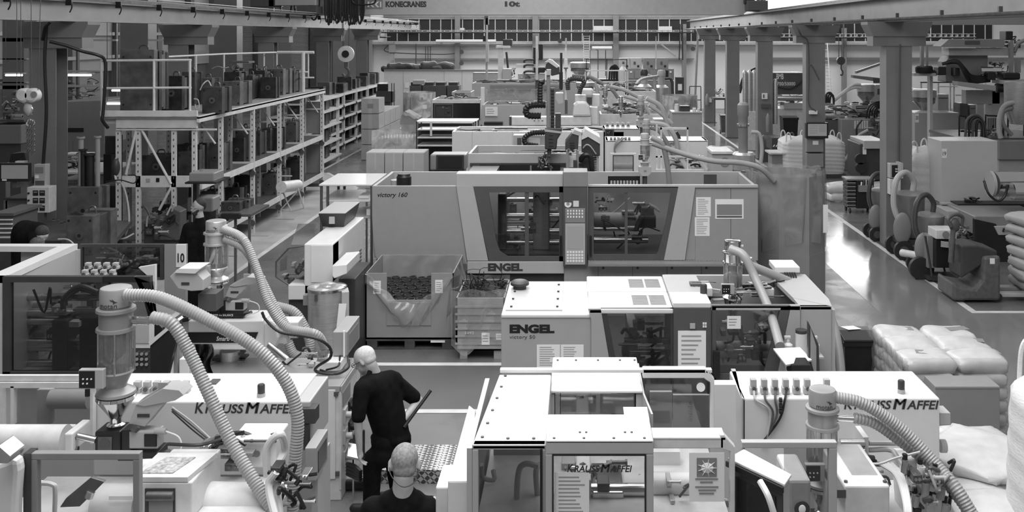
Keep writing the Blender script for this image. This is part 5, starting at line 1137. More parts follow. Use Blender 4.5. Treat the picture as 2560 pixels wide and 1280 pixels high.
for i in range(2): G().tube([P(728, 800+i*12, 11.6), P(745, 790+i*12, 11.6), P(758, 800+i*12, 11.6), P(750, 815+i*12, 11.6), P(735, 812+i*12, 11.6)], .025, 8).o('rubber_hose', BK, None, label='black rubber hose loop beside the steel drum', cat='hose', group='black hose loops by the drum')
# ---- black wheelie bin
def wheelie(label, a, c, b, Y, m, gm=None, h=None):
    t = T('wheelie_bin', label, 'bin', (X((a+c)/2, Y), Y, 0)); x0, x1 = X(a, Y), X(c, Y); zt = Z(b, Y); dd = (x1-x0)*1.15; q = (x1-x0)*.1
    G().add([(x0+q, Y+q, .06), (x1-q, Y+q, .06), (x1-q, Y+dd-q, .06), (x0+q, Y+dd-q, .06), (x0, Y, zt), (x1, Y, zt), (x1, Y+dd, zt), (x0, Y+dd, zt)], [(3, 2, 1, 0), (4, 5, 6, 7), (0, 1, 5, 4), (1, 2, 6, 5), (2, 3, 7, 6), (3, 0, 4, 7)]).o('bin_body', m, t, bev=.012)
    G().box(x0-.02, x1+.02, Y-.02, Y+.03, zt-.05, zt).o('bin_rim', m, t, bev=.008)
    l = G().prism([(Y-.03, zt), (Y+dd, zt), (Y+dd, zt+.05), (Y+dd*.5, zt+.07), (Y-.03, zt+.03)], x0-.015, x1+.015, 'x').o('bin_lid', m, t, bev=.01)
    G().cyl((x0+.03, Y+dd+.03, zt+.01), (x1-.03, Y+dd+.03, zt+.01), .015, n=10).o('handle', m, t)
    for a_ in (x0+.02, x1-.06): G().cyl((a_, Y+dd-.02, .08), (a_+.04, Y+dd-.02, .08), .08, n=16).o('wheel', RB, t)
    return t, x0, x1, zt, dd
t, x0, x1, zt, dd = wheelie('black wheelie bin with a white sheet on its lid behind the lower right housing', 2112, 2194, 855, 10.7, BK)
G().obox(((x0+x1)/2-.03, 10.7+dd*.72, zt+.066), (.16, .2, .004), (-.12, 0, .2)).o('lid_sheet', PA, t)
t, x0, x1, zt, dd = wheelie('light grey wheelie bin with label beside the fourth right column', 1822, 1852, 293, 42.0, LG); sheet(1828, 306, 1848, 320, 42.0, t, lines=2)
wheelie('dark grey wheelie bin left of the light grey one', 1802, 1820, 290, 42.4, DG)
wheelie('black bin with tilted lid beside the grey gas bottles', 1958, 1996, 296, 34.5, BK)
# ---- pallets of sacks and bulk bags at the right
def sack(c, sx, sy, sz, rz, seed, label, group, m=None, print_=True):
    r = random.Random(seed); g = G(); n, k = 28, 16
    c = Vector(c); ca, sa = math.cos(rz), math.sin(rz)
    for j in range(k+1):
        tt = PI*j/k-PI/2
        for i in range(n):
            a = 2*PI*i/n; e = .35
            x = math.copysign(abs(math.cos(a))**e, math.cos(a))*math.copysign(abs(math.cos(tt))**.45, 1); y = math.copysign(abs(math.sin(a))**e, math.sin(a))*abs(math.cos(tt))**.45
            z = math.copysign(abs(math.sin(tt))**.8, math.sin(tt)); w_ = 1+.05*math.sin(a*5+seed)+.03*math.sin(a*11+j)
            x *= sx/2*w_; y *= sy/2*w_; z = z*sz/2*(1+.12*math.sin(x*9+seed)+.1*math.cos(y*11)); g.v.append((c.x+x*ca-y*sa, c.y+x*sa+y*ca, c.z+z))
    g.f = [(j*n+i, j*n+(i+1) % n, (j+1)*n+(i+1) % n, (j+1)*n+i) for j in range(k) for i in range(n)]; g.sm = [True]*len(g.f)
    o = g.o('sack', m or BP, None, label=label, cat='sack', group=group)
    return o
Yw = 9.7; x0 = X(2268, Yw)-.02; x1 = X(2500, Yw)+.12
t = T('pallet', 'pallet under the film-wrapped white sacks at right', 'pallet', ((x0+x1)/2, Yw, 0))
for i in range(5): G().box(x0, x1, Yw+i*.26, Yw+i*.26+.16, .12, .145).o('deck_board', WO, t)
for i in range(3):
    for j in range(3): G().box([x0+.02, (x0+x1)/2-.07, x1-.16][i], [x0+.16, (x0+x1)/2+.07, x1-.02][i], Yw+j*.52, Yw+j*.52+.12, .0, .12).o('block', WO, t)
zt = 1.1; k = 0
for L in range(7):
    for (u, v) in [(0, 0), (1, 0), (0, 1), (1, 1), (0, 2), (1, 2)]:
        cxx = x0+(x1-x0)*(.25+.5*u); cyy = Yw+.2+.4*v; k += 1
        sack((cxx, cyy, .145+.07+L*.136), (x1-x0)*.5, .41, .16 if L < 6 else .19, random.Random(k).uniform(-.06, .06), k, ['white printed sack in the wrapped pallet stack', 'white printed sack on top of the wrapped pallet stack'][L == 6], ['sacks in the wrapped stack', 'top layer of the sacks'][L == 6])
for i in range(6):
    a = x0+.3+(i % 2)*.62; b = Yw+.2+(i//2)*.4; G().obox((a, b, 1.124), (.24, .12, .003), (0, 0, .2*(i % 3)-.2)).o('printed_panel', MG, None, label='grey printed panel on a top-layer white sack', cat='print', group='printed panels on the sacks')
G().surf(lambda u, v: Vector((x0-.02+(x1-x0+.04)*u, Yw-.03-.01*math.sin(u*40+v*30), 1.14-1.0*v)), 40, 14).surf(lambda u, v: Vector((x0-.03-.012*math.sin(u*50+v*20), Yw-.03+1.27*u, 1.14-1.0*v)), 40, 14).o('stretch_film', FM, None, label='clear stretch film wrapped round the pallet of white sacks', cat='film')
# low grey carton and loose sacks in front of it
Yl = 9.3
t = T('cardboard_box', 'wide grey cardboard box standing before the wrapped sacks', 'box', (X(2410, Yl), Yl, 0))
G().pb(2338, 966, 2500, None, Yl, .3).o('box_body', CD, t, bev=.005); G().pb(2338, 968, 2500, 972, Yl-.004, .01).o('box_flap', CD, t)
for i, (a, b, Y, sx, sy, sz, rz) in enumerate([(2440, 1110, 8.3, .62, .5, .2, .1), (2400, 1175, 8.0, .7, .5, .26, -.2), (2460, 1205, 7.8, .6, .5, .26, .3), (2420, 1260, 7.5, .7, .5, .28, .1), (2480, 1290, 7.2, .6, .5, .26, -.1)]):
    sack((X(a, Y), Y, Z(b, Y)), sx, sy, sz, rz, 60+i, ['white sack topmost of the slumped pile below the grey box', 'white sack second from the top of the slumped pile', 'white sack against the bulk bag in the slumped pile', 'white sack low in the slumped pile by the hose', 'white sack lowest in the slumped pile at the bottom edge'][i], None, BP)
for L in range(9): sack((X(2440, 8.0), 7.95, .13+L*.1), .85, .8, .15, .1*L, 90+L, 'white sack in the pile under the slumped sacks', 'sacks under the slumped pile')
def bulk_bag(label, cx_, Yb, w_, zt, group=None, straps=True, h=None, cat='bulk bag', tilt=0):
    x = X(cx_, Yb); t = T('bulk_bag', label, cat, (x, Yb+w_/2, 0), group=group); g = G()
    def f(u, v):
        a = 2*PI*u; e = .42; b = 1+.07*math.sin(v*PI)+.012*math.sin(v*60+a*2)+.025*math.sin(a*9)*(v**2)
        top = 1 if v < .86 else 1-.5*((v-.86)/.14)**1.6
        return Vector((x+math.copysign(abs(math.cos(a))**e, math.cos(a))*w_/2*b*top, Yb+w_/2+math.copysign(abs(math.sin(a))**e, math.sin(a))*w_/2*b*top, .12+(zt-.12)*v+.03*math.sin(a*3)*(v > .8)))
    g.surf(f, 60, 40, True); g.v.append((x, Yb+w_/2, zt)); k = len(g.v)-1; b0 = 39*60
    for i in range(60): g.f.append((b0+i, b0+(i+1) % 60, k)); g.sm.append(True)
    g.o('bag_body', BW, t)
    G().box(x-w_/2, x+w_/2, Yb, Yb+w_, 0, .12).o('pallet_base', PL, t)
    if straps:
        for sx in (-1, 1):
            for sy in (-1, 1):
                p = Vector((x+sx*w_*.4, Yb+w_/2+sy*w_*.4, zt-.25)); G().tube([p, p+Vector((-sx*.02, 0, .32)), p+Vector((-sx*.08, 0, .4)), p+Vector((-sx*.14, 0, .3)), p+Vector((-sx*.14, 0, .02))], .018, 6).o('lifting_strap', BW, t)
    return t
bulk_bag('tall white bulk bag with lifting loop at the bottom right edge', 2822, 6.4, .9, 1.96)
bulk_bag('white bulk bag with raised strap in front of cabinet 20', 2313, 20.9, .72, Z(372, 20.9))
bulk_bag('white bulk bag left of the second right column', 1998, 29, .95, Z(345, 29)); bulk_bag('white bulk bag right of the second right column', 2074, 29.4, 1.0, Z(345, 29.4))
for i, (a, b, Y, s_, lb) in enumerate([(2098, 470, 25.5, .75, 'crumpled white sack left of the black tool cart'), (2196, 468, 25.5, .7, 'crumpled white sack right of the black tool cart'), (1800, 378, 30, .9, 'crumpled clear bag behind the long grey hose')]):
    Yb = Y; zc = Z(b, Y)
    for L in range(3 if i < 2 else 1): sack((X(a, Y), Y, zc-.0-L*.22 if i < 2 else zc), s_, .6, .3, .2*L, 120+i*5+L, lb if L == 0 else lb.replace('crumpled', 'lower').replace('sack', 'sack, layer under the top,'), None if L == 0 else 'under sacks %d' % i, BP)
# ================================================================ RIGHT SIDE OF THE AISLE
# pallet truck
Y = 15.7; x0, x1 = X(2383, Y), X(2503, Y)
TK = mat('truck_grey', .1, .5, nz=.2, scale=14)
t = T('pallet_truck', 'dark grey electric pallet truck with tall steering handle by the aisle line', 'pallet truck', ((x0+x1)/2, Y, 0))
pr = [(x0, .1), (x0+.04, .05), (x1, .05), (x1, Z(635, Y)), (x0+.42, Z(628, Y)), (x0+.24, Z(605, Y)), (x0+.16, Z(610, Y)), (x0+.14, Z(690, Y)), (x0, Z(705, Y))]
G().prism([(x0, .04), (x1, .04), (x1, Z(640, Y)), (x0+.5, Z(642, Y)), (x0+.47, Z(700, Y)), (x0+.36, Z(722, Y)), (x0+.1, Z(715, Y)), (x0, Z(706, Y))], Y, Y+.72).o('truck_chassis', TK, t, bev=.05)
G().prism([(x0+.16, Z(606, Y+.3)), (x0+.42, Z(606, Y+.3)), (x1-.02, Z(630, Y)), (x1-.02, Z(640, Y)), (x0+.17, Z(700, Y))], Y+.08, Y+.64).o('motor_hood', VD, t, bev=.03)
G().cyl((x0+.08, Y+.3, .6), (x0+.12, Y+.3, 1.18), .045, n=14).o('steering_arm', TK, t)
G().tube([(x0+.06, Y+.24, 1.2), (x0+.02, Y+.26, 1.33), (x0+.14, Y+.28, 1.4), (x0+.28, Y+.32, 1.35), (x0+.27, Y+.34, 1.2)], .03, 10).ell((x0+.14, Y+.3, 1.22), (.09, .06, .12), 14, 10).o('handle_head', DG, t)
for q in (.08, .48): G().box(x1, x1+1.15, Y+q, Y+q+.17, .08, .14).o('fork', LG, t, bev=.01)
G().pb(2475, 646, 2487, 660, Y-.004, .006).o('warning_label', PA, t)
for q in (.15, .75): G().cyl((x0+q, Y+.05, .08), (x0+q, Y+.13, .08), .08, n=16).o('wheel', RB, t)
sack((X(2560, 16)+.3, 16.0, .25), .8, .9, .3, 0, 171, 'grey covered load lowest on the truck forks', None, CR)
for i in range(6): sack((X(2560, 16)+.3, 16.0, .4+i*.18), .85, .9, .24, .05*i, 180+i, 'grey covered bale stacked on the truck forks, under the top one' if i < 5 else 'grey bale topmost on the truck forks', 'bales on the forks' if i < 5 else None, CR)
# wheeled vacuum conveyors
def vac(label, px, Y, k, hosecol=LG):
    x = X(px, Y); t = T('mobile_vacuum', label, 'vacuum unit', (x, Y, 0), group='wheeled vacuum units by the aisle')
    L = lambda p, dx=0: G().lathe([(r*k, z*k) for r, z in p], (x+dx*k, Y, 0), 28)
    L([(.12, .35), (.24, .62), (.25, 1.05), (.26, 1.07), (.26, 1.11), (.2, 1.15), (.08, 1.17)]).o('dust_drum', mat('vacuum_grey', .22, .4, .3), t)
    G().cyl((x, Y-.25*k, .95*k), (x, Y-.29*k, .95*k), .03*k, n=10).o('clamp', ST, t)
    G().box(x-.25*k, x+.3*k, Y-.2*k, Y+.2*k, .25*k, .33*k).cyl((x-.22*k, Y-.2*k, 0.03), (x-.22*k, Y-.2*k, .3*k), .015).cyl((x+.28*k, Y, .05), (x+.05*k, Y, 1.0*k), .018).o('trolley_frame', VD, t)
    for q in (-.26, .22): w_ = G().cyl((x-.2*k, Y+q*k-.04, .17*k), (x-.2*k, Y+q*k+.04, .17*k), .17*k, n=24).o('wheel', RB, t); G().cyl((x-.2*k, Y+q*k-.05, .17*k), (x-.2*k, Y+q*k-.04, .17*k), .08*k, n=16).o('wheel_hub', DG, w_)
    G().tube([(x+.05*k, Y, 1.15*k), (x+.06*k, Y, 1.35*k), (x-.1*k, Y-.05*k, 1.5*k), (x-.28*k, Y-.1*k, 1.35*k), (x-.33*k, Y-.15*k, .9*k), (x-.15*k, Y-.22*k, .45*k)], .05*k, 10, 6).o('suction_hose', hosecol, t)
    G().ell((x-.22*k, Y-.25*k, .55*k), (.16*k, .06, .28*k)).o('fan_housing', MG, t)
    return t
vac('grey wheeled vacuum drum with pale looped hose right of the first right column', 2275, 19.0, 1.12)
vac('second grey wheeled vacuum drum with black looped hose behind the pallet truck', 2325, 17.6, .98, HD)
vac('grey vacuum drum peeking out left of the first right column', 2205, 20.6, .95, HD)
t = T('control_trolley', 'dark trolley with white motor box and coiled cable left of the pallet truck', 'trolley', (X(2360, 17), 17, 0))
G().pb(2340, 575, 2392, 598, 16.9, .4).o('motor_box', WD, t, bev=.012); c = P(2364, 586, 16.9); G().cyl(c, c+Vector((0, -.02, 0)), .06, n=20).o('fan_inlet', MG, t)
G().pb(2340, 600, 2400, 670, 16.95, .5).o('dark_case', BK, t, bev=.01); G().pb(2320, 590, 2338, 670, 17.1, .3).o('grey_panel', MG, t)
for i in range(5): G().tube([P(2352, 604+i*3, 16.9), P(2375, 606+i*3, 16.86), P(2396, 602+i*3, 16.9)], .01, 6).o('coiled_cable', LG, t)
G().cyl(P(2313, 590, 16.9), P(2330, 690, 16.9), .02, n=8).cyl(P(2330, 688, 17.2), P(2400, 690, 17.2), .015, n=8).o('trolley_leg', VD, t)
G().box(X(2320, 17), X(2400, 17), 17, 17.4, .05, .1).o('trolley_base', VD, t); c = (X(2298, 17.3), 17.2, .2); G().cyl(c, (c[0], 17.3, .2), .2, n=26).o('wheel', RB, t)
G().cyl(P(2255, 632, 18), P(2300, 640, 17.6), .07, n=16).o('cardboard_tube', WD, None, label='pale tube lying on the floor between the vacuum wheels', cat='tube')
t = T('pump_fittings', 'cluster of pipe fittings and levers behind the truck handle', 'fittings', (X(2400, 17.4), 17.4, 0))
innards(t, 2370, 560, 2435, 600, 17.4, .3, 61, 14, .5); G().pb(2392, 600, 2430, None, 17.5, .3).o('pump_body', VD, t)
# machine 19: black fronted base, cabinets
Y = 18.6
t = T('injection_moulding_machine', 'dark based machine with black front doors behind the pallet truck', 'machine', (X(2500, Y), Y, 0))
G().pb(2437, 540, 2620, 588, Y, 1.4).o('hood', MG, t, bev=.02)
G().pp([(2437, 548), (2490, 560), (2500, 588), (2620, 588), (2620, 680), (2437, 680)], Y-.04, .1).o('black_front', BK, t)
G().pp([(2486, 566), (2620, 562), (2620, 587), (2497, 588)], Y-.08, .06).o('front_flap', LG, t, bev=.01)
G().tube([P(2508, 578, Y-.1), P(2508, 573, Y-.14), P(2545, 572, Y-.14), P(2545, 576, Y-.1)], .02, 8, 1).o('flap_handle', BK, t)
G().pb(2437, 680, 2620, None, Y, 1.2).o('base', VD, t)
G().pb(2370, 528, 2560, 545, 19.4, .7).o('bed_deck', LG, t, bev=.01); G().pb(2395, 510, 2600, 530, 19.75, .4).o('dark_band', BK, t); G().pb(2355, 545, 2440, None, 19.4, .7).o('grey_bed', MG, t)
G().pb(2355, 508, 2620, 512, 20.0, .15).o('deck_plate', LG, t)
innards(t, 2395, 490, 2460, 515, 19.9, .2, 62, 12, .2)
G().cyl(P(2480, 460, 19.2), P(2640, 458, 19.6), .25, n=32).o('chrome_cylinder', CG, t); G().cyl(P(2473, 460, 19.2), P(2480, 460, 19.2), .26, n=32).o('cylinder_end', LG, t)
G().cyl(P(2530, 478, 18.9), P(2640, 478, 18.9), .17, n=28).o('chrome_cylinder', CG, t)
G().tube([P(2460, 452, 19), P(2472, 485, 18.9), P(2495, 502, 18.9), P(2512, 490, 18.9), P(2520, 462, 18.9)], .025, 8).o('black_hose', BK, t)
def cabinet(label, a, b, c, d, Y, D, num, m=LG):
    t = T('control_cabinet', label, 'cabinet', (X((a+c)/2, Y), Y, 0)); G().pb(a, b, c, d, Y, D).o('cabinet_body', m, t, bev=.01)
    G().pb(a, d, c, None, Y+.05, D-.1).o('plinth', MG, t)
    G().pb(a+1, b+20, a+13, b+43, Y-.005, .005).o('number_plate', PA, t) if num == '19' else G().pb(a+1, b+2, a+10, b+24, Y-.005, .005).o('number_plate', PA, t)
    if num == '19': text(num, a+3, b+27, a+11, b+37, Y-.006, VD, t, off=.01)
    else: text(num, a+2, b+8, a+9, b+17, Y-.006, VD, t, off=.01)
    return t
cabinet('tall pale cabinet numbered 19 at right', 2354, 352, 2494, 508, 20.2, .8, '19', mat('cabinet_pale', .5, .4, nz=.02))
cabinet('tall grey cabinet numbered 20 behind cabinet 19', 2287, 282, 2398, 420, 26.5, .9, '20', mat('cabinet_grey', .36, .4, nz=.02))
# machines and handling robots high at the right
Y = 22.5
t = T('injection_moulding_machine', 'large machine with hoses behind cabinet 19, guard rails along its top', 'machine', (X(2500, Y), Y, 0))
G().pb(2497, 352, 2620, 400, Y, 1.5).o('tinted_cover', MG, t, bev=.02); G().pb(2497, 400, 2620, None, Y+.1, 1.3).o('base', LG, t); G().pb(2400, 345, 2640, 352, Y+.3, 2).o('bed_deck', DG, t)
for k_ in range(4): G().tube([P(2413+k_*9, 345, Y+.5), P(2418+k_*8, 300+k_*3, Y+.5), P(2440+k_*3, 288+k_*5, Y+.5), P(2458-k_*1, 305+k_*3, Y+.5), P(2466-k_*4, 345, Y+.5)], .035, 8).o('thick_hose', BK if k_ % 2 else DG, t)
for a, c in ((2398, 2415), (2464, 2508), (2520, 2560)): G().tube([P(a, 345, Y+.8), P(a, 292, Y+.8), P(a+4, 289, Y+.8), P(c-4, 291, Y+.8), P(c, 295, Y+.8), P(c, 345, Y+.8)], .02, 6, 2).o('guard_rail', BK, t)
g = G()
for i in range(7): g.pb(2470+i*4.5, 295, 2472+i*4.5, 345, Y+.85, .03)
g.o('rib_cover', VD, t); innards(t, 2465, 315, 2505, 345, Y+.2, .3, 63, 14, .4); innards(t, 2400, 320, 2470, 345, Y+.6, .3, 64, 10, .4)
G().tube([P(2556, 254, Y), P(2515, 262, Y), P(2500, 290, Y), P(2498, 325, Y), P(2502, 345, Y)], .06, 10, 6, .04).o('conveying_hose', LG, t)
G().tube([P(2530, 270, Y), P(2508, 280, Y), P(2508, 310, Y), P(2530, 338, Y)], .05, 10, 6, .04).o('conveying_hose', MG, t)
G().lathe([(.2, 0), (.33, .35), (.34, 1.0)], P(2548, 310, Y+.2), 24).o('material_hopper', SB, t)
def hopper(label, px, b, d, Y, r):
    x = X(px, Y); z0, z1 = Z(d, Y), Z(b, Y); h = z1-z0; t = T('glass_hopper', label, 'hopper', (x, Y, z0))
    G().lathe([(r*.35, z0), (r*.4, z0+h*.1), (r*.9, z0+h*.35), (r, z0+h*.4)], (x, Y, 0), 24).o('cone', ST, t); G().lathe([(r*.97, z0+h*.4), (r*.97, z0+h*.62)], (x, Y, 0), 24).o('sight_glass', GV, t)
    G().lathe([(r*.9, z0+h*.4), (r*.9, z0+h*.58)], (x, Y, 0), 20).o('granulate', DG, t)
    G().lathe([(r*1.03, z0+h*.62), (r*1.05, z0+h*.95), (r*.9, z1)], (x, Y, 0), 24).o('lid', SB, t); G().cyl((x, Y, max(z0-.8, .1)), (x, Y, z0), r*.2, n=10).o('support_tube', LG, t)
hopper('glass hopper with dark granulate above cabinet 20', 2311, 223, 275, 27.5, .32)
hopper('steel conical hopper on the machine left of the first right column', 2165, 210, 258, 33, .3)
Y = 25
t = T('linear_robot', 'big dark linear handling robot with sloped cover high at right', 'robot', (X(2440, Y), Y, 0))
G().pp([(2352, 116), (2372, 98), (2512, 98), (2512, 117)], Y-.2, .6).o('beam_cover', MG, t, bev=.01)
G().pb(2372, 119, 2540, 139, Y, .5).o('cross_beam', LG, t, bev=.01); G().pb(2412, 100+2, 2450, 112, Y-.205, .01).o('vent_panel', DG, t)
G().pb(2365, 118, 2440, 120, Y-.25, .1).o('beam_lip', WD, t)
G().pp([(2375, 138), (2470, 138), (2470, 170), (2440, 210), (2365, 205), (2365, 155)], Y+.3, .6).o('carriage', MG, t, bev=.02)
G().pb(2346, 167, 2366, 188, Y, .35).o('servo_motor', BK, t, bev=.02); G().pb(2388, 170, 2400, 190, Y, .3).o('servo_motor', BK, t, bev=.02)
for i in range(6): G().tube([P(2355+i*6, 160-i, Y), P(2390+i*2, 152+i*2, Y-.1), P(2410+i, 170+i*4, Y-.1), P(2430, 190+i*3, Y), P(2475, 192+i*2, Y)], .04, 7).o('cable_bundle', BK, t)
G().cyl(P(2450, 177, Y), P(2500, 177, Y), .11, n=20).o('chrome_cylinder', CG, t); G().pb(2470, 180, 2490, 200, Y-.2, .3).o('black_block', BK, t, bev=.02)
innards(t, 2460, 150, 2520, 195, Y, .4, 65, 20, .5); innards(t, 2500, 80, 2560, 130, Y, .4, 66, 18, .3)
G().pp([(2395, 204), (2490, 214), (2490, 228), (2395, 214)], Y-.3, .4).o('lower_arm', LG, t, bev=.01); G().cyl(P(2490, 220, Y-.1), P(2520, 220, Y-.1), .12, n=20).o('arm_motor', BK, t)
G().pb(2415, 225, 2500, 260, Y+.3, .3).pb(2480, 228, 2510, None, Y+.3, .4).o('support_stand', LG, t, bev=.01)
G().pb(2508, 182, 2552, 199, Y-.3, .5).o('dark_ring_base', BK, t, bev=.04); G().pb(2505, 200, 2620, 210, Y-.3, .6).o('carrier_plate', LG, t)
G().pb(2526, 100, 2534, 182, Y-.2, .12).pb(2540, 145, 2552, 182, Y-.1, .1).o('vertical_axis', MG, t); G().pb(2526, 212, 2534, 250, Y-.2, .1).o('gripper_axis', VD, t)
G().pb(2515, 78, 2533, 100, Y, .4).o('top_motor', BK, t, bev=.02)
G().tube([P(2536, 130, Y), P(2545, 110, Y), P(2565, 98, Y)], .05, 10).o('hose', MG, t)
t = T('linear_robot', 'slim robot axis with black disc-shaped head right of the first right column', 'robot', (X(2312, Y), Y, 0))
G().pb(2303, 105, 2310, 170, Y, .1).pb(2316, 115, 2321, 168, Y, .05).o('vertical_axis', MG, t); G().lathe([(.2, 0), (.22, .05), (.22, .16), (.18, .2)], P(2310, 183, Y), 24).o('axis_head', BK, t)
G().pb(2285, 183, 2340, 190, Y-.1, .5).o('carrier_plate', LG, t); G().tube([P(2325, 178, Y), P(2336, 180, Y), P(2337, 190, Y)], .05, 8).o('cable_chain', BK, t)
G().pb(2325, 186, 2332, None, Y+.2, .2).o('support_post', LG, t)
g = 0
t = T('guard_fence', 'light tubular guard frame on the machines behind cabinet 20', 'fence', (X(2380, 29), 29, 0))
for a in (2302, 2345, 2375, 2384, 2440, 2462): G().pb(a, 205, a+3, None, 29, .06).o('fence_post', WD, t)
for (a, b, c, d) in [(2302, 204, 2450, 207), (2345, 215, 2395, 218), (2390, 236, 2510, 240), (2302, 205, 2380, 208)]: G().pb(a, b, c, d, 28.95, .05).o('fence_rail', WD, t)
for i, (a, b, c, d, Y_, m, lb) in enumerate([(2345, 236, 2372, 290, 28, LG, 'narrow grey switch box behind the guard frame'), (2400, 258, 2420, 290, 28.4, DG, 'dark panel behind the guard frame'), (2425, 262, 2440, 288, 28.4, MG, 'small grey panel behind the guard frame'), (2260, 222, 2300, 290, 31, LG, 'pale cabinet behind the glass hopper'), (2440, 250, 2500, 300, 29.5, LG, 'pale machine block behind the thick black hoses')]):
    t = T('equipment_cabinet', lb, 'cabinet', (X(a, Y_), Y_, 0)); G().pb(a, b, c, d, Y_, .5).o('cabinet_body', m, t, bev=.01); G().pb(a, d, c, None, Y_+.05, .4).o('plinth', MG, t); G().pb(a+2, b+8, c-2, b+10, Y_-.01, .01).o('seam', DG, t)
# between columns: crane hook, machine with hoses, jib
t = T('crane_hook', 'dark round hook block hanging between the right columns', 'crane hook', (X(2103, 40), 40, Z(196, 40)))
G().cyl(P(2103, 152, 40), P(2103, 152, 40)+Vector((0, .15, 0)), .17, n=24).o('sheave_block', DG, t); g = G()
for a in (2097, 2109): g.cyl(P(a, -40, 40), P(a, 145, 40), .015, n=6)
g.o('hoist_rope', DG, t); G().tube([P(2103, 162, 40), P(2103, 172, 40), P(2107, 180, 40), P(2105, 188, 40), P(2100, 186, 40)], .03, 8).o('hook', DG, t)
Y = 31
t = T('injection_moulding_machine', 'grey machine with arching black hoses between the first two right columns', 'machine', (X(2150, Y), Y, 0))
G().pb(2103, 298, 2200, None, Y, 1.6).o('machine_cover', MG, t, bev=.02)
g = G()
for i in range(6): g.pb(2136+i*6, 302, 2140+i*6, 322, Y-.02, .03)
g.o('terminal_strip', WD, t)
G().cyl(P(2062, 290, Y+.5), P(2110, 290, Y+.5), .12, n=20).o('barrel', ST, t); G().pb(2060, 300, 2110, None, Y+.4, .8).o('machine_bed', DG, t); G().pb(2130, 262, 2216, 290, Y+.9, .6).o('injection_cover', LG, t, bev=.02)
for k_ in range(5): G().tube([P(2165+k_*7, 300, Y+.3), P(2172+k_*5, 268+k_*3, Y+.2), P(2195, 254+k_*4, Y+.2), P(2210-k_, 262+k_*3, Y+.3), P(2216-k_*3, 290, Y+.3)], .03, 7).o('arched_hose', BK, t)
for k_ in range(3): G().tube([P(2064+k_*5, 260, Y+.5), P(2066+k_*5, 236+k_*3, Y+.5), P(2076+k_*3, 232+k_*3, Y+.5), P(2084, 245+k_*3, Y+.5), P(2084, 262, Y+.5)], .035, 7).o('arched_hose', BK, t)
for k_ in range(2): G().tube([P(2084, 250+k_*3, Y+1), P(2115, 225+k_*3, Y+1), P(2135, 212+k_*7, Y+1), P(2152, 212+k_*8, Y+1)], .05, 8).o('conveying_hose', WD, t)
innards(t, 2060, 255, 2215, 298, Y+.3, .8, 71, 46, .6); innards(t, 2160, 290, 2216, 350, Y-.3, .3, 72, 16, .7)
G().tube([P(2170, 325, Y-.4), P(2140, 345, Y-.4), P(2120, 390, Y-.3), P(2108, 405, Y-.3)], .05, 8).o('drain_hose', LG, t); G().tube([P(2155, 300, Y-.4), P(2142, 320, Y-.4), P(2145, 345, Y-.4), P(2162, 358, Y-.4)], .03, 7).o('arched_hose', BK, t)
t = T('black_machine_base', 'black cabinet with pale top plate and rubber wheels left of the first right column', 'cabinet', (X(2185, 25.5), 25.5, 0))
G().pb(2150, 360, 2216, 450, 25.5, 1.2).o('cabinet_body', VD, t, bev=.02); G().pb(2160, 352, 2216, 372, 25.4, 1.3).o('top_plate', LG, t, bev=.01); G().pb(2158, 368, 2166, 386, 25.45, .06).o('label_plate', PA, t); G().pb(2155, 450, 2216, None, 25.6, 1).o('plinth', BK, t)
for i, (a, b) in enumerate([(2152, 398), (2153, 420)]): c = P(a, b, 25.4); G().cyl(c, c+Vector((0, .1, 0)), .14, n=20).o('wheel', RB, t)
t = T('jib_arm', 'sloping grey jib beam above the machine between the right columns', 'jib', (X(2180, 36), 36, 0))
G().pp([(2141, 178), (2216, 152), (2216, 158), (2141, 184)], 36, .2).o('jib_beam', MG, t); G().pp([(2133, 188), (2216, 196), (2216, 208), (2133, 195)], 35.6, .3).o('jib_boom', MG, t); G().pb(2185, 195, 2214, 208, 35.5, .1).o('maker_plate', DG, t); G().pb(2205, 200, 2213, None, 36, .2).o('jib_post', MG, t)
t = T('control_cabinet', 'pale cabinet with dark screen between the first two right columns', 'cabinet', (X(2200, 34), 34, 0)); G().pb(2178, 212, 2220, 262, 34, .6).o('cabinet_body', LG, t, bev=.01); G().pb(2194, 222, 2208, 236, 33.98, .03).o('screen', DG, t); G().pb(2178, 262, 2220, None, 34.05, .5).o('plinth', MG, t)
# BMB machine and gas bottles
Y = 38
t = T('injection_moulding_machine', 'dark machine with pale lettering between the second and third right columns', 'machine', (X(1970, Y), Y, 0))
G().pb(1928, 182, 2016, 236, Y, 1.5).o('dark_cover', DG, t, bev=.02); text('BMB', 1941, 184, 1959, 198, Y, PA, t, off=.02); text('KW700/50000', 1925, 205, 1988, 214, Y, PA, t, off=.01)
G().cyl(P(1940, 246, Y), P(2016, 246, Y), .1, n=18).o('piston_rod', ST, t); G().pb(1960, 258, 2016, 272, Y, .8).o('rail', LG, t); G().pb(1928, 272, 2030, None, Y+.1, 1.5).o('machine_bed', WD, t)
innards(t, 1935, 236, 2016, 268, Y+.05, .3, 73, 16, .6)
G().tube([P(1945, 218, Y-.1), P(1975, 222, Y-.1), P(2000, 208, Y-.1), P(2016, 192, Y-.1)], .03, 7).o('cable', BK, t)
for k_ in range(7): G().tube([P(1850, 215+k_*3, Y), P(1860, 190+k_*3, Y), P(1885, 172+k_*5, Y), P(1905, 170+k_*4, Y), P(1925, 180+k_*5, Y)], .035, 7).o('arched_hose', [BK, DG][k_ % 2], t)
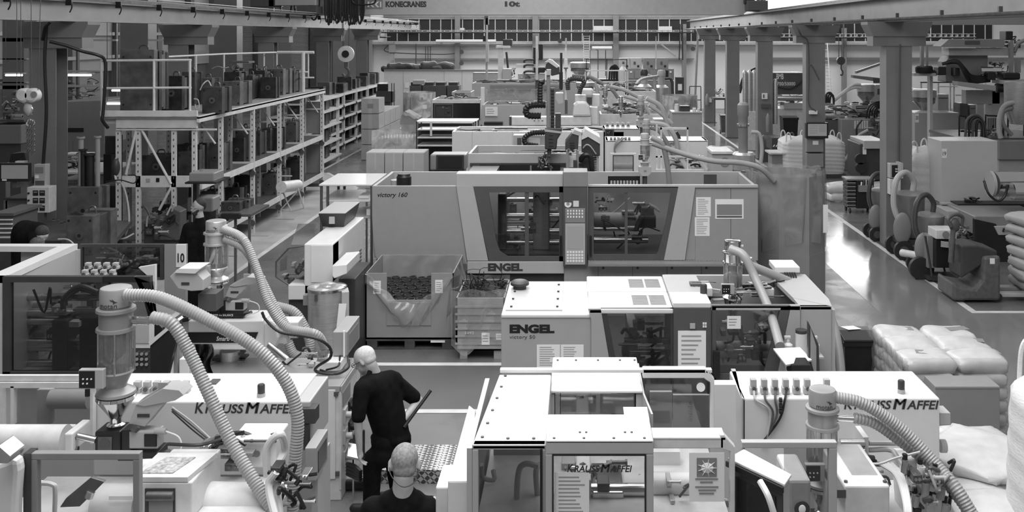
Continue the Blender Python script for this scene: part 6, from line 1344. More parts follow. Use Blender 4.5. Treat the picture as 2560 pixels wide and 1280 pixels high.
for i in range(5):
    px = 1862+i*11.5 if i < 4 else 1938; Yb = 36.5 if i < 4 else 34
    G().lathe([(.09, 0), (.09, 1.25+.2), (.07, 1.5+.05), (.03, 1.6)], (X(px, Yb), Yb, Z(280 if i < 4 else 310, Yb)), 16).o('gas_cylinder', SB, None, label=['first grey gas cylinder from the left in the rack behind the third right column', 'second grey gas cylinder of the row of four', 'third grey gas cylinder of the row of four', 'rightmost grey gas cylinder of the row of four', 'single tall grey gas cylinder beside the dark lettered machine'][i], cat='gas cylinder')
t = T('cylinder_rack', 'pale stand under the row of four gas cylinders', 'stand', (X(1880, 36.5), 36.5, 0)); G().pb(1855, 279, 1905, None, 36.3, .6).o('stand_body', WD, t, bev=.02)
t = T('round_container', 'dark round bin with pale hatch beside the fourth right column', 'bin', (X(1920, 34), 34, 0)); G().lathe([(.25, 0), (.3, .3), (.3, .8), (.2, .95)], (X(1922, 33), 33, 0), 20).o('bin_body', VD, t)
t = T('hand_cart', 'black and white striped hand cart behind the third right column', 'cart', (X(1960, 31), 31, 0)); G().pb(1930, 345, 1968, 375, 31, .9).o('cart_bin', VD, t)
g = G()
for i in range(5): g.pp([(1932+i*7, 367), (1935+i*7, 367), (1938+i*7, 362), (1935+i*7, 362)], 30.99, .01)
g.o('warning_stripes', PA, t); G().tube([P(1955, 345, 31), P(1972, 335, 31), P(1984, 336, 31), P(1972, 385, 31)], .03, 7, 2).o('push_handle', DG, t)
for a in (1935, 1970): c = (X(a, 31), 31, .09); G().cyl(c, (c[0], 31.08, .09), .09, n=14).o('wheel', RB, t)
G().pb(1935, 375, 1970, 383, 31.05, .7).o('cart_frame', VD, t)
# tool cart
Y = 23.6; x0, x1 = X(2119, Y), X(2185, Y); zt = Z(448, Y)
t = T('tool_cart', 'black tool cart with drawers on casters beside the bright aisle', 'tool cart', ((x0+x1)/2, Y, 0))
G().box(x0+.22, x1, Y, Y+.45, .12, zt).o('cart_body', BK, t, bev=.01)
for i in range(7): d = G().box(x0, x0+.21, Y+.02, Y+.42, .14+i*(zt-.2)/7, .14+(i+.85)*(zt-.2)/7).o('drawer', VD, t, bev=.004); G().box(x0-.01, x0+.2, Y-.005, Y+.005, .14+(i+.6)*(zt-.2)/7, .14+(i+.75)*(zt-.2)/7).o('drawer_edge', LG, d)
G().box(x0-.02, x1+.02, Y-.02, Y+.47, zt-.03, zt+.01).o('cart_top', MG, t, bev=.005); G().pb(2148, 464, 2183, 480, Y-.1, .1).o('tool_pocket', MG, t)
for i in range(5): G().cyl(P(2153+i*6, 466, Y-.05), P(2154+i*6, 455-(i % 3)*3, Y-.05), .02, n=8).o('tool_grip', [PA, DG, LG][i % 3], t)
for a in (x0+.05, x1-.06):
    for b in (.05, .4): G().cyl((a, Y+b, .06), (a+.04, Y+b, .06), .06, n=14).o('caster', RB, t)
# things on the right columns
def boxon(label, name, a, b, c, d, Y, D, m, cat, inner=None):
    t = T(name, label, cat, (X((a+c)/2, Y), Y, Z(d, Y))); G().pb(a, b, c, d, Y, D).o('casing', m, t, bev=.008)
    if inner: ia, ib, ic, id_, im = inner; G().pb(ia, ib, ic, id_, Y-.012, .014).o('screen' if im in (SCM, SCD) else 'front_plate', im, t)
    return t
t = boxon('flat monitor in black frame mounted on the second right column', 'wall_monitor', 2016, 307, 2071, 346, 26.4, .2, BK, 'monitor', (2020, 310, 2067, 340, emat('grey_screen', .3, .5)))
g = G(); [g.pb(2024, 313+i*6, 2044, 316+i*6, 26.385, .003) for i in range(4)]; g.pb(2048, 312, 2065, 330, 26.385, .003); g.o('screen_rows', LG, t)
boxon('grey box below the monitor on the second right column', 'switch_box', 2017, 348, 2059, 380, 26.5, .18, MG, 'box', (2032, 352, 2046, 362, PA))
boxon('grey cabinet low on the second right column', 'switch_box', 2017, 384, 2059, 418, 26.5, .18, MG, 'box')
boxon('pair of white sockets on the second right column', 'wall_socket', 2024, 277, 2044, 286, 26.6, .1, PA, 'socket')
t = boxon('open socket box with dark inside on the first right column', 'open_box', 2225, 409, 2252, 446, 19.6, .18, LG, 'box', (2230, 413, 2250, 443, BK))
G().pb(2252, 408, 2258, 446, 19.4, .3).o('open_door', LG, t); g = G(); c = P(2240, 425, 19.57)
for i in range(4): g.cyl(c+Vector((.04*(i % 2), 0, .05*(i//2)-.03)), c+Vector((.04*(i % 2), -.01, .05*(i//2)-.03)), .015, n=10)
g.o('switch_row', PA, t)
t = boxon('white box with black knob on the first right column', 'switch_box', 2225, 448, 2252, 487, 19.6, .18, WD, 'box'); c = P(2236, 469, 19.59); G().cyl(c, c+Vector((0, -.03, 0)), .03, n=14).o('knob', BK, t)
boxon('small label plate on the fourth right column', 'label_plate', 1905, 233, 1919, 248, 33.7, .06, PA, 'label', (1908, 236, 1911, 245, DG))
boxon('grey pipe on the third right column', 'pipe_clamp', 1903, 260, 1928, 270, 33.6, .1, DG, 'clamp')
t = T('fire_extinguisher', 'fire extinguisher hanging on the fifth right column beside white plate', 'fire extinguisher', P(1768, 262, 47.5)); G().lathe([(.08, 0), (.09, .05), (.09, .4), (.05, .5), (.02, .55)], P(1768, 262, 47.5), 16).o('bottle', MG, t); G().pb(1772, 244, 1779, 256, 47.6, .05).o('sign', PA, t)
t = T('fire_extinguisher', 'dark fire extinguisher by the third right column', 'fire extinguisher', P(1920, 330, 33.4)); G().lathe([(.07, 0), (.075, .05), (.075, .5), (.04, .6), (.02, .65)], P(1920, 330, 33.4), 16).o('bottle', MG, t); G().tube([P(1921, 285, 33.4), P(1924, 300, 33.4), P(1922, 320, 33.4)], .02, 6).o('hose', BK, t)
for i, pts in enumerate([[(1988, 62, 26.4), (1996, 75, 26.3), (2004, 90, 26.4), (2020, 108, 26.5), (2022, 200, 26.6), (2022, 260, 26.6), (2040, 278, 26.6)], [(2250, 110, 19.7), (2248, 300, 19.75), (2247, 408, 19.75)], [(2022, 165, 26.5), (2030, 165, 26.5), (2048, 200, 26.5)]]): hose(pts, .018, DG, None, 0, 'conduit', 7, label=['dark conduit down the second right column', 'thin conduit up the first right column', 'short bent rod on the second right column'][i], cat='cable')
t = T('ladder', 'pale leaning ladder right of the second right column', 'ladder', (X(2073, 48), 48, 0))
for a, c in ((2060, 2066), (2068, 2082)): G().cyl(P(a, 106, 50), P(c, 305, 48), .03, n=8).o('ladder_rail', WD, t)
for i in range(12): G().cyl(P(2061+i*.5, 125+i*9, 49.8), P(2070+i*.9, 125+i*9, 49.8), .02, n=6).o('rung', WD, t)
t = T('work_bench', 'dark bench with clutter between the fourth and fifth right columns', 'bench', (X(1800, 46), 46, 0)); G().pb(1784, 245, 1818, 250, 46, 1).o('bench_top', DG, t); [G().pb(a, 250, a+2, None, 46.1, .1).o('leg', DG, t) for a in (1786, 1812)]; innards(t, 1786, 222, 1815, 245, 46, .4, 74, 14, .2)
t = T('conveyor_fork', 'low grey roller stand on the floor right of the dark lettered machine', 'stand', (X(1958, 30), 30, 0)); G().pb(1925, 382, 1970, 386, 29, .8).o('stand_plate', WD, t); G().pb(1930, 386, 1965, None, 29.1, .6).o('stand_base', MG, t)
# ================================================================ LEFT: MOULD RACK WITH PLATFORM
XR, XL = -7.15, -9.0
def upright(par, x, y, h, w_=.09):
    u = G().box(x-w_/2, x+w_/2, y, y+.05, 0, h).o('upright', RK, par)
    g = G()
    for i in range(int(h/.12)): g.box(x-.01, x+.01, y-.003, y, .1+i*.12, .14+i*.12)
    g.o('slot_holes', DG, u)
t = T('mould_rack', 'tall white slotted rack with a railed platform, loaded with dark moulds', 'rack', (-8.1, 18.2, 0)); rack = t
zd = 2.84
for px in (295, 345, 434, 485): upright(t, X(px, 18.2), 18.2, zd)
ys = [19.3, 21.2, 23.1, 25.0, 27.0]
for y in ys:
    for x in (XR, XR-.5, XL): upright(t, x, y, zd)
for y in [18.2]+ys: G().box(XL, XR, y+.02, y+.07, zd-.13, zd-.02).o('cross_beam', RK, t)
G().pb(250, 277, 492, 291, 18.05, .06).o('platform_edge', RK, t); G().pb(290, 295, 492, 320, 18.15, .05).o('front_beam', RK, t)
G().box(X(250, 18.1), XR+.05, 18.1, 27.2, zd-.03, zd).o('platform_deck', mat('deck_plate', .3, .5, nz=.15), t)
G().box(XR, XR+.05, 18.1, 27.2, zd-.1, zd+.02).o('side_beam', RK, t)
for z in (1.55, .5):
    G().box(XL, XR, 18.25, 27.1, z-.03, z).o('shelf', DG, t); G().box(XR+.0, XR+.04, 18.25, 27.1, z-.1, z+.02).o('shelf_beam', RK, t)
G().pb(305, 440, 480, 468, 18.2, .05).o('shelf_front', RK, t); text('500', 365, 446, 375, 456, 18.19, MG, t); G().pb(390, 445, 398, 455, 18.19, .01).o('label', BK, t)
G().pb(290, 322, 540, 326, 18.17, .05).o('cross_tie', RK, t)
for a, b in [((355, 326), (428, 460)), ((428, 468), (398, 525)), ((340, 326), (315, 436))]: G().cyl(P(*a, 18.2), P(*b, 18.2), .025, n=8).o('brace', RK, t)
for y in ys[1:]:                                    # end frames of each bay facing the camera
    for z in (1.45, .35): pl = G().box(XR-.5, XR, y-.02, y, z-.14, z+.14).o('end_panel', RK, t)
    for z in (1.45, .35):
        for x in (XR, XR-.5): G().cyl((x+.02, y-.08, z-.1), (x+.02, y-.02, z-.1), .07, n=14).o('end_roller', DG, t)
    for z in (2.3,): G().box(XR-.5, XR, y-.01, y+.01, z-.02, z+.02).o('end_tie', RK, t)
for y in ys:
    G().cyl((XR-.5, y, 2.75), (XR-.1, y, 2.2), .02, n=6).o('brace', RK, t)
G().box(XR-.5, XR, 27.1, 27.13, .1, 1.4).box(XR-.5, XR, 27.1, 27.13, 1.6, 2.5).o('back_panel', MG, t)
# rails
g = T('guard_railing', 'white tubular railing around the rack platform', 'railing', (-8.1, 18.1, zd))
def pipe(*pts, r=.022): G().tube([P(*p) for p in pts], r, 8, 1).o('rail', RK, g)
pipe((252, 152, 18.1), (478, 150, 18.1)); pipe((256, 221, 18.1), (478, 219, 18.1))
for px in (253, 385, 475): pipe((px, 150, 18.1), (px+(2 if px < 300 else 0), 277, 18.1), r=.024)
pipe((400, 143, 20.5), (560, 135, 23), (690, 131, 26)); pipe((405, 143, 20.5), (405, 205, 20.5)); pipe((490, 139, 21.5), (490, 215, 21.5)); pipe((560, 135, 23), (560, 205, 23)); pipe((660, 133, 25.5), (660, 180, 25.5)); pipe((692, 130, 26.2), (692, 175, 26.2))
pipe((693, 131, 26.2), (785, 131, 26.2), r=.04); pipe((771, 131, 26.2), (771, 195, 26.2)); pipe((697, 195, 26.2), (785, 194, 26.2)); pipe((758, 131, 26), (758, 235, 26), r=.05); pipe((748, 180, 26), (770, 180, 26))
# moulds: each block its own thing
MV = [MO, mat('mould_steel_dark', .03, .5, .3, nz=.5, scale=6, bump=.15), mat('mould_steel_light', .11, .5, .4, nz=.35, scale=5, bump=.15)]
def mould(px, pb_, pc, pd, Y, D, label, m=0, group=None, ring=True, top=True, zb=None):
    t = T('injection_mould', label, 'mould', (X((px+pc)/2, Y), Y, Z(pd, Y) if zb is None else zb), group=group)
    x0, x1 = X(px, Y), X(pc, Y); z0, z1 = (Z(pd, Y) if zb is None else zb), Z(pb_, Y); h = z1-z0; w_ = x1-x0; r = random.Random(int(px*7+pd))
    G().box(x0, x1, Y, Y+D*.28, z0, z1).o('clamp_plate', MV[m], t, bev=.006)
    G().box(x0+w_*.06, x1-w_*.06, Y+D*.28, Y+D*.68, z0+h*.05, z1-h*.06).o('cavity_block', MV[(m+1) % 3], t, bev=.006)
    G().box(x0, x1, Y+D*.72, Y+D, z0, z1-h*.02).o('rear_plate', MV[m], t, bev=.006)
    if ring:
        c = Vector((x0+w_/2, Y, z0+h*.5)); rr = min(w_, h)*.16; G().lathe([(rr, -.012), (rr, 0)], c, 20, 'y').o('locating_ring', MV[2], t); G().lathe([(rr*.4, -.016), (rr*.4, -.01)], c, 12, 'y').o('sprue_hole', BK, t)
    g = G()
    for a in (.1, .9):
        for b in (.1, .88): c = Vector((x0+w_*a, Y, z0+h*b)); g.cyl(c, c+Vector((0, -.004, 0)), .02, n=10)
    g.o('bolt_holes', BK, t)
    if top: G().tube([(x0+w_*.35, Y+D*.5, z1-.02), (x0+w_*.4, Y+D*.5, z1+.07), (x0+w_*.6, Y+D*.5, z1+.07), (x0+w_*.65, Y+D*.5, z1-.02)], .014, 7).o('lifting_eye', DS, t)
    return t
mould(300, 124, 385, 277, 18.5, .6, 'tallest dark mould block standing at the left front of the platform', 2, ring=False)
mould(385, 128, 398, 277, 18.7, .45, 'narrow dark plate stack right of the tallest block on the platform', 1, ring=False, top=False)
mould(402, 190, 455, 277, 19.6, .5, 'dark mould with pale round ring right of the tallest block on the platform', 1)
mould(455, 180, 487, 265, 21.0, .5, 'plain dark mould behind the ringed one on the platform', 0, ring=False)
mould(505, 218, 555, 277, 18.9, .55, 'mould with hose loops and ring at the front corner of the platform', 0, zb=zd)
G().tube([P(500, 225, 18.7), P(508, 210, 18.7), P(520, 202, 18.8), P(528, 215, 18.8)], .012, 6).tube([P(488, 262, 18.8), P(490, 272, 18.7), P(498, 268, 18.7), P(495, 250, 18.7), P(485, 247, 18.7)], .012, 6).o('cooling_hose', LG, None, label='grey cooling hose loops on the front corner mould', cat='hose')
mould(487, 195, 530, 262, 21.5, .6, 'broad mould behind the hose-looped one on the platform', 2, zb=zd)
mould(556, 204, 600, 250, 21.0, .8, 'light ribbed mould second from the front corner on the platform', 2, zb=zd)
mould(560, 180, 598, 235, 22.4, .6, 'dark mould with open pipework on top on the platform', 1, zb=zd)
t = T('mould_manifold', 'open metal manifold with clips on top of a platform mould', 'fittings', P(590, 180, 22.6)); G().pb(573, 153, 622, 158, 22.4, .4).o('manifold_top', DG, t); innards(t, 570, 158, 620, 182, 22.4, .4, 81, 14, .5)
G().tube([P(530, 172, 22.6), P(545, 166, 22.5), P(560, 170, 22.4), P(572, 168, 22.4)], .012, 6).o('wire', LG, t)
mould(602, 188, 632, 240, 23.0, .7, 'third ribbed mould along the platform edge', 0, zb=zd)
mould(622, 172, 640, 228, 24.6, .5, 'tall thin mould along the platform edge', 1, zb=zd, ring=False)
mould(640, 176, 662, 230, 23.9, .7, 'squat mould half way along the platform edge', 1, zb=zd)
mould(664, 172, 708, 220, 24.6, .8, 'big light mould near the far end of the platform', 2, zb=zd, ring=False)
mould(712, 176, 735, 214, 25.6, .7, 'ringed mould last on the platform', 0, zb=zd)
mould(650, 193, 690, 232, 23.4, .3, 'low ringed plate mould in front of the big light mould', 1, zb=zd)
# moulds on the shelves (upper 1.55 and lower .5)
for i, (a, c, b, Y, z) in enumerate([(355, 425, 388, 19.0, 1.55), (440, 500, 362, 19.2, 1.55), (515, 560, 358, 19.9, 1.55), (445, 480, 380, 18.6, 1.55), (575, 610, 345, 21.4, 1.55), (588, 622, 322, 21.6, 1.55), (655, 676, 322, 23.3, 1.55), (662, 700, 320, 23.6, 1.55), (715, 740, 305, 25.2, 1.55), (628, 650, 330, 22.6, 1.55),
                                          (400, 470, 540, 18.8, .5), (500, 540, 480, 19.6, .5), (380, 398, 520, 18.6, .5), (585, 625, 440, 21.5, .5), (655, 690, 435, 23.3, .5), (715, 750, 400, 25.2, .5), (560, 600, 470, 21.0, .5), (690, 712, 425, 24.2, .5)]):
    where = 'upper shelf' if z > 1 else 'lower shelf'
    mould(a, b, c, 0, Y, .5, 'dark mould on the %s of the rack, %s' % (where, ['behind the diagonal brace', 'right of the brace', 'at the rack corner post', 'small one beside the brace', 'low one in the second bay', 'tall one in the second bay', 'narrow one in the third bay', 'wide one in the third bay', 'in the fourth bay', 'between bays two and three', 'left of the bearded man', 'behind the bearded man', 'thin one left of the bearded man', 'in the second bay', 'in the third bay', 'in the fourth bay', 'before the second bay post', 'behind the third bay post'][i]), i % 3, zb=z+.0, ring=i % 2 == 0)
# stuff in front of the rack
mould(552, 505, 600, 535, 17.2, .5, 'small mould on the little black table right of the bearded man', 0)
mould(602, 500, 622, 530, 17.5, .3, 'narrow light mould on the little black table', 2)
t = T('work_table', 'small dark table carrying moulds right of the bearded man', 'table', (X(590, 17), 17, 0)); G().pb(540, 536, 628, 542, 16.9, 1.0).o('table_top', DG, t); [G().pb(a, 541, a+5, None, y, .05).o('leg', DG, t) for a, y in ((545, 16.95), (585, 16.95), (620, 16.95), (620, 17.8))]; G().pb(552, 535, 598, 548, 16.8, .1).o('drawer', BK, t)
t = T('scale_monitor', 'grey box on a black stand in front of the rack', 'box', (X(500, 17.3), 17.3, 0)); G().pb(472, 432, 535, 455, 17.2, .5).o('grey_box', MG, t, bev=.02); G().pb(462, 456, 540, 460, 17.1, .7).o('stand_top', BK, t); G().pb(482, 460, 492, None, 17.4, .1).o('stand_post', BK, t)
G().tube([P(500, 432, 17.4), P(500, 424, 17.4), P(506, 424, 17.4), P(506, 432, 17.4)], .01, 6, 1).o('handle', MG, t)
t = T('storage_box', 'light grey box on the rack behind the bearded man', 'box', (X(500, 18.6), 18.6, .5)); G().pb(467, 494, 532, 530, 18.5, .4).o('box_body', MG, t, bev=.03)
for i in range(2): G().cyl(P([495, 512][i]+38, [552, 552][i], 17), P([495, 512][i]+60, 552, 17), .03, n=8).o('bar', ST, None, label='short steel bar lying under the small dark table', cat='bar', group='steel bars under the table')
t = T('folding_stand', 'white tubular stand with roll at the foot of the rack', 'stand', (X(725, 23), 22, 0)); G().cyl(P(703, 468, 21.6), P(745, 463, 22.4), .13, n=20).o('roll', WD, t)
for a, b in [((707, 480), (728, 528)), ((742, 480), (702, 524)), ((745, 470), (760, 520)), ((702, 524), (728, 528)), ((728, 528), (760, 520)), ((702, 440), (730, 440))]: G().cyl(P(*a, 22), P(*b, 22), .016, n=7).o('tube_leg', LG, t)
t = T('floor_plate', 'perforated metal grating on the floor at the foot of the rack', 'grating', (-6.9, 19, 0)); 
for k, (x, y) in enumerate([(-6.95, 19.3), (-6.95, 21.2), (-6.95, 23.1)]): G().box(x-.35, x+.25, y-.3, y+.1, 0, .02).o('grating', LG, t)
# second rack beyond
t = T('mould_rack', 'second longer rack further back with four levels of dark moulds', 'rack', (-9, 34.8, 0))
X2 = -8.95
for i, y in enumerate([34.8, 36.9, 39.0, 41.1, 43.2, 45.3]):
    G().box(X2-.05, X2+.05, y, y+.08, 0, 2.15).o('upright', DG if i == 0 else RK, t); G().box(X2-1.0, X2-.9, y, y+.08, 0, 2.15).o('upright', RK, t)
    for z in (.25, .75, 1.25, 1.7): G().box(X2-1, X2+.03, y-.06, y-.0, z-.06, z+.03).o('end_beam', RK, t); G().cyl((X2+.03, y-.1, z-.08), (X2+.03, y-.02, z-.08), .07, n=10).o('end_roller', DG, t)
for z in (.25, .75, 1.25, 1.7, 2.13): G().box(X2-1, X2, 34.8, 45.4, z-.04, z).o('shelf', LG if z > 2 else DG, t); G().box(X2, X2+.03, 34.8, 45.4, z-.08, z+.01).o('shelf_beam', RK, t)
r = random.Random(12); k = 0
def mbox(name, c, sz, m, label, cat, group=None):
    t = T(name, label, cat, (c[0], c[1], c[2]), group=group); x, y, z = c; a, b, h = sz
    G().box(x-a/2, x+a/2, y-b/2, y-b*.2, z, z+h).o('clamp_plate', MV[m], t, bev=.005); G().box(x-a*.42, x+a*.42, y-b*.2, y+b/2, z, z+h*.94).o('cavity_block', MV[(m+1) % 3], t, bev=.005)
    G().lathe([(min(a, h)*.17, -b/2-.012), (min(a, h)*.17, -b/2)], (x, y, z+h*.5), 14, 'y').o('locating_ring', MV[2], t)
    return t
for z, h, gname in ((2.14, .55, 'top level'), (1.71, .36, 'fourth shelf'), (1.26, .36, 'third shelf'), (.76, .4, 'second shelf'), (.26, .4, 'lowest shelf')):
    y = 35.2
    while y < 45:
        w_ = r.uniform(.35, .6); k += 1
        mbox('injection_mould', (X2-.35-r.uniform(0, .2), y, z), (w_, r.uniform(.35, .6), h*r.uniform(.6, 1)), k % 3, 'dark mould on the %s of the far rack' % gname, 'mould', 'moulds on the %s of the far rack' % gname)
        y += r.uniform(.65, 1.1)
# small platform rack joining the two
t = T('mould_rack', 'short white rack linking the platform and the far rack', 'rack', (-8.6, 29, 0))
for y in (29, 31, 33): [G().box(x-.05, x+.05, y, y+.07, 0, 2.3).o('upright', RK, t) for x in (-8.2, -9.3)]
for z in (.3, .85, 1.4, 1.9, 2.3): G().box(-9.3, -8.1, 29, 33.2, z-.05, z).o('shelf', RK, t)
for i in range(14): mbox('injection_mould', (-8.5, 29.4+(i % 3)*1.3, [.31, .86, 1.41, 1.91, 2.31][i//3]), (.5, .6, .36), i % 3, 'dark mould on the short linking rack', 'mould', 'moulds on the linking rack')
# ---------------------------------------------------------------- workbench corner at far left
Yb = 15.0
t = T('work_bench', 'long dark steel bench running back at far left, moulds on it', 'bench', (-8.3, 15.5, 0))
zb = .95
G().prism([(X(60, 14.6), 14.4), (X(235, 14.4), 14.4), (X(330, 17.8), 17.8), (X(120, 17.8), 17.8)], zb-.08, zb, 'z').o('bench_top', DG, t)
for a, y in ((150, 14.5), (225, 14.6), (300, 17.5), (140, 17.5)): G().box(X(a, y)-.05, X(a, y)+.05, y, y+.1, 0, zb-.08).o('leg', VD, t)
G().cyl((X(250, 16)-.1, 15.8, zb-.1), (X(250, 16)-.4, 16, .3), .03, n=8).cyl((X(260, 16.4), 16.4, zb-.1), (X(230, 16.2), 16.2, .4), .03, n=8).o('brace', VD, t)
mould(168, 468, 247, 545, 16.6, .4, 'upright square mould plate with corner holes on the bench at left', 2, zb=zb)
mould(165, 540, 232, 590, 15.0, .8, 'ribbed mould with film on top, front of the bench at left', 2, zb=zb)
G().surf(lambda u, v: P(168+u*42, 530+v*10+3*math.sin(u*9), 15.0+v*.3), 10, 6).o('film_scrap', FW, None, label='crumpled film scrap on the front bench mould', cat='film')
for i, (px, b, m, r_) in enumerate([(202, 342, MG, .045), (208, 372, BK, .05), (226, 384, BK, .07), (244, 340, MG, .04)]):
    x = X(px, 16.8); G().cyl((x, 16.8, Z(480, 16.8)), (x, 16.8, Z(b, 16.8)), r_, n=14).cyl((x, 16.8, Z(b, 16.8)-.03), (x, 16.8, Z(b, 16.8)), r_*1.5, n=14).o('upright_rod', m, None, label=['leftmost grey upright rod above the square mould', 'slim black upright rod above the square mould', 'thick black upright rod above the square mould', 'rightmost thin grey upright rod above the square mould'][i], cat='rod')
t = T('bench_tray', 'dark tray with parts at the back of the bench by the column', 'tray', P(140, 568, 15.5)); G().box(X(118, 15.6), X(162, 15.6), 15.5, 15.9, zb, zb+.12).o('tray_body', VD, t); innards(t, 120, 545, 160, 562, 15.6, .2, 82, 6, .4)
g = G(); r = random.Random(3)
for i in range(14): c = Vector((X(128, 14.2)+r.uniform(-.12, .12), 14.6+r.uniform(-.1, .1), zb+.03)); g.tube([c, c+Vector((r.uniform(-.1, .1), r.uniform(-.1, .1), .04)), c+Vector((r.uniform(-.15, .15), .05, 0))], .014, 6, 2)
g.o('white_gloves', PA, None, label='crumpled white rags on the bench beside the bent heads', cat='rag')
G().tube([P(145, 598, 14.3), P(165, 598, 14.3), P(178, 604, 14.3), P(188, 616, 14.3)], .012, 6).o('power_cable', LG, None, label='grey cable on the bench front corner', cat='cable')
t = T('sign_monitor', 'black-framed monitor mounted beside the first left column', 'monitor', (X(36, 17), 17, Z(454, 17))); G().pb(-6, 408, 73, 454, 17, .08).o('screen_frame', BK, t, bev=.008); G().pb(3, 413, 69, 447, 16.99, .01).o('screen', emat('left_screen', .22, .5), t)
g = G(); [g.pb(5+i*13, 421, 15+i*13, 428, 16.985, .003) for i in range(3)]; g.pb(4, 413, 69, 416, 16.985, .003); g.o('screen_rows', LG, t); G().pb(5, 448, 16, 452, 16.99, .012).o('sticker', PA, t); G().pb(30, 454, 40, 470, 17.05, .8).o('bracket', DG, t)
t = T('control_unit', 'white temperature controller box with six black displays on the left column', 'control box', (X(97, 17), 17, Z(532, 17))); G().pb(67, 468, 123, 532, 17.3, .25).o('casing', WD, t, bev=.01)
for i in range(6): d = G().pb(82+(i % 2)*16.5, 476+(i//2)*19, 95+(i % 2)*16.5, 489+(i//2)*19, 17.29, .02).o('display', BK, t); G().pb(84+(i % 2)*16.5, 479+(i//2)*19, 93+(i % 2)*16.5, 482+(i//2)*19, 17.285, .005).o('digits', MG, d)
for i in range(3): c = P(72, 483+i*18, 17.29); G().cyl(c, c+Vector((0, -.02, 0)), .018, n=10).o('switch', BK, t)
G().pb(75, 532, 78, 600, 17.4, .05).pb(110, 532, 113, 600, 17.4, .05).o('bracket', DG, t)
t = T('wall_thermostat', 'pale controller with small screen above the six-display box', 'control box', (X(100, 17.4), 17.5, Z(466, 17.4))); G().pb(85, 411, 114, 466, 17.5, .15).o('casing', LG, t, bev=.008); G().pb(88, 418, 108, 432, 17.49, .02).o('display', MG, t); G().pb(87, 438, 96, 446, 17.49, .02).o('button', PA, t); G().pb(88, 452, 110, 463, 17.49, .02).o('cover', DG, t)
hose([(107, 100, 17.6), (113, 70, 17.5), (124, 56, 17.5)], .03, BK, None, 0, 'power_cable', 8, label='black cable bend under the rail at the first left column', cat='cable')
hose([(117, 60, 17.6), (112, 150, 17.6), (116, 280, 17.6), (108, 410, 17.6)], .03, BK, None, 0, 'power_cable', 8, label='black cable running down the first left column', cat='cable')
hose([(124, 104, 17.6), (165, 114, 17.7), (205, 128, 17.8), (245, 138, 17.9), (262, 152, 18.0), (263, 200, 18.0), (258, 280, 18.0), (256, 300, 18), (270, 320, 18.1)], .03, BK, None, 0, 'power_cable', 8, label='black cable sagging from the left column to the railing', cat='cable')
t = T('pendant_control', 'dark pear-shaped pendant hanging on the rack front post', 'pendant', P(290, 440, 17.9)); G().ell(P(290, 418, 17.9), (.07, .07, .16), 16, 12).o('pendant_body', VD, t); G().tube([P(290, 395, 17.9), P(287, 430, 17.9), P(292, 455, 17.85), P(305, 460, 17.8), P(318, 500, 17.8), P(322, 560, 17.7), P(304, 605, 17.6)], .018, 7).o('air_hose', LG, t); G().tube([P(265, 455, 17.9), P(300, 450, 17.8), P(335, 458, 17.8), P(340, 440, 17.9), P(320, 438, 17.9)], .012, 6).o('cable_loop', BK, t)
hose([(265, 580, 17.2), (285, 594, 17.2), (310, 596, 17.2), (335, 584, 17.3)], .016, LG, None, 0, 'air_hose', 7, label='grey air hose drooping under the bench end', cat='hose')
t = T('tool_cabinet', 'tool cabinet with open steel drawers at the far left edge', 'cabinet', (X(10, 15), 15, 0)); G().pb(-20, 538, 32, None, 15, .7).o('cabinet_body', DG, t, bev=.01)
for i in range(5): G().pb(-20, 548+i*11, 29, 551+i*11, 14.97, .04).o('drawer_edge', WD, t)
G().pb(-20, 533, 34, 540, 14.95, .8).o('cabinet_top', DG, t); G().pb(-20, 597, 40, None, 14.9, .5).o('cabinet_step', VD, t)
t = T('grey_cabinet', 'plain grey cabinet behind the tool cabinet at far left', 'cabinet', (X(40, 18.6), 18.6, 0)); G().pb(8, 500, 75, None, 18.4, .6).o('cabinet_body', MG, t, bev=.01); G().pb(8, 496, 66, 500, 18.3, .7).o('cabinet_shelf', VD, t)
t = T('black_case', 'black tapered case on the shelf above the left monitor', 'case', (X(42, 18.2), 18.2, Z(408, 18.2))); G().pp([(22, 408), (27, 384), (60, 381), (66, 408)], 18.2, .3).o('case_body', BK, t, bev=.01); G().pb(38, 403, 62, 409, 18.1, .1).o('paper_stack', PA, t); G().pb(10, 408, 75, 411, 18.1, .5).o('shelf_board', MG, t); G().pb(14, 411, 18, None, 18.4, .1).o('shelf_post', MG, t)
# chain hoist with two drums
Yc = 15.5
t = T('chain_hoist', 'hook block with two pale pulleys, hook and bunched chain hanging at upper left', 'hoist', P(75, 390, Yc))
for px in (62, 82): c = P(px, 238, Yc); G().lathe([(.08, -.09), (.115, -.06), (.115, .06), (.08, .09)], c, 28, 'y').o('pulley', WD, t)
c = P(85, 236, Yc-.1); G().cyl(c, c+Vector((0, -.01, 0)), .05, n=18).o('pulley_plate', MG, t)
g = G()
for a in (42, 52, 78, 103): g.cyl(P(a, -60, Yc), P(a if a != 103 else 95, 225, Yc), .006, n=6)
g.o('hoist_rope', DG, t); G().ell(P(70, 272, Yc), (.07, .05, .1), 16, 12).o('hook_shank', LG, t); G().tube([P(70, 262, Yc), P(80, 272, Yc), P(79, 284, Yc), P(70, 288, Yc), P(62, 280, Yc)], .02, 8).o('hook', ST, t)
g = G(); r = random.Random(2)
for k_ in range(4):
    for i in range(13):
        c = P([68, 73, 79, 84][k_], 300+i*6.6+k_*1.5, Yc-.02*k_); a = .03
        g.tube([c+Vector((math.cos(q)*.017*(1 if i % 2 else .3), math.sin(q)*.017*(.3 if i % 2 else 1), math.sin(q+1.57*0)*.03*(1))) for q in [j*PI/4 for j in range(9)]], .006, 5, 1)
g.o('chain', DS, t)
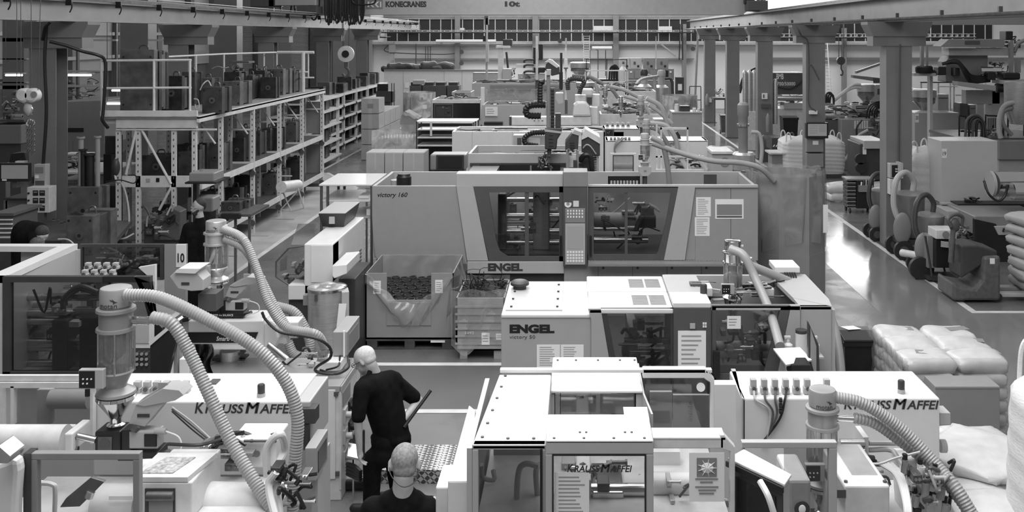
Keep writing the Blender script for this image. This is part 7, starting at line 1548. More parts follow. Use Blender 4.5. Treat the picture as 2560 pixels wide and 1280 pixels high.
t = T('shackle', 'pale coil and shackle above the chain at upper left', 'shackle', P(76, 310, Yc)); G().tube([P(76+9*math.cos(q*.8), 308+8*math.sin(q*.8), Yc) for q in range(14)], .014, 6).o('coil', WD, t)
# left bay machinery, lamps
for i, (a, c, b, Y_) in enumerate([(150, 228, 188, 27), (14, 56, 188, 27), (280, 302, 226, 24), (268, 300, 259, 23)]):
    t = T('tube_lamp', ['long lit tube lamp in the left bay right of the first column', 'lit tube lamp at the far left edge', 'short lit tube lamp behind the railing', 'lit tube lamp low behind the railing'][i], 'lamp', P((a+c)/2, b, Y_)); G().cyl(P(a, b, Y_), P(c, b, Y_), .025, n=10).o('tube', LE, t); G().pb(a-4, b-6, c+4, b-3, Y_, .12).o('lamp_housing', LG, t); G().cyl(P(a, b-5, Y_+.05), P(a, -80, Y_+.05), .008, n=5).o('suspension', DG, t)
t = T('big_machine', 'large pale machine casing with sloped top in the left bay', 'machine', (X(200, 29), 29, 0)); G().pp([(140, 255), (260, 250), (262, 360), (230, 400), (140, 420)], 28, 2).o('casing', MG, t, bev=.02); G().pb(140, 320, 208, 330, 27.98, .03).o('dark_strip', BK, t); G().pb(140, 350, 180, 410, 27.97, .05).o('door', MG, t); G().pb(140, 420, 262, None, 28.1, 1.8).o('machine_bed', DG, t)
t = T('big_machine', 'pale machine block at the far left edge in the left bay', 'machine', (X(30, 24), 24, 0)); G().pb(-40, 312, 52, 360, 24, 2).o('casing', MG, t, bev=.02); G().pb(-40, 360, 52, None, 24.1, 1.8).o('machine_bed', DG, t); innards(t, 0, 250, 66, 310, 24, .5, 83, 18, .3); G().pb(-40, 300, 60, 304, 24, 1).o('deck', DG, t)
t = T('gantry_rails', 'grey horizontal beams crossing the left bay at lamp height', 'beam', (X(100, 30), 30, 0))
for (a, b, c, d) in [(0, 146, 66, 149), (0, 205, 66, 208), (138, 176, 250, 180), (138, 213, 250, 218), (160, 98, 290, 103), (370, 98, 420, 103), (0, 95, 66, 104), (0, 214, 66, 223)]: G().pb(a, b, c, d, 30, .15).o('beam', LG, t)
for px in (190, 287): G().pb(px, 58, px+4, None, 30.1, .12).o('post', DG, t)
innards(t, 150, 195, 250, 255, 30, .5, 84, 22, .3); innards(t, 4, 225, 64, 250, 29, .5, 85, 10, .3)
t = T('component_table', 'pale lit table with tangled fittings between the column and rack', 'table', (X(200, 21), 21, 0)); G().pb(140, 430, 262, 436, 20.5, 1.6).o('table_top', WD, t, bev=.01); G().pb(142, 436, 148, None, 20.6, .1).pb(252, 436, 258, None, 20.6, .1).o('leg', MG, t)
innards(t, 150, 385, 250, 430, 20.8, .8, 86, 40, .8); G().pb(160, 384, 225, 388, 21.5, .3).o('fitting_bar', WD, t)
for i, (a, b, c) in enumerate([(142, 450, 262), (142, 480, 262)]): G().pb(a, b, c, b+8, 21, .8).o('lower_shelf', MG, t)
t = T('tall_dark_panel', 'tall black cabinet left of the rack front post', 'cabinet', (X(268, 19.5), 19.5, 0)); G().pb(258, 385, 278, None, 19.5, .5).o('cabinet_body', BK, t, bev=.01); G().pb(262, 340, 290, 385, 19.6, .3).o('upper_box', VD, t, bev=.01)
# loose stuff below rack
t = T('machine_parts_heap', 'dark machine slides and plates standing below the rack front', 'fixture', (X(400, 17), 17, 0)); innards(t, 350, 520, 450, 600, 17, .6, 87, 24, .2)
G().pp([(385, 545), (430, 520), (450, 530), (450, 600), (385, 600)], 17.3, .3).o('slide_plate', DG, t, bev=.01); G().pb(360, 560, 450, None, 17.4, .4).o('fixture_base', VD, t)
# ================================================================ OVERHEAD CRANE
Y = 34.5
t = T('crane_girder', 'pale overhead crane girder marked 10t spanning the hall', 'crane', (-1.5, Y, 5.1))
zb = Z(37, Y)
G().prism([(-9.25, zb), (X(1855, Y), zb), (X(1888, Y), zb+.3), (X(1888, Y), zb+.95), (-9.25, zb+.95)], Y, Y+.45).o('girder', mat('girder_paint', .42, .45, nz=.05), t)
G().box(-9.25, X(1860, Y), Y-.04, Y+.5, zb, zb+.03).o('bottom_flange', LG, t)
text('KONECRANES', 964, 3, 1066, 18, Y, VD, t, off=.055); text('10t', 1262, 3, 1300, 17, Y, VD, t, off=.055)
lg = G().pb(915, -4, 957, 22, Y-.01, .012).o('logo_plate', MG, t)
g = G(); h = lambda pts: g.pp(pts, Y-.015, .004)
h([(919, 4), (923, 4), (923, 18), (919, 18)]); h([(924, 11), (931, 4), (936, 4), (929, 11), (936, 18), (931, 18)]); h([(937, 11), (943, 4), (948, 4), (941, 11), (948, 18), (943, 18)]); h([(950, 4), (953, 4), (953, 18), (950, 18)])
g.o('logo_mark', PA, lg)
G().box(X(1862, Y), 6.8, Y-.5, Y+1.0, 5.24, 5.6).o('end_truck', DG, t, bev=.02); G().box(-9.8, -9.1, Y-.8, Y+1.3, 5.12, 5.4).o('end_truck', DG, t, bev=.02)
G().pb(1862, -20, 1885, 10, Y-.3, .3).o('drive_motor', BK, t, bev=.03); G().pb(1896, -10, 1915, 28, Y-.4, .3).o('drive_motor', DG, t, bev=.03)
for i in range(6): c = P(1900+(i % 2)*9, -2+(i//2)*9, Y-.41); G().cyl(c, c+Vector((0, -.04, 0)), .05, n=12).o('bolt_cap', LG, t)
t = T('hoist_trolley', 'hoist trolley with looped black festoon cables left of the crane lettering', 'hoist', (X(850, Y), Y, 5.1))
G().box(X(700, Y), X(800, Y), Y-.6, Y-.1, 5.42, 6.0).o('motor_box', LG, t, bev=.02); G().pb(625, -20, 700, 18, Y-.5, .4).o('drive_unit', DG, t, bev=.03); G().pb(672, 0, 684, 46, Y-.5, .1).o('bracket', DG, t)
G().box(-9.6, X(905, Y), Y-.35, Y-.3, 5.62, 5.68).o('festoon_track', DG, t)
r = random.Random(9)
for i in range(15):
    px = 812+i*6.3; w_ = r.uniform(6, 14); d_ = 55+r.uniform(-6, 9)
    G().tube([P(px, -20, Y-.35), P(px+1, d_*.6, Y-.33), P(px+w_*.5, d_, Y-.32), P(px+w_, d_*.6, Y-.33), P(px+w_, -20, Y-.35)], .035, 7).o('festoon_cable', BK, t)
for i, (a, b, d_) in enumerate([(700, 730, 55), (735, 780, 60), (770, 800, 50), (880, 940, 12)]): G().tube([P(a, -15, Y-.4), P(a+4, d_*.6, Y-.38), P((a+b)/2, d_, Y-.37), P(b-4, d_*.6, Y-.38), P(b, -15, Y-.4)], .03, 7).o('festoon_cable', BK, t)
g = G()
for a in (857, 874, 854.5): g.cyl(P(a, 30, Y-.3), P(a+3 if a < 860 else a-3, 130, Y-.3), .014, n=6)
g.o('hoist_rope', DG, t)
t = T('crane_hook', 'pale round hook block hanging above the far rack', 'crane hook', P(865, 170, Y-.3))
c = P(865, 135, Y-.3); G().lathe([(.16, -.08), (.29, -.05), (.29, .05), (.16, .08)], c, 32, 'y').o('sheave_block', WD, t); G().lathe([(.13, -.1), (.13, -.08)], c, 24, 'y').o('sheave_hub', BK, t)
G().pb(860, 145, 870, 170, Y-.32, .12).o('hook_body', DG, t, bev=.01); G().tube([P(865, 168, Y-.3), P(872, 176, Y-.3), P(871, 188, Y-.3), P(863, 192, Y-.3), P(857, 184, Y-.3)], .05, 8).o('hook', DG, t)
# ================================================================ FAR WALL EQUIPMENT
Y = 54
for i, (a, b, c, d, y_, lb) in enumerate([(900, 75, 1735, 79, 55.5, 'long white cable tray across the window band'), (905, 88, 965, 91, 52, 'short pale tray at the left end of the window band'), (1750, 84, 2440, 92, 55.5, 'white cable tray behind the right columns')]):
    t = T('cable_tray', lb, 'cable tray', P((a+c)/2, d, y_)); g = G().pb(a, b, c, b+1.2, y_, .3).pb(a, d, c, d+1.2, y_, .3)
    n = int((c-a)/14); [g.pb(a+k*14, b, a+k*14+1.6, d+1, y_, .3) for k in range(n)]; g.o('ladder_tray', WD, t); G().pb(a, d+1, c, d+4, y_+.2, .2).o('tray_cables', DG, t)
    for k in range(6): G().pb(a+(c-a)*k/5.2, d, a+(c-a)*k/5.2+1.5, d+2, y_, 1.4).o('tray_bracket', MG, t)
for i, (a, b, c, d, lb) in enumerate([(1010, 62, 1047, 76, 'white heater box over the window band, first from the left'), (1141, 70, 1160, 77, 'small white box on the cable tray'), (1484, 65, 1545, 78, 'long white heater box in the middle of the window band'), (1646, 66, 1680, 79, 'white heater box at the right of the window band')]):
    t = T('heater_box', lb, 'heater', P((a+c)/2, d, 56.4)); G().pb(a, b, c, d, 56.4, .48).o('casing', WH, t, bev=.01); G().pb(a+2, d-3, c-2, d-2, 56.38, .03).o('seam', LG, t)
g = None
for i, (pts, r_, m) in enumerate([([(985, 104, 56.4), (985, 200, 56.4)], .03, LG), ([(1040, 110, 56.4), (1040, 175, 56.4)], .03, DG), ([(1064, 115, 56.4), (1064, 172, 56.4)], .025, DG), ([(1070, 115, 56.4), (1070, 172, 56.4)], .025, DG), ([(1076, 115, 56.4), (1076, 172, 56.4)], .025, DG), ([(970, 112, 56.4), (970, 130, 56.4), (1100, 136, 56.4), (1145, 134, 56.4), (1147, 150, 56.4)], .03, DG), ([(1640, 90, 56), (1640, 180, 56)], .03, LG), ([(1700, 60, 55), (1698, 150, 55)], .03, BK), ([(1706, 60, 55), (1707, 150, 55)], .03, BK), ([(1652, 110, 56.2), (1690, 140, 56.2)], .05, LG), ([(1745, 75, 52), (1742, 150, 52), (1738, 240, 52)], .06, MG), ([(1475, 125, 56.3), (1475, 195, 56.3)], .025, DG), ([(1495, 125, 56.3), (1495, 200, 56.3)], .025, DG), ([(1514, 125, 56.3), (1514, 190, 56.3)], .025, DG), ([(1560, 80, 56.3), (1640, 80, 56.3)], .02, DG)]):
    hose(pts, r_, m, None, 0, 'wall_pipe', 8, label=['pale pipe at the left of the far wall', 'dark conduit beside three thin pipes on the far wall', 'first of three thin pipes on the far wall', 'middle of three thin pipes on the far wall', 'third of three thin pipes on the far wall', 'sagging dark cable across the left far wall', 'pale pipe above the electrical boxes', 'left black drop cable right of the electrical boxes', 'right black drop cable right of the electrical boxes', 'sloping pale pipe above the electrical boxes', 'long leaning grey pole at the right of the far wall', 'dark conduit right of the wall ladder', 'second dark conduit right of the wall ladder', 'third dark conduit beside the electrical boxes', 'thin horizontal conduit above the electrical boxes'][i], cat='pipe')
t = T('wall_switch_box', 'grey square switch box with pipes on the far wall, left', 'switch box', P(980, 130, 56.3)); G().pb(972, 112, 988, 131, 56.3, .2).o('casing', LG, t); G().pb(974, 131, 986, 134, 56.3, .2).o('plug_row', DG, t)
t = T('wall_ladder', 'white vertical ladder on the far wall', 'ladder', (X(1465, 55.8), 55.8, 0))
for a in (1458, 1473): G().pb(a, 88, a+1.5, None, 55.8, .08).o('ladder_rail', WH, t)
for i in range(18): G().pb(1458, 90+i*6, 1474, 91+i*6, 55.8, .05).o('rung', WH, t)
for a, c, b, lb in ((1090, 1260, 103, 'white pipe-like lamp housing on the far wall, left of centre'), (1480, 1640, 120, 'white round duct on the far wall beside the ladder')):
    t = T('wall_duct', lb, 'duct', P(a, b, 55.9)); G().cyl(P(a, b, 55.9), P(min(c, 1240 if a < 1200 else 1530), b, 55.9), .1, n=14).o('duct', WH, t); G().pb(a+10, b-2, a+14, b+6, 55.9, .5).o('duct_bracket', MG, t)
for i, a in enumerate((985, 1022, 1330, 1600)): 
    t = T('wall_bell', 'small dark round fitting on the far wall, %s' % ['at the left', 'beside the left column', 'left of the middle column', 'above the electrical boxes'][i], 'fitting', P(a+130, 130, 56.4)); c = P([1154, 1154, 1400, 1732][i], [130, 158, 102, 122][i], 56.4); G().lathe([(.13, -.1), (.13, 0)], c, 14, 'y').o('fitting_body', DG, t)
for i, (a, b, c, d, m) in enumerate([(1548, 145, 1574, 171, LG), (1576, 145, 1604, 171, LG), (1609, 145, 1638, 172, MG), (1643, 145, 1671, 172, MG)]):
    t = T('electrical_box', ['first electrical box from the left on top of the grey switchboard', 'second electrical box on the grey switchboard', 'third electrical box with switch rows on the switchboard', 'rightmost electrical box on the grey switchboard'][i], 'electrical box', P((a+c)/2, d, 50)); G().pb(a, b, c, d, 50, .35).o('casing', m, t, bev=.01); G().pb(a+8, b+9, a+13, b+16, 49.98, .03).o('switch', DG, t); G().pb(a+17, b+18, a+22, b+23, 49.98, .03).o('lock', BK, t)
t = T('switchboard', 'grey two-tier switchboard under the electrical boxes', 'switchboard', (X(1620, 50), 50, 0)); G().pb(1565, 172, 1685, 200, 50, .7).pb(1565, 203, 1685, None, 50, .7).o('cabinet_body', mat('switchboard_grey', .2, .5), t, bev=.01)
for i in range(6): G().pb(1569+i*19, 176, 1584+i*19, 196, 49.98, .03).o('door', MG, t)
G().pb(1664, 176, 1671, 194, 49.96, .05).o('meter', BK, t); [G().pb(a, 178, a+5, 182, 49.96, .03).o('label', PA, t) for a in (1575, 1604, 1655, 1674)]
t = T('dark_dispenser', 'dark cabinet with white label right of the switchboard', 'cabinet', (X(1700, 49), 49, 0)); G().pb(1690, 193, 1710, None, 49, .5).o('cabinet_body', VD, t, bev=.02); G().pb(1695, 210, 1705, 226, 48.98, .02).o('label', PA, t)
# shelf with rolled dark sheets at left of far wall; partition; bins
t = T('partition', 'low white partition wall in front of the far wall at left', 'partition', (X(1080, 50), 50, 0)); G().pb(960, 176, 1250, None, 50, .1).o('panel', WH, t); [G().pb(a, 176, a+1, 240, 49.99, .02).o('panel_joint', LG, t) for a in (1008, 1110, 1155)]; G().pb(960, 174, 1250, 177, 49.95, .2).o('top_rail', MG, t); G().pb(1012, 207, 1021, 220, 49.98, .02).o('notice', PA, t)
r = random.Random(6)
for i in range(11):
    a = 975+i*14; sack((X(a, 50.4), 50.4, Z(172-(i % 4)*2, 50.4)), .9, .5, .3+.2*(i % 3 == 1), r.uniform(-.3, .3), 300+i, 'dark folded cover piled on the partition top', 'dark covers on the partition', VD)
G().pb(970, 172, 1130, 175, 50.1, .8).o('cover_shelf', VD, None, label='dark shelf board behind the partition top', cat='shelf')
for i, a in enumerate((1024, 1057, 1086, 1118)):
    t = T('dark_bin', 'dark steel bin in the row before the partition, %s' % ['leftmost', 'second from left', 'third from left', 'rightmost'][i], 'bin', (X(a+15, 47), 47, 0)); G().pb(a, 214, a+29, None, 47, .9).o('bin_body', DG, t, bev=.01); G().pb(a+3, 206, a+26, 214, 47.1, .7).o('bin_contents', VD, t)
t = T('carton', 'small pale carton standing on the dark steel bins', 'carton', P(1046, 207, 47.2)); G().pb(1032, 201, 1061, 211, 47.0, .5).o('carton_body', CB, t)
t = T('display_cabinet', 'grey glass cabinet right of the dark bins', 'cabinet', (X(1215, 46), 46, 0)); G().pb(1182, 183, 1244, 210, 46, .8).o('glass_case', GT, t); G().pb(1182, 182, 1244, 184, 46, .8).pb(1182, 210, 1244, None, 46, .8).o('case_frame', MG, t)
# computer cabinet + person-high dark stand
t = T('computer_stand', 'black computer stand with screen beside the stacked cartons', 'stand', (X(955, 40), 40, 0)); G().pb(940, 228, 982, 256, 40, .5).o('cabinet_body', VD, t, bev=.01); G().pb(943, 210, 970, 228, 40.1, .05).o('monitor', BK, t); [G().pb(a, 208, a+2, None, 40, .05).o('post', DG, t) for a in (978, 984)]; G().pb(945, 256, 975, None, 40.1, .4).o('plinth', DG, t)
# stacked cartons
W_ = .62
for j in range(4):
    for q in range(4):
        for e in range(2):
            if j == 3 and (q > 0 or e > 0): continue
            if e == 1: continue
            y = 33.5+q*1.02; z = j*.54+.02; x = X(903, 33.5)
            t = T('carton', 'grey carton in the neat stack beside the far rack, %s' % ('topmost one' if j == 3 else ['bottom layer', 'second layer', 'third layer'][j]), 'carton', (x+W_/2, y, z), group='stacked grey cartons, layer %d' % (j+1))
            G().box(x, x+W_, y, y+.98, z, z+.52).o('carton_body', CB, t, bev=.01); G().box(x+W_*.4, x+W_*.6, y-.004, y, z, z+.52).o('tape', LG, t)
            if j == 3: G().box(x+.22, x+.42, y-.005, y, z+.18, z+.34).o('printed_mark', MG, t)
G().box(X(903, 33.5), X(903, 33.5)+W_, 33.5, 37.7, 0, .02).o('pallet_board', WO, None, label='thin board under the neat carton stack', cat='pallet')
# three cartons in front (915..1060)
Y = 17.8
t = T('work_table', 'white topped bench with shelf left of the long grey machine', 'table', (X(860, Y), Y, 0)); zt = Z(450, 17.2)
G().box(X(797, 16.3), X(930, 16.3), 16.3, 17.6, Z(461, 16.3)-.03, Z(461, 16.3)).o('table_top', WH, t, bev=.006)
G().box(X(799, 16.3), X(940, 16.3), 16.35, 17.5, Z(502, 16.3)-.03, Z(502, 16.3)).o('shelf', WH, t, bev=.006)
G().box(X(799, 16.3), X(940, 16.3), 16.4, 17.4, Z(545, 16.3)-.03, Z(545, 16.3)).o('shelf', LG, t, bev=.006)
for a in (799, 815, 925):
    for y in (16.32, 17.5): G().box(X(a, 16.3), X(a, 16.3)+.04, y, y+.04, 0, Z(463, 16.3)).o('leg', DG, t)
for i, (a, c) in enumerate([(895, 920), (900, 925), (905, 922)]): 
    t = T('paper_stack', ['white stack on the middle shelf of the bench', 'white stack low on the bench shelf', 'dark tray on the lower shelf of the bench'][i], 'stack', (X(910, 16.4), 16.5, 1.0)); zz = Z([502, 545, 545][i], 16.3); G().box(X(a, 16.4)+i*.1, X(c, 16.4)+i*.1, 16.45, 16.8, zz, zz+[.06, .12, .05][i]).o('sheets', [PA, PA, BK][i], t); G().box(X(a, 16.4)+i*.1, X(c, 16.4)+i*.1, 16.449, 16.45, zz, zz+.02).o('base', LG, t)
for i, (a, c) in enumerate([(915, 961), (962, 1007), (1008, 1060)]):
    Y = 18.2
    t = T('carton', ['left tall grey carton of the three behind the bench', 'middle tall grey carton of the three behind the bench', 'right tall carton of the three behind the bench'][i], 'carton', (X((a+c)/2, Y), Y, 0)); m = CB
    G().pb(a, 382, c-.5, 470, Y, .62).o('carton_body', m, t, bev=.008); G().pb((a+c)/2-2, 382, (a+c)/2+2, 425, Y-.004, .004).o('tape', LG, t); G().pb(a+1, 382-1, c-1.5, 383, Y+.02, .55).o('top_flap', CB, t)
t = T('carton_table', 'low grey table under the three tall cartons', 'table', (X(985, 18.2), 18.2, 0)); G().pb(912, 470, 1062, 474, 18.15, .75).o('table_top', MG, t); [G().pb(a, 474, a+4, None, 18.2, .05).o('leg', MG, t) for a in (914, 1055)]
# lined crate and octabin at (935-1083)
Y = 24
t = T('wire_crate', 'pale lined crate with clear film behind the three cartons', 'crate', (X(985, Y), Y, 0)); x0, x1 = X(942, Y), X(1030, Y)
g = G()
for i in range(14): xx = x0+(x1-x0)*i/13; g.cyl((xx, Y, .12), (xx-.05*(1-i/6.5), Y, Z(330, Y)), .01, n=6)
for i in range(5): g.cyl((x0, Y, .2+i*.3), (x1, Y, .2+i*.3), .01, n=6)
g.o('wire_mesh', LG, t); G().box(x0, x1, Y+.01, Y+.9, .1, Z(345, Y)).o('white_contents', WD, t, bev=.04)
G().surf(lambda u, v: Vector((x0-.12+(x1-x0+.24)*u, Y-.03-.03*math.sin(u*17+v*5), Z(326, Y)+.05*math.sin(u*5)-(.9-.3*math.cos(u*6))*v)), 30, 10).o('film_drape', FW, t)
G().surf(lambda u, v: Vector((x0-.12+(x1-x0+.24)*u, Y+.9+.03*math.sin(u*15), Z(320, Y)-.25*v)), 20, 5).o('film_drape', FM, t)
def octabin(label, px, w_, b, Y, sleeve=True):
    x = X(px, Y); r_ = w_/F*Y/2; zt = Z(b, Y); t = T('octagonal_bin', label, 'bin', (x, Y+r_, 0)); g = G()
    pts = [(x+r_*math.cos(PI/8+i*PI/4)/math.cos(PI/8), Y+r_+r_*math.sin(PI/8+i*PI/4)/math.cos(PI/8)) for i in range(8)]
    for i in range(8):
        a, b_ = pts[i], pts[(i+1) % 8]; q = lambda p: (x+(p[0]-x)*.97, Y+r_+(p[1]-Y-r_)*.97); g.prism([a, b_, q(b_), q(a)], 0, zt-.15, 'z')
    g.o('bin_wall', CD, t)
    def f(u, v): a = 2*PI*u; rr = r_*1.07+.02*math.sin(a*11+v*3); return Vector((x+rr*math.cos(a), Y+r_+rr*math.sin(a), zt-(.9+.15*math.sin(a*3))*v))
    G().surf(f, 60, 10, True).o('film_liner', FW, t); return t
ob = octabin('grey octagonal bin with milky film liner beside the computer stand', 1042, 74, 232, 31); G().pb(1056, 262, 1067, 272, 30.85, .01).o('label', PA, ob)
octabin('octagonal bin with hanging milky liner behind the pale cabinet right of centre', 1704, 82, 240, 35)
t = T('open_carton', 'open grey carton with film in front of the milky-lined bin', 'carton', (X(1035, 29), 29, 0)); G().pp([(1003, 290), (1012, 278), (1045, 296), (1045, 330), (1003, 330)], 28.5, .8).o('carton_body', CD, t); G().surf(lambda u, v: P(1008+u*40, 278+u*14+v*8+2*math.sin(u*12), 28.4), 12, 4).o('film', FW, t); G().pb(1003, 330, 1045, None, 28.6, .6).o('carton_base', CD, t)
# rack table (1040-1190, 300-375)
Y = 23.5
t = T('shelf_table', 'dark framed shelf table with white boards behind the cartons', 'shelf', (X(1100, Y), Y, 0))
for i, (b, a, c, w_) in enumerate([(303, 1040, 1190, .8), (323, 1043, 1190, .7), (343, 1043, 1132, .7), (363, 1043, 1132, .7)]): G().box(X(a, Y), X(c, Y), Y, Y+w_, Z(b, Y)-.03, Z(b, Y)).o('shelf_board', WH, t, bev=.004)
for a in (1040, 1187): G().box(X(a, Y), X(a, Y)+.03, Y, Y+.04, 0, Z(303, Y)).o('leg', VD, t); G().box(X(a, Y), X(a, Y)+.03, Y+.7, Y+.74, 0, Z(303, Y)).o('leg', VD, t)
G().pb(1075, 306, 1080, 340, Y-.01, .03).o('leg', WD, t)
t = T('dark_cabinet', 'dark cabinet under the shelf table boards', 'cabinet', (X(1090, 24.4), 24.4, 0)); G().pb(1045, 308, 1180, None, 24.4, .6).o('cabinet_body', VD, t, bev=.01); G().pb(1046, 372, 1132, 392, 24.3, .1).o('cabinet_front', BK, t)
t = T('old_monitor', 'boxy grey monitor with dark screen in front of the shelf table', 'monitor', (X(1125, 19.5), 19.5, 0)); G().pb(1075, 386, 1165, 426, 19.5, .5).o('monitor_case', MG, t, bev=.03); G().pb(1090, 387, 1160, 424, 19.48, .03).o('screen_frame', VD, t, bev=.02); G().pb(1095, 391, 1155, 420, 19.46, .03).o('screen', SCD, t); G().pb(1085, 426, 1160, None, 19.6, .4).o('monitor_stand', DG, t)

# ================================================================ MACHINES BEHIND VICTORY 160
def mach(label, a, c, b, d, Y, D, top=None, m=None, innard=None, seed=1, win=None, rear=True, lid=False, letters=None):
    """open-topped moulding machine: front panel, rim, rear wall, dark bed, doors"""
    m = m or LG; t = T('injection_moulding_machine', label, 'machine', (X((a+c)/2, Y), Y, 0)); zt = Z(b, Y); x0, x1 = X(a, Y), X(c, Y)
    G().box(x0, x1, Y, Y+.05, 0 if d is None else Z(d, Y), zt).o('front_panel', m, t, bev=.008)
    G().box(x0, x0+.05, Y+.05, Y+D, .8, zt).box(x1-.05, x1, Y+.05, Y+D, .8, zt).box(x0, x1, Y+D, Y+D+.05, .8, zt).o('rim_wall', WH if m is WH else LG, t, bev=.006)
    G().box(x0+.06, x1-.06, Y+.06, Y+D-.01, .02, zt-.35).o('machine_bed', WD if lid else MG, t)
    if innard: innards(t, a+8, b-10, c-8, b+14, Y+.3, D*.6, seed, innard, .5)
    if win:
        for wa, wb, wc, wd in win:
            dr = G().pb(wa-3, wb-3, wc+3, wd+3, Y-.03, .03).o('door', DG, t, bev=.01); G().pb(wa, wb, wc, wd, Y-.04, .012).o('door_window', SCD, dr); innards(dr, wa+2, wb+2, wc-2, wd-2, Y-.08, .02, seed+3, 5, .5)
    if letters: text(letters[0], *letters[1:5], Y, VD, t, off=.04)
    G().box(x0+.1, x1-.1, Y+.1, Y+D-.1, 0, .3).o('plinth', DG, t)
    return t
# second Engel directly behind (1175-1480, 372-465)
Y = 18.0
t = mach('grey moulding machine just behind the long grey one with perforated deck at its left', 1170, 1490, 384, None, Y, 1.3, innard=24, seed=91)
G().pb(1175, 408, 1480, 416, Y-.04, .03).o('dark_band', VD, t); G().pb(1200, 412, 1400, 440, Y-.06, .02).o('door_window', SCD, t); 
for a in (1325, 1375): G().pb(a, 414, a+4, 440, Y-.08, .02).o('door_rib', MG, t)
G().prism([(X(1172, Y), Y-.9), (X(1235, Y), Y-.9), (X(1230, Y), Y), (X(1180, Y), Y)], Z(425, Y)-.03, Z(425, Y), 'z').o('cable_deck', LG, t)
g = G()
for i in range(10): g.box(X(1182, Y)+(i % 5)*.08, X(1182, Y)+(i % 5)*.08+.05, Y-.8+(i//5)*.4, Y-.55+(i//5)*.4, Z(425, Y), Z(425, Y)+.005)
g.o('deck_slots', DG, t); G().pb(1170, 430, 1240, None, Y-.85, .8).o('deck_base', MG, t)
# long white machine (1130-1560, 315-385)
Y = 22.0
t = mach('long white open-topped machine tub behind the grey one', 1130, 1560, 329, None, Y, 1.25, m=WH, innard=30, seed=92)
G().pb(1180, 329, 1181, 384, Y-.005, .01).pb(1280, 329, 1281, 384, Y-.005, .01).o('panel_seam', LG, t)
t = T('gantry_bridge', 'grey machine bridge with round cable chain above the white tub', 'bridge', (X(1380, 20), 20, 1.5))
G().pb(1283, 338, 1365, 370, 20.5, .3).o('bridge_beam', LG, t, bev=.01); G().pb(1293, 345, 1303, 362, 20.48, .03).o('hatch', DG, t); G().pb(1322, 346, 1350, 362, 20.48, .02).o('slots', WH, t)
G().pb(1283, 370, 1300, None, 20.6, .3).pb(1350, 370, 1365, None, 20.6, .3).o('bridge_foot', MG, t)
def chain(par, pts, w_=.055, m=BK): return G().tube([P(*p) for p in pts], w_, 8, 8, .12, .05).o('cable_chain', m, par)
chain(t, [(1362, 331, 20.3), (1330, 333, 20.3), (1312, 345, 20.3), (1316, 360, 20.3), (1345, 365, 20.3)])
# robot heads on top of victory 160 plane
Y = 17.6
t = T('robot_head', 'dark grey robot carriage with slotted side and gripper hanging over the machine', 'robot', (X(1382, Y), Y, 1.6))
G().pp([(1362, 320), (1405, 320), (1404, 332), (1393, 350), (1391, 374), (1362, 374)], Y, .4).o('carriage', VD, t, bev=.02)
G().pp([(1362, 323), (1405, 329), (1404, 334), (1362, 329)], Y-.01, .42).o('trim_band', LG, t)
g = G(); [g.pb(1372, 338+i*9, 1383, 339.5+i*9, Y-.008, .01) for i in range(4)]; g.o('vent_slots', BK, t)
G().pb(1366, 178, 1375, 320, Y+.1, .15).o('vertical_axis', MG, t, bev=.01); G().pb(1376, 220, 1386, 320, Y+.1, .1).o('toothed_axis', DG, t); G().pb(1366, 174, 1377, 188, Y+.05, .2).o('axis_cap', LG, t)
for i in range(12): G().pb(1377, 225+i*8, 1385, 229+i*8, Y+.08, .03).o('chain_link', BK, t)
chain(t, [(1362, 205, Y), (1352, 205, Y), (1350, 220, Y), (1350, 260, Y)], .05); chain(t, [(1364, 262, Y), (1330, 263, Y), (1316, 272, Y), (1320, 288, Y), (1352, 290, Y)], .06)
G().pb(1368, 374, 1378, 400, Y+.1, .1).o('wrist', DG, t); innards(t, 1345, 378, 1382, 430, Y, .2, 93, 20, .7)
G().pb(1388, 284, 1402, 318, Y+.1, .2).o('valve_box', VD, t)
t = T('robot_head', 'dark angular robot column head, left of the pair on the long grey machine', 'robot', (X(1430, Y), Y, 2.0))
G().pp([(1413, 356), (1437, 326), (1455, 332), (1447, 340), (1445, 377), (1413, 377)], 16.9, .5).o('head_cover', VD, t, bev=.015); G().pp([(1430, 334), (1437, 325), (1455, 331), (1450, 340)], 16.88, .52).o('light_trim', LG, t)
g = G(); [g.pb(1424, 357+i*6, 1436, 358.5+i*6, 16.89, .01) for i in range(3)]; g.o('vent_slots', BK, t)
g = G().pb(1415, 377, 1422, 430, 16.7, .4).pb(1440, 377, 1447, 430, 16.7, .4); g.o('column_sides', MG, t); G().pb(1422, 384, 1440, 418, 16.9, .1).o('column_plate', PA, t); G().pb(1433, 402, 1443, 430, 16.5, .1).o('connector', VD, t)
G().pb(1413, 430, 1475, None, 16.8, .45).o('column_base', DG, t)
innards(t, 1420, 374, 1446, 390, 16.6, .1, 94, 8, .6)
t = T('robot_head', 'larger dark robot cover with pale sloped top on the long grey machine', 'robot', (X(1475, 16.9), 16.9, 2.0))
G().pp([(1454, 345), (1462, 325), (1500, 346), (1500, 390), (1490, 392), (1454, 380)], 16.9, .6).o('head_cover', VD, t, bev=.015); G().pp([(1454, 341), (1463, 323), (1500, 344), (1500, 360), (1470, 342), (1454, 350)], 16.87, .66).o('light_top', WD, t)
G().pb(1455, 392, 1475, 470, 16.95, .3).o('dark_column', VD, t); g = G(); [g.pb(1482, 394+i*5, 1492, 396.5+i*5, 16.9, .1) for i in range(15)]; g.o('cable_chain', BK, t); G().pb(1493, 393, 1497, None, 16.95, .1).o('support_post', LG, t)
for k_ in range(2): G().tube([P(1450, 400+k_*3, 16.8), P(1462, 388, 16.75), P(1476, 392, 16.75), P(1480, 420, 16.75), P(1480, 465, 16.8)], .045, 9).o('black_hose', BK, t)
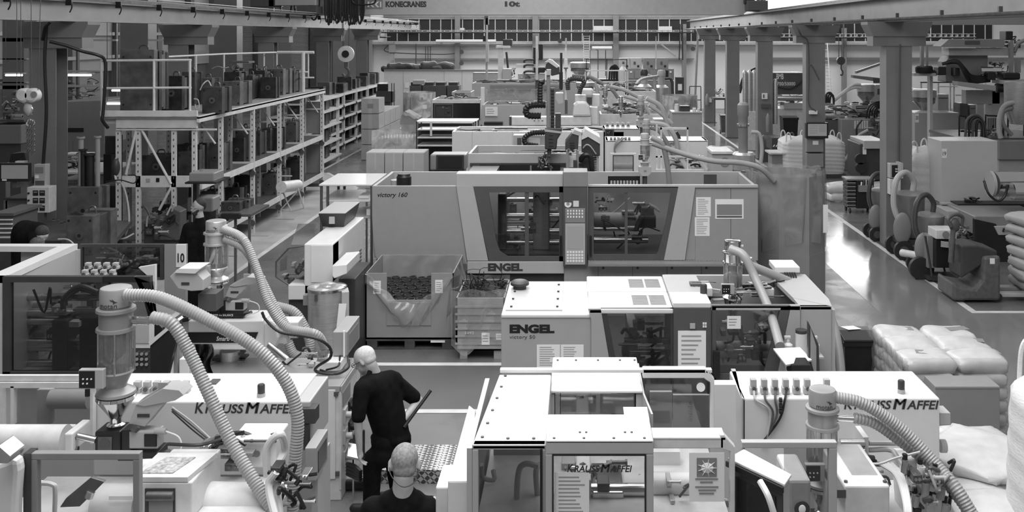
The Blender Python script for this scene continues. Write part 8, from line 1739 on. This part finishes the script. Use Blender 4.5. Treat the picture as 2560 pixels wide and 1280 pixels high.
G().tube([P(1458, 370, 16.85), P(1466, 362, 16.82), P(1476, 366, 16.82), P(1490, 385, 16.85)], .012, 6).o('cable', LG, t)
# next row: white robot beam with X axis
Y = 24.5
t = T('linear_robot', 'white linear robot beam with axis arrows and two white rounded covers', 'robot', (X(1380, Y), Y, 2.0))
G().pb(1273, 292, 1478, 314, Y, .35).o('axis_beam', WD, t, bev=.02); G().pb(1273, 292, 1279, 314, Y-.02, .4).o('beam_cap', VD, t); text('X', 1344, 300, 1349, 304, Y, VD, t)
for a in (1334, 1354): G().pb(a, 301, a+4, 303, Y-.006, .006).o('arrow_mark', VD, t)
G().pb(1290, 314, 1478, None, Y+.5, .6).o('machine_below', MG, t)
G().pp([(1431, 292), (1434, 262), (1442, 254), (1466, 254), (1474, 265), (1478, 292)], Y-.05, .5).o('rounded_cover', WH, t, bev=.06); G().pb(1437, 237, 1466, 258, Y+.2, .35).o('upper_cover', WH, t, bev=.03); G().pb(1452, 222, 1482, 240, Y+.6, .35).o('upper_cover', WH, t, bev=.04)
G().pb(1474, 268, 1495, 312, Y+.2, .4).pb(1480, 236, 1500, 268, Y+.8, .3).o('side_cover', WH, t, bev=.02); G().pb(1467, 243, 1480, 262, Y+.1, .1).o('display', VD, t)
G().pb(1412, 120, 1417, 250, Y+.1, .12).o('vertical_axis', WD, t); G().pb(1410, 148, 1419, 170, Y, .2).o('axis_collar', WH, t); G().pb(1409, 169, 1420, 172, Y-.02, .25).o('dark_ring', DG, t); G().pb(1412, 250, 1419, 285, Y, .1).o('gripper', DG, t); c = P(1415, 209, Y+.09); G().cyl(c, c+Vector((0, -.02, 0)), .03, n=12).o('axis_emblem', DG, t)
G().pb(1413, 95, 1417, 120, Y+.1, .1).o('axis_top', LG, t)
G().pb(1400, 132, 1406, 225, Y+.6, .1).pb(1398, 180, 1407, 222, Y+.55, .1).o('dark_axis', BK, t)
chain(t, [(1420, 225, Y), (1420, 205, Y), (1428, 198, Y), (1450, 198, Y), (1460, 205, Y), (1452, 220, Y), (1448, 235, Y)], .06, VD)
G().pp([(1388, 232), (1408, 232), (1410, 260), (1395, 262), (1388, 250)], Y+.3, .4).o('light_cover', LG, t, bev=.03)
t = T('tray_panel', 'pale tinted guard with papers behind the first robot column', 'guard', (X(1340, 25.5), 25.5, 0)); g = G().pb(1335, 252, 1362, 290, 25.5, .05); g.o('guard_panel', LG, t); G().pb(1338, 290, 1360, None, 25.6, .1).o('guard_post', MG, t)
# ENGEL far machines
Y = 29
t = mach('pale machine with dark tinted doors and glass top guard, left of the robots', 1080, 1202, 249, None, Y, 1.3, m=WD, seed=95, win=[(1088, 262, 1130, 292)], innard=14)
G().pb(1202, 219, 1211, 312, Y-.1, .12).o('white_post', WH, t); G().pb(1082, 258, 1200, 300, Y-.02, .02).o('dark_glass', SCD, t); G().pb(1090, 266, 1128, 292, Y-.06, .03).o('screen_box', VD, t)
t = mach('machine with clear guard panels and notice in front of the far robots', 1205, 1370, 262, None, Y-.6, 1.4, m=LG, seed=96, innard=20)
G().pb(1211, 222, 1360, 258, Y+.5, .02).o('clear_guard', GV, t); sheet(1213, 267, 1244, 290, Y-.65, t, seed=3, lines=3); G().pb(1210, 306, 1256, 313, Y-1, .3).o('dark_tray', BK, t)
t = mach('far small grey machine with black lettering', 1129, 1178, 230, None, 38, 1.2, m=LG, seed=97, letters=('ENGEL', 1137, 233, 1164, 241))
t = mach('far long grey machine behind the clear guards', 1180, 1480, 208, None, 41, 1.4, m=LG, seed=98, innard=26)
G().pb(1225, 213, 1400, 224, 40.9, .05).o('dark_band', MG, t)
# far robots
Y = 43
t = T('linear_robot', 'far tall white robot column with dark motor at the left of the far robots', 'robot', (X(1255, Y), Y, 0)); G().pb(1245, 115, 1258, None, Y, .3).o('column', WD, t); G().pb(1240, 114, 1275, 120, Y-.1, .5).o('column_head', WD, t); G().pb(1257, 98, 1280, 115, Y, .5).o('motor', VD, t, bev=.03); G().cyl(P(1266, 130, Y), P(1270, 170, Y), .05, n=8).o('strut', VD, t); G().pb(1256, 172, 1278, 200, Y-.2, .5).o('control_box', LG, t, bev=.02); innards(t, 1278, 168, 1292, 200, Y, .3, 101, 10, .2)
t = T('linear_robot', 'far dark angular robot with white sloped cover', 'robot', (X(1380, Y), Y, 1)); G().pp([(1365, 160), (1376, 150), (1398, 168), (1400, 185), (1380, 190), (1362, 175)], Y, .6).o('arm_cover', VD, t, bev=.03); G().pp([(1362, 155), (1372, 148), (1380, 150), (1398, 166), (1392, 170), (1372, 156)], Y-.02, .6).o('light_cover', WH, t)
G().pb(1333, 118, 1343, 160, Y, .3).pb(1347, 110, 1357, 150, Y, .3).o('motor_column', BK, t, bev=.02); G().pb(1334, 168, 1362, 182, Y, .4).o('gear_motor', BK, t, bev=.04); G().pb(1295, 184, 1362, 198, Y+.1, .3).o('axis_beam', LG, t); G().pb(1290, 160, 1335, 169, Y+.3, .2).o('upper_beam', WD, t)
for b in (149, 162, 178): G().tube([P(1335, b, Y), P(1318, b, Y), P(1311, b+3, Y), P(1311, b+8, Y)], .05, 7).o('cable_loop', VD, t)
G().pb(1338, 182, 1348, None, Y+.2, .3).o('support', MG, t); innards(t, 1295, 184, 1340, 200, Y-.1, .2, 102, 12, .3)
t = T('linear_robot', 'far slim white robot axis left of the white vertical axis', 'robot', (X(1341, 40), 40, 1)); G().pb(1339, 90, 1345, 200, 40, .15).o('vertical_axis', WD, t); G().pb(1338, 200, 1346, None, 40.1, .2).o('gripper', DG, t)
t = T('linear_robot', 'thin far robot axis with dark joint hanging over the far wall', 'robot', (X(1217, 44), 44, 1)); G().pb(1215, 45, 1219, 160, 44, .12).o('vertical_axis', LG, t); G().pb(1211, 40, 1221, 62, 44, .3).o('motor', DG, t); G().pb(1207, 90, 1214, 104, 44, .2).o('joint', BK, t); G().pb(1214, 110, 1221, 155, 43.9, .2).o('gripper', LG, t); G().pb(1214, 160, 1219, None, 44.1, .1).o('support_post', LG, t)
hopper('far conical glass hopper before the ladder', 1450, 155, 192, 42, .42)
hopper('far steel hopper with pale lid beside the white covers', 1463, 205, 232, 30, .28)
# machines to the right of robots with white housings, hoppers
motan(1602, 239, 23.5, .72, 'pale hopper loader in the third row, left of the carton-topped cabinet', lower='hopper', text_on=False, cm=LG)
motan(1616, 298, 19.5, .62, 'hopper loader just behind the loader of the long grey machine', lower='funnel', text_on=False, cm=LG)
motan(1552, 240, 26, .55, 'small chrome hopper loader between the far machines', lower='funnel', text_on=False, cm=CG)
motan(1513, 212, 30, .6, 'grey hopper loader far back right of the white covers', lower='funnel', text_on=False, cm=SB)
t = mach('white machine housing with plug row behind the loader of the long grey machine', 1515, 1770, 352, None, 19.6, .8, m=WH, lid=True); G().box(X(1515, 19.6), X(1770, 19.6), 19.6, 20.4, Z(352, 19.6)-.02, Z(352, 19.6)).o('housing_top', WH, t)
km(1640, 355, 1686, 364, 19.6, VD, t)
for i in range(6): fixture(t, 1524+i*9, 343, 1532+i*9, 352, 19.7, LG)
for k_ in range(3): G().tube([P(1560-k_*6, 345, 19.55), P(1545-k_*3, 358, 19.5), P(1536, 375, 19.5), P(1540, 385, 19.5)], .018, 6).o('cable', MG, t)
t = mach('grey cabinet machine with dark screen and plug row further back', 1508, 1600, 322, None, 22, .8, m=LG, lid=True, win=[(1515, 325, 1532, 342)]); G().box(X(1508, 22), X(1600, 22), 22, 22.8, Z(322, 22)-.02, Z(322, 22)).o('housing_top', WH, t)
for i in range(5): fixture(t, 1514+i*13, 306, 1523+i*13, 318, 22.3, LG)
t = mach('far white machine row with exposed valves', 1500, 1660, 285, None, 26.5, 1.0, m=WD, innard=50, seed=104, lid=True)
innards(t, 1505, 255, 1640, 284, 26.6, .6, 105, 40, .8)
t = mach('furthest white machine with tubular rails on top', 1480, 1640, 228, None, 33, 1.2, m=WD, innard=50, seed=106, lid=True)
for a in (1462, 1563, 1568): G().pb(a, 176, a+3, 240, 33, .05).o('rail_post', WD, t)
G().pb(1462, 175, 1570, 178, 33, .05).pb(1480, 204, 1570, 206, 33, .05).o('top_rail', WD, t)
innards(t, 1490, 205, 1600, 226, 33, .6, 107, 30, .6)
t = T('tube_barrier', 'thin black frame above the furthest white machine', 'frame', (X(1520, 37), 37, 0)); G().pb(1465, 148, 1568, 150, 37, .05).pb(1465, 148, 1467, None, 37, .05).pb(1566, 148, 1568, None, 37, .05).pb(1516, 148, 1518, 200, 37, .05).o('frame', BK, t); G().pb(1485, 198, 1560, 203, 36.8, .5).o('dark_shelf', BK, t)
for k_ in range(4): G().tube([P(1523+k_*6, 198, 36.8), P(1526+k_*5, 172+k_*2, 36.8), P(1536+k_*2, 163+k_*2, 36.8), P(1546-k_, 172+k_*2, 36.8), P(1552-k_*3, 198, 36.8)], .04, 7).o('black_hose', BK, t)
t = T('white_canister', 'white canister standing on the dark shelf of the black frame', 'canister', P(1557, 204, 36.7)); G().lathe([(.17, 0), (.18, .1), (.18, .42), (.06, .58), (.06, .65)], P(1557, 204, 36.7), 18).o('canister_body', WH, t); c = P(1557, 183, 36.7); G().cyl(c, c+Vector((0, 0, .06)), .07, n=12).o('cap', PA, t)
# silos behind
for i, (a, b, w_) in enumerate([(1613, 212, .3), (1656, 214, .3)]):
    Yz = 38; x = X(a, Yz); zt = Z(b, Yz); t = T('dryer_silo', ['steel silo with dark-topped column, left of the far pair', 'steel silo with curved hose, right of the far pair'][i], 'silo', (x, Yz+.5, 0)); G().lathe([(w_*.5, .3), (w_, .7), (w_, zt-.1), (w_*.6, zt)], (x, Yz+.5, 0), 30).o('silo_body', SB, t); G().cyl((x, Yz+.5, 0), (x, Yz+.5, .4), .2, n=10).o('silo_foot', DG, t)
    G().cyl((x, Yz+.5, zt), (x, Yz+.5, zt+.35), .14, n=16).o('loader_tube', LG, t); G().lathe([(.16, zt+.35), (.17, zt+.5), (.12, zt+.6)], (x, Yz+.5, 0), 16).o('loader_cap', VD if i == 0 else LG, t)
    G().tube([P(a+6, b-25+i*8, Yz), P(a+22, b-15, Yz), P(a+25, b+10, Yz), P(a+27, b+55, Yz)], .06, 9, 6, .04).o('conveying_hose', [LG, VD][i], t)
hs2 = 'hoses between the far machines'
for i, (pts, r_, m) in enumerate([
    ([(1616, 245, 23.5), (1650, 265, 23.5), (1665, 300, 23.5), (1680, 345, 23.5)], .06, LG), ([(1625, 308, 19.5), (1665, 315, 19.5), (1690, 350, 19.5), (1698, 400, 19.5), (1720, 432, 19.5)], .05, LG), ([(1626, 318, 19.5), (1650, 330, 19.5), (1680, 380, 19.5), (1705, 430, 19.5)], .045, MG),
    ([(1622, 262, 23.5), (1648, 280, 23.5), (1680, 310, 23.5)], .05, LG), ([(1525, 216, 30), (1560, 225, 30), (1600, 245, 30)], .06, LG), ([(1470, 190, 32), (1500, 205, 32), (1530, 225, 32), (1545, 245, 32)], .06, MG), ([(1472, 200, 32), (1490, 215, 32), (1495, 240, 32)], .07, LG), ([(1430, 190, 34), (1470, 195, 34), (1520, 215, 34), (1580, 235, 34)], .07, DG), ([(1560, 240, 26), (1600, 255, 26), (1625, 285, 26)], .05, LG),
    ([(1645, 190, 38), (1600, 200, 36), (1585, 230, 34), (1590, 260, 32)], .05, LG), ([(1690, 330, 20), (1698, 345, 20), (1699, 370, 20)], .035, BK), ([(1735, 385, 22), (1750, 372, 22), (1770, 368, 22)], .05, MG)]):
    hose(pts, r_, m, None, .04, 'conveying_hose', 9, .06, label='%s hose in the far machine rows, %s' % ('dark' if m in (DG, BK) else 'pale', ['from the third-row loader down', 'looping over the white guard frame', 'second one over the white guard frame', 'short one below the third-row loader', 'from the far grey loader', 'from the far conical hopper', 'steep one beside the white covers', 'long one across the furthest machine', 'from the small chrome loader', 'from the silos forward', 'short one by the guard frame', 'arched behind the clear bag'][i]), cat='hose')
# white guard frames in front of the right machines
t = T('tube_barrier', 'white tubular guard frame right of the loader of the long grey machine', 'guard', (X(1680, 18.5), 18.5, 1.2))
for (a, b, c, d) in [(1651, 319, 1721, 324), (1651, 319, 1655, 424), (1717, 319, 1721, 424), (1640, 390, 1760, 394), (1640, 312, 1644, 424)]: G().pb(a, b, c, d, 18.5, .05).o('frame_bar', WD, t)
for a in (1651, 1717): G().pb(a, 424, a+4, None, 18.5, .05).o('frame_leg', WD, t)
G().pb(1640, 424, 1760, 430, 18.4, .1).o('base_rail', WD, t); innards(t, 1660, 395, 1775, 430, 18.8, .3, 108, 24, .7)
for a, c in ((1700, 1720), (1745, 1765)): G().cyl(P(a, 390, 18.6), P(c, 425, 18.6), .05, n=8).o('brace', WD, t)
t = T('guard_door', 'white framed guard door behind the robot column', 'guard', (X(1560, 18.6), 18.6, 1.2)); g = G().pb(1526, 383, 1590, 388, 18.6, .05).pb(1526, 388, 1532, 428, 18.6, .05).pb(1584, 388, 1590, 428, 18.6, .05); g.o('door_frame', WH, t); G().pb(1532, 388, 1584, 428, 18.62, .01).o('door_glass', GV, t); g = G().pb(1532, 388, 1584, 390, 18.59, .01).pb(1582, 388, 1584, 428, 18.59, .01).pb(1532, 388, 1534, 428, 18.59, .01); g.o('seal', BK, t); G().pb(1526, 428, 1590, None, 18.6, .1).o('door_base', LG, t); G().cyl(P(1534, 415, 18.9), P(1584, 415, 18.9), .06, n=12).o('barrel', LG, t)
t = T('small_cabinet', 'pale cabinet with vent circle behind the long grey hose', 'cabinet', (X(1805, 18.5), 18.5, 0)); G().pb(1780, 385, 1832, None, 18.5, .7).o('cabinet_body', LG, t, bev=.01); g = G().pb(1779, 379, 1833, 385, 18.45, .8); g.o('cabinet_top', WD, t); c = P(1812, 405, 18.49); G().lathe([(.09, -.006), (.09, 0)], c, 22, 'y').o('vent_circle', MG, t)
t = T('vacuum_column', 'steel vacuum column unit with pale hose right of the small cabinet', 'vacuum unit', (X(1868, 20), 20.3, 0)); G().lathe([(.2, .2), (.24, .5), (.24, 1.85), (.2, 1.9)], (X(1868, 20), 20.4, 0), 28).o('drum', SB, t); G().lathe([(.1, 1.9), (.1, 2.65), (.12, 2.68), (.12, 2.9), (.08, 2.95)], (X(1866, 20), 20.4, 0), 24).o('filter_tube', MG, t); G().cyl((X(1868, 20), 20.4, 0), (X(1868, 20), 20.4, .3), .15, n=12).o('foot', DG, t); G().cyl((X(1866, 20), 20.4, 2.45), (X(1866, 20), 20.4, 2.5), .13, n=22).o('clamp_ring', ST, t); G().lathe([(.245, 1.5), (.25, 1.52), (.245, 1.54)], (X(1868, 20), 20.4, 0), 28).o('band', ST, t)
G().tube([P(1878, 330, 20), P(1898, 335, 20), P(1905, 370, 20), P(1902, 410, 20)], .04, 9, 6, .04).o('conveying_hose', LG, t)
t = T('pale_cabinet', 'tall pale cabinet carrying a tub and black crate, right of centre', 'cabinet', (X(1717, 30), 30, 0)); G().pb(1680, 281, 1755, None, 30, .8).o('cabinet_body', CB, t, bev=.01); G().pb(1680, 280, 1756, 283, 29.97, .85).o('cabinet_top', LG, t)
t = T('white_tub', 'white tub with lid on the tall pale cabinet', 'tub', P(1692, 280, 30.3)); G().cyl(P(1692, 280, 30.3), P(1692, 265, 30.3), .08, n=16).o('tub_body', WH, t); G().cyl(P(1692, 265, 30.3), P(1692, 260, 30.3), .07, n=16).o('tub_lid', WD, t)
t = T('black_crate', 'black crate on the tall pale cabinet', 'crate', P(1712, 280, 30.2)); G().pb(1700, 267, 1725, 280, 30.2, .3).o('crate_body', VD, t); G().pb(1701, 265, 1724, 267, 30.18, .33).o('crate_rim', BK, t)
t = T('white_bottles', 'pale bottle at the right end of the tall pale cabinet', 'bottle', P(1738, 280, 30.2)); G().cyl(P(1736, 280, 30.2), P(1736, 270, 30.2), .06, n=12).o('bottle_body', WH, t); G().cyl(P(1747, 280, 30.2), P(1747, 271, 30.2), .05, n=12).o('bottle_body', WD, t)
t = T('white_cabinet', 'white cabinet edge between the frame and the pale cabinet', 'cabinet', (X(1655, 24), 24, 0)); G().pb(1635, 298, 1675, None, 24, .5).o('cabinet_body', WH, t, bev=.01); G().pb(1635, 298, 1675, 301, 23.98, .5).o('cabinet_top', WH, t)
t = T('wire_trolley', 'thin black frame trolley before the far wall', 'trolley', (X(1740, 44), 44, 0))
for a, c in ((1724, 1722), (1752, 1753)): G().cyl(P(a, 216, 44), P(c, 325, 44), .02, n=6).o('leg', VD, t)
G().cyl(P(1724, 216, 44), P(1752, 216, 44), .02, n=6).cyl(P(1724, 250, 44), P(1752, 250, 44), .02, n=6).o('cross_bar', VD, t)
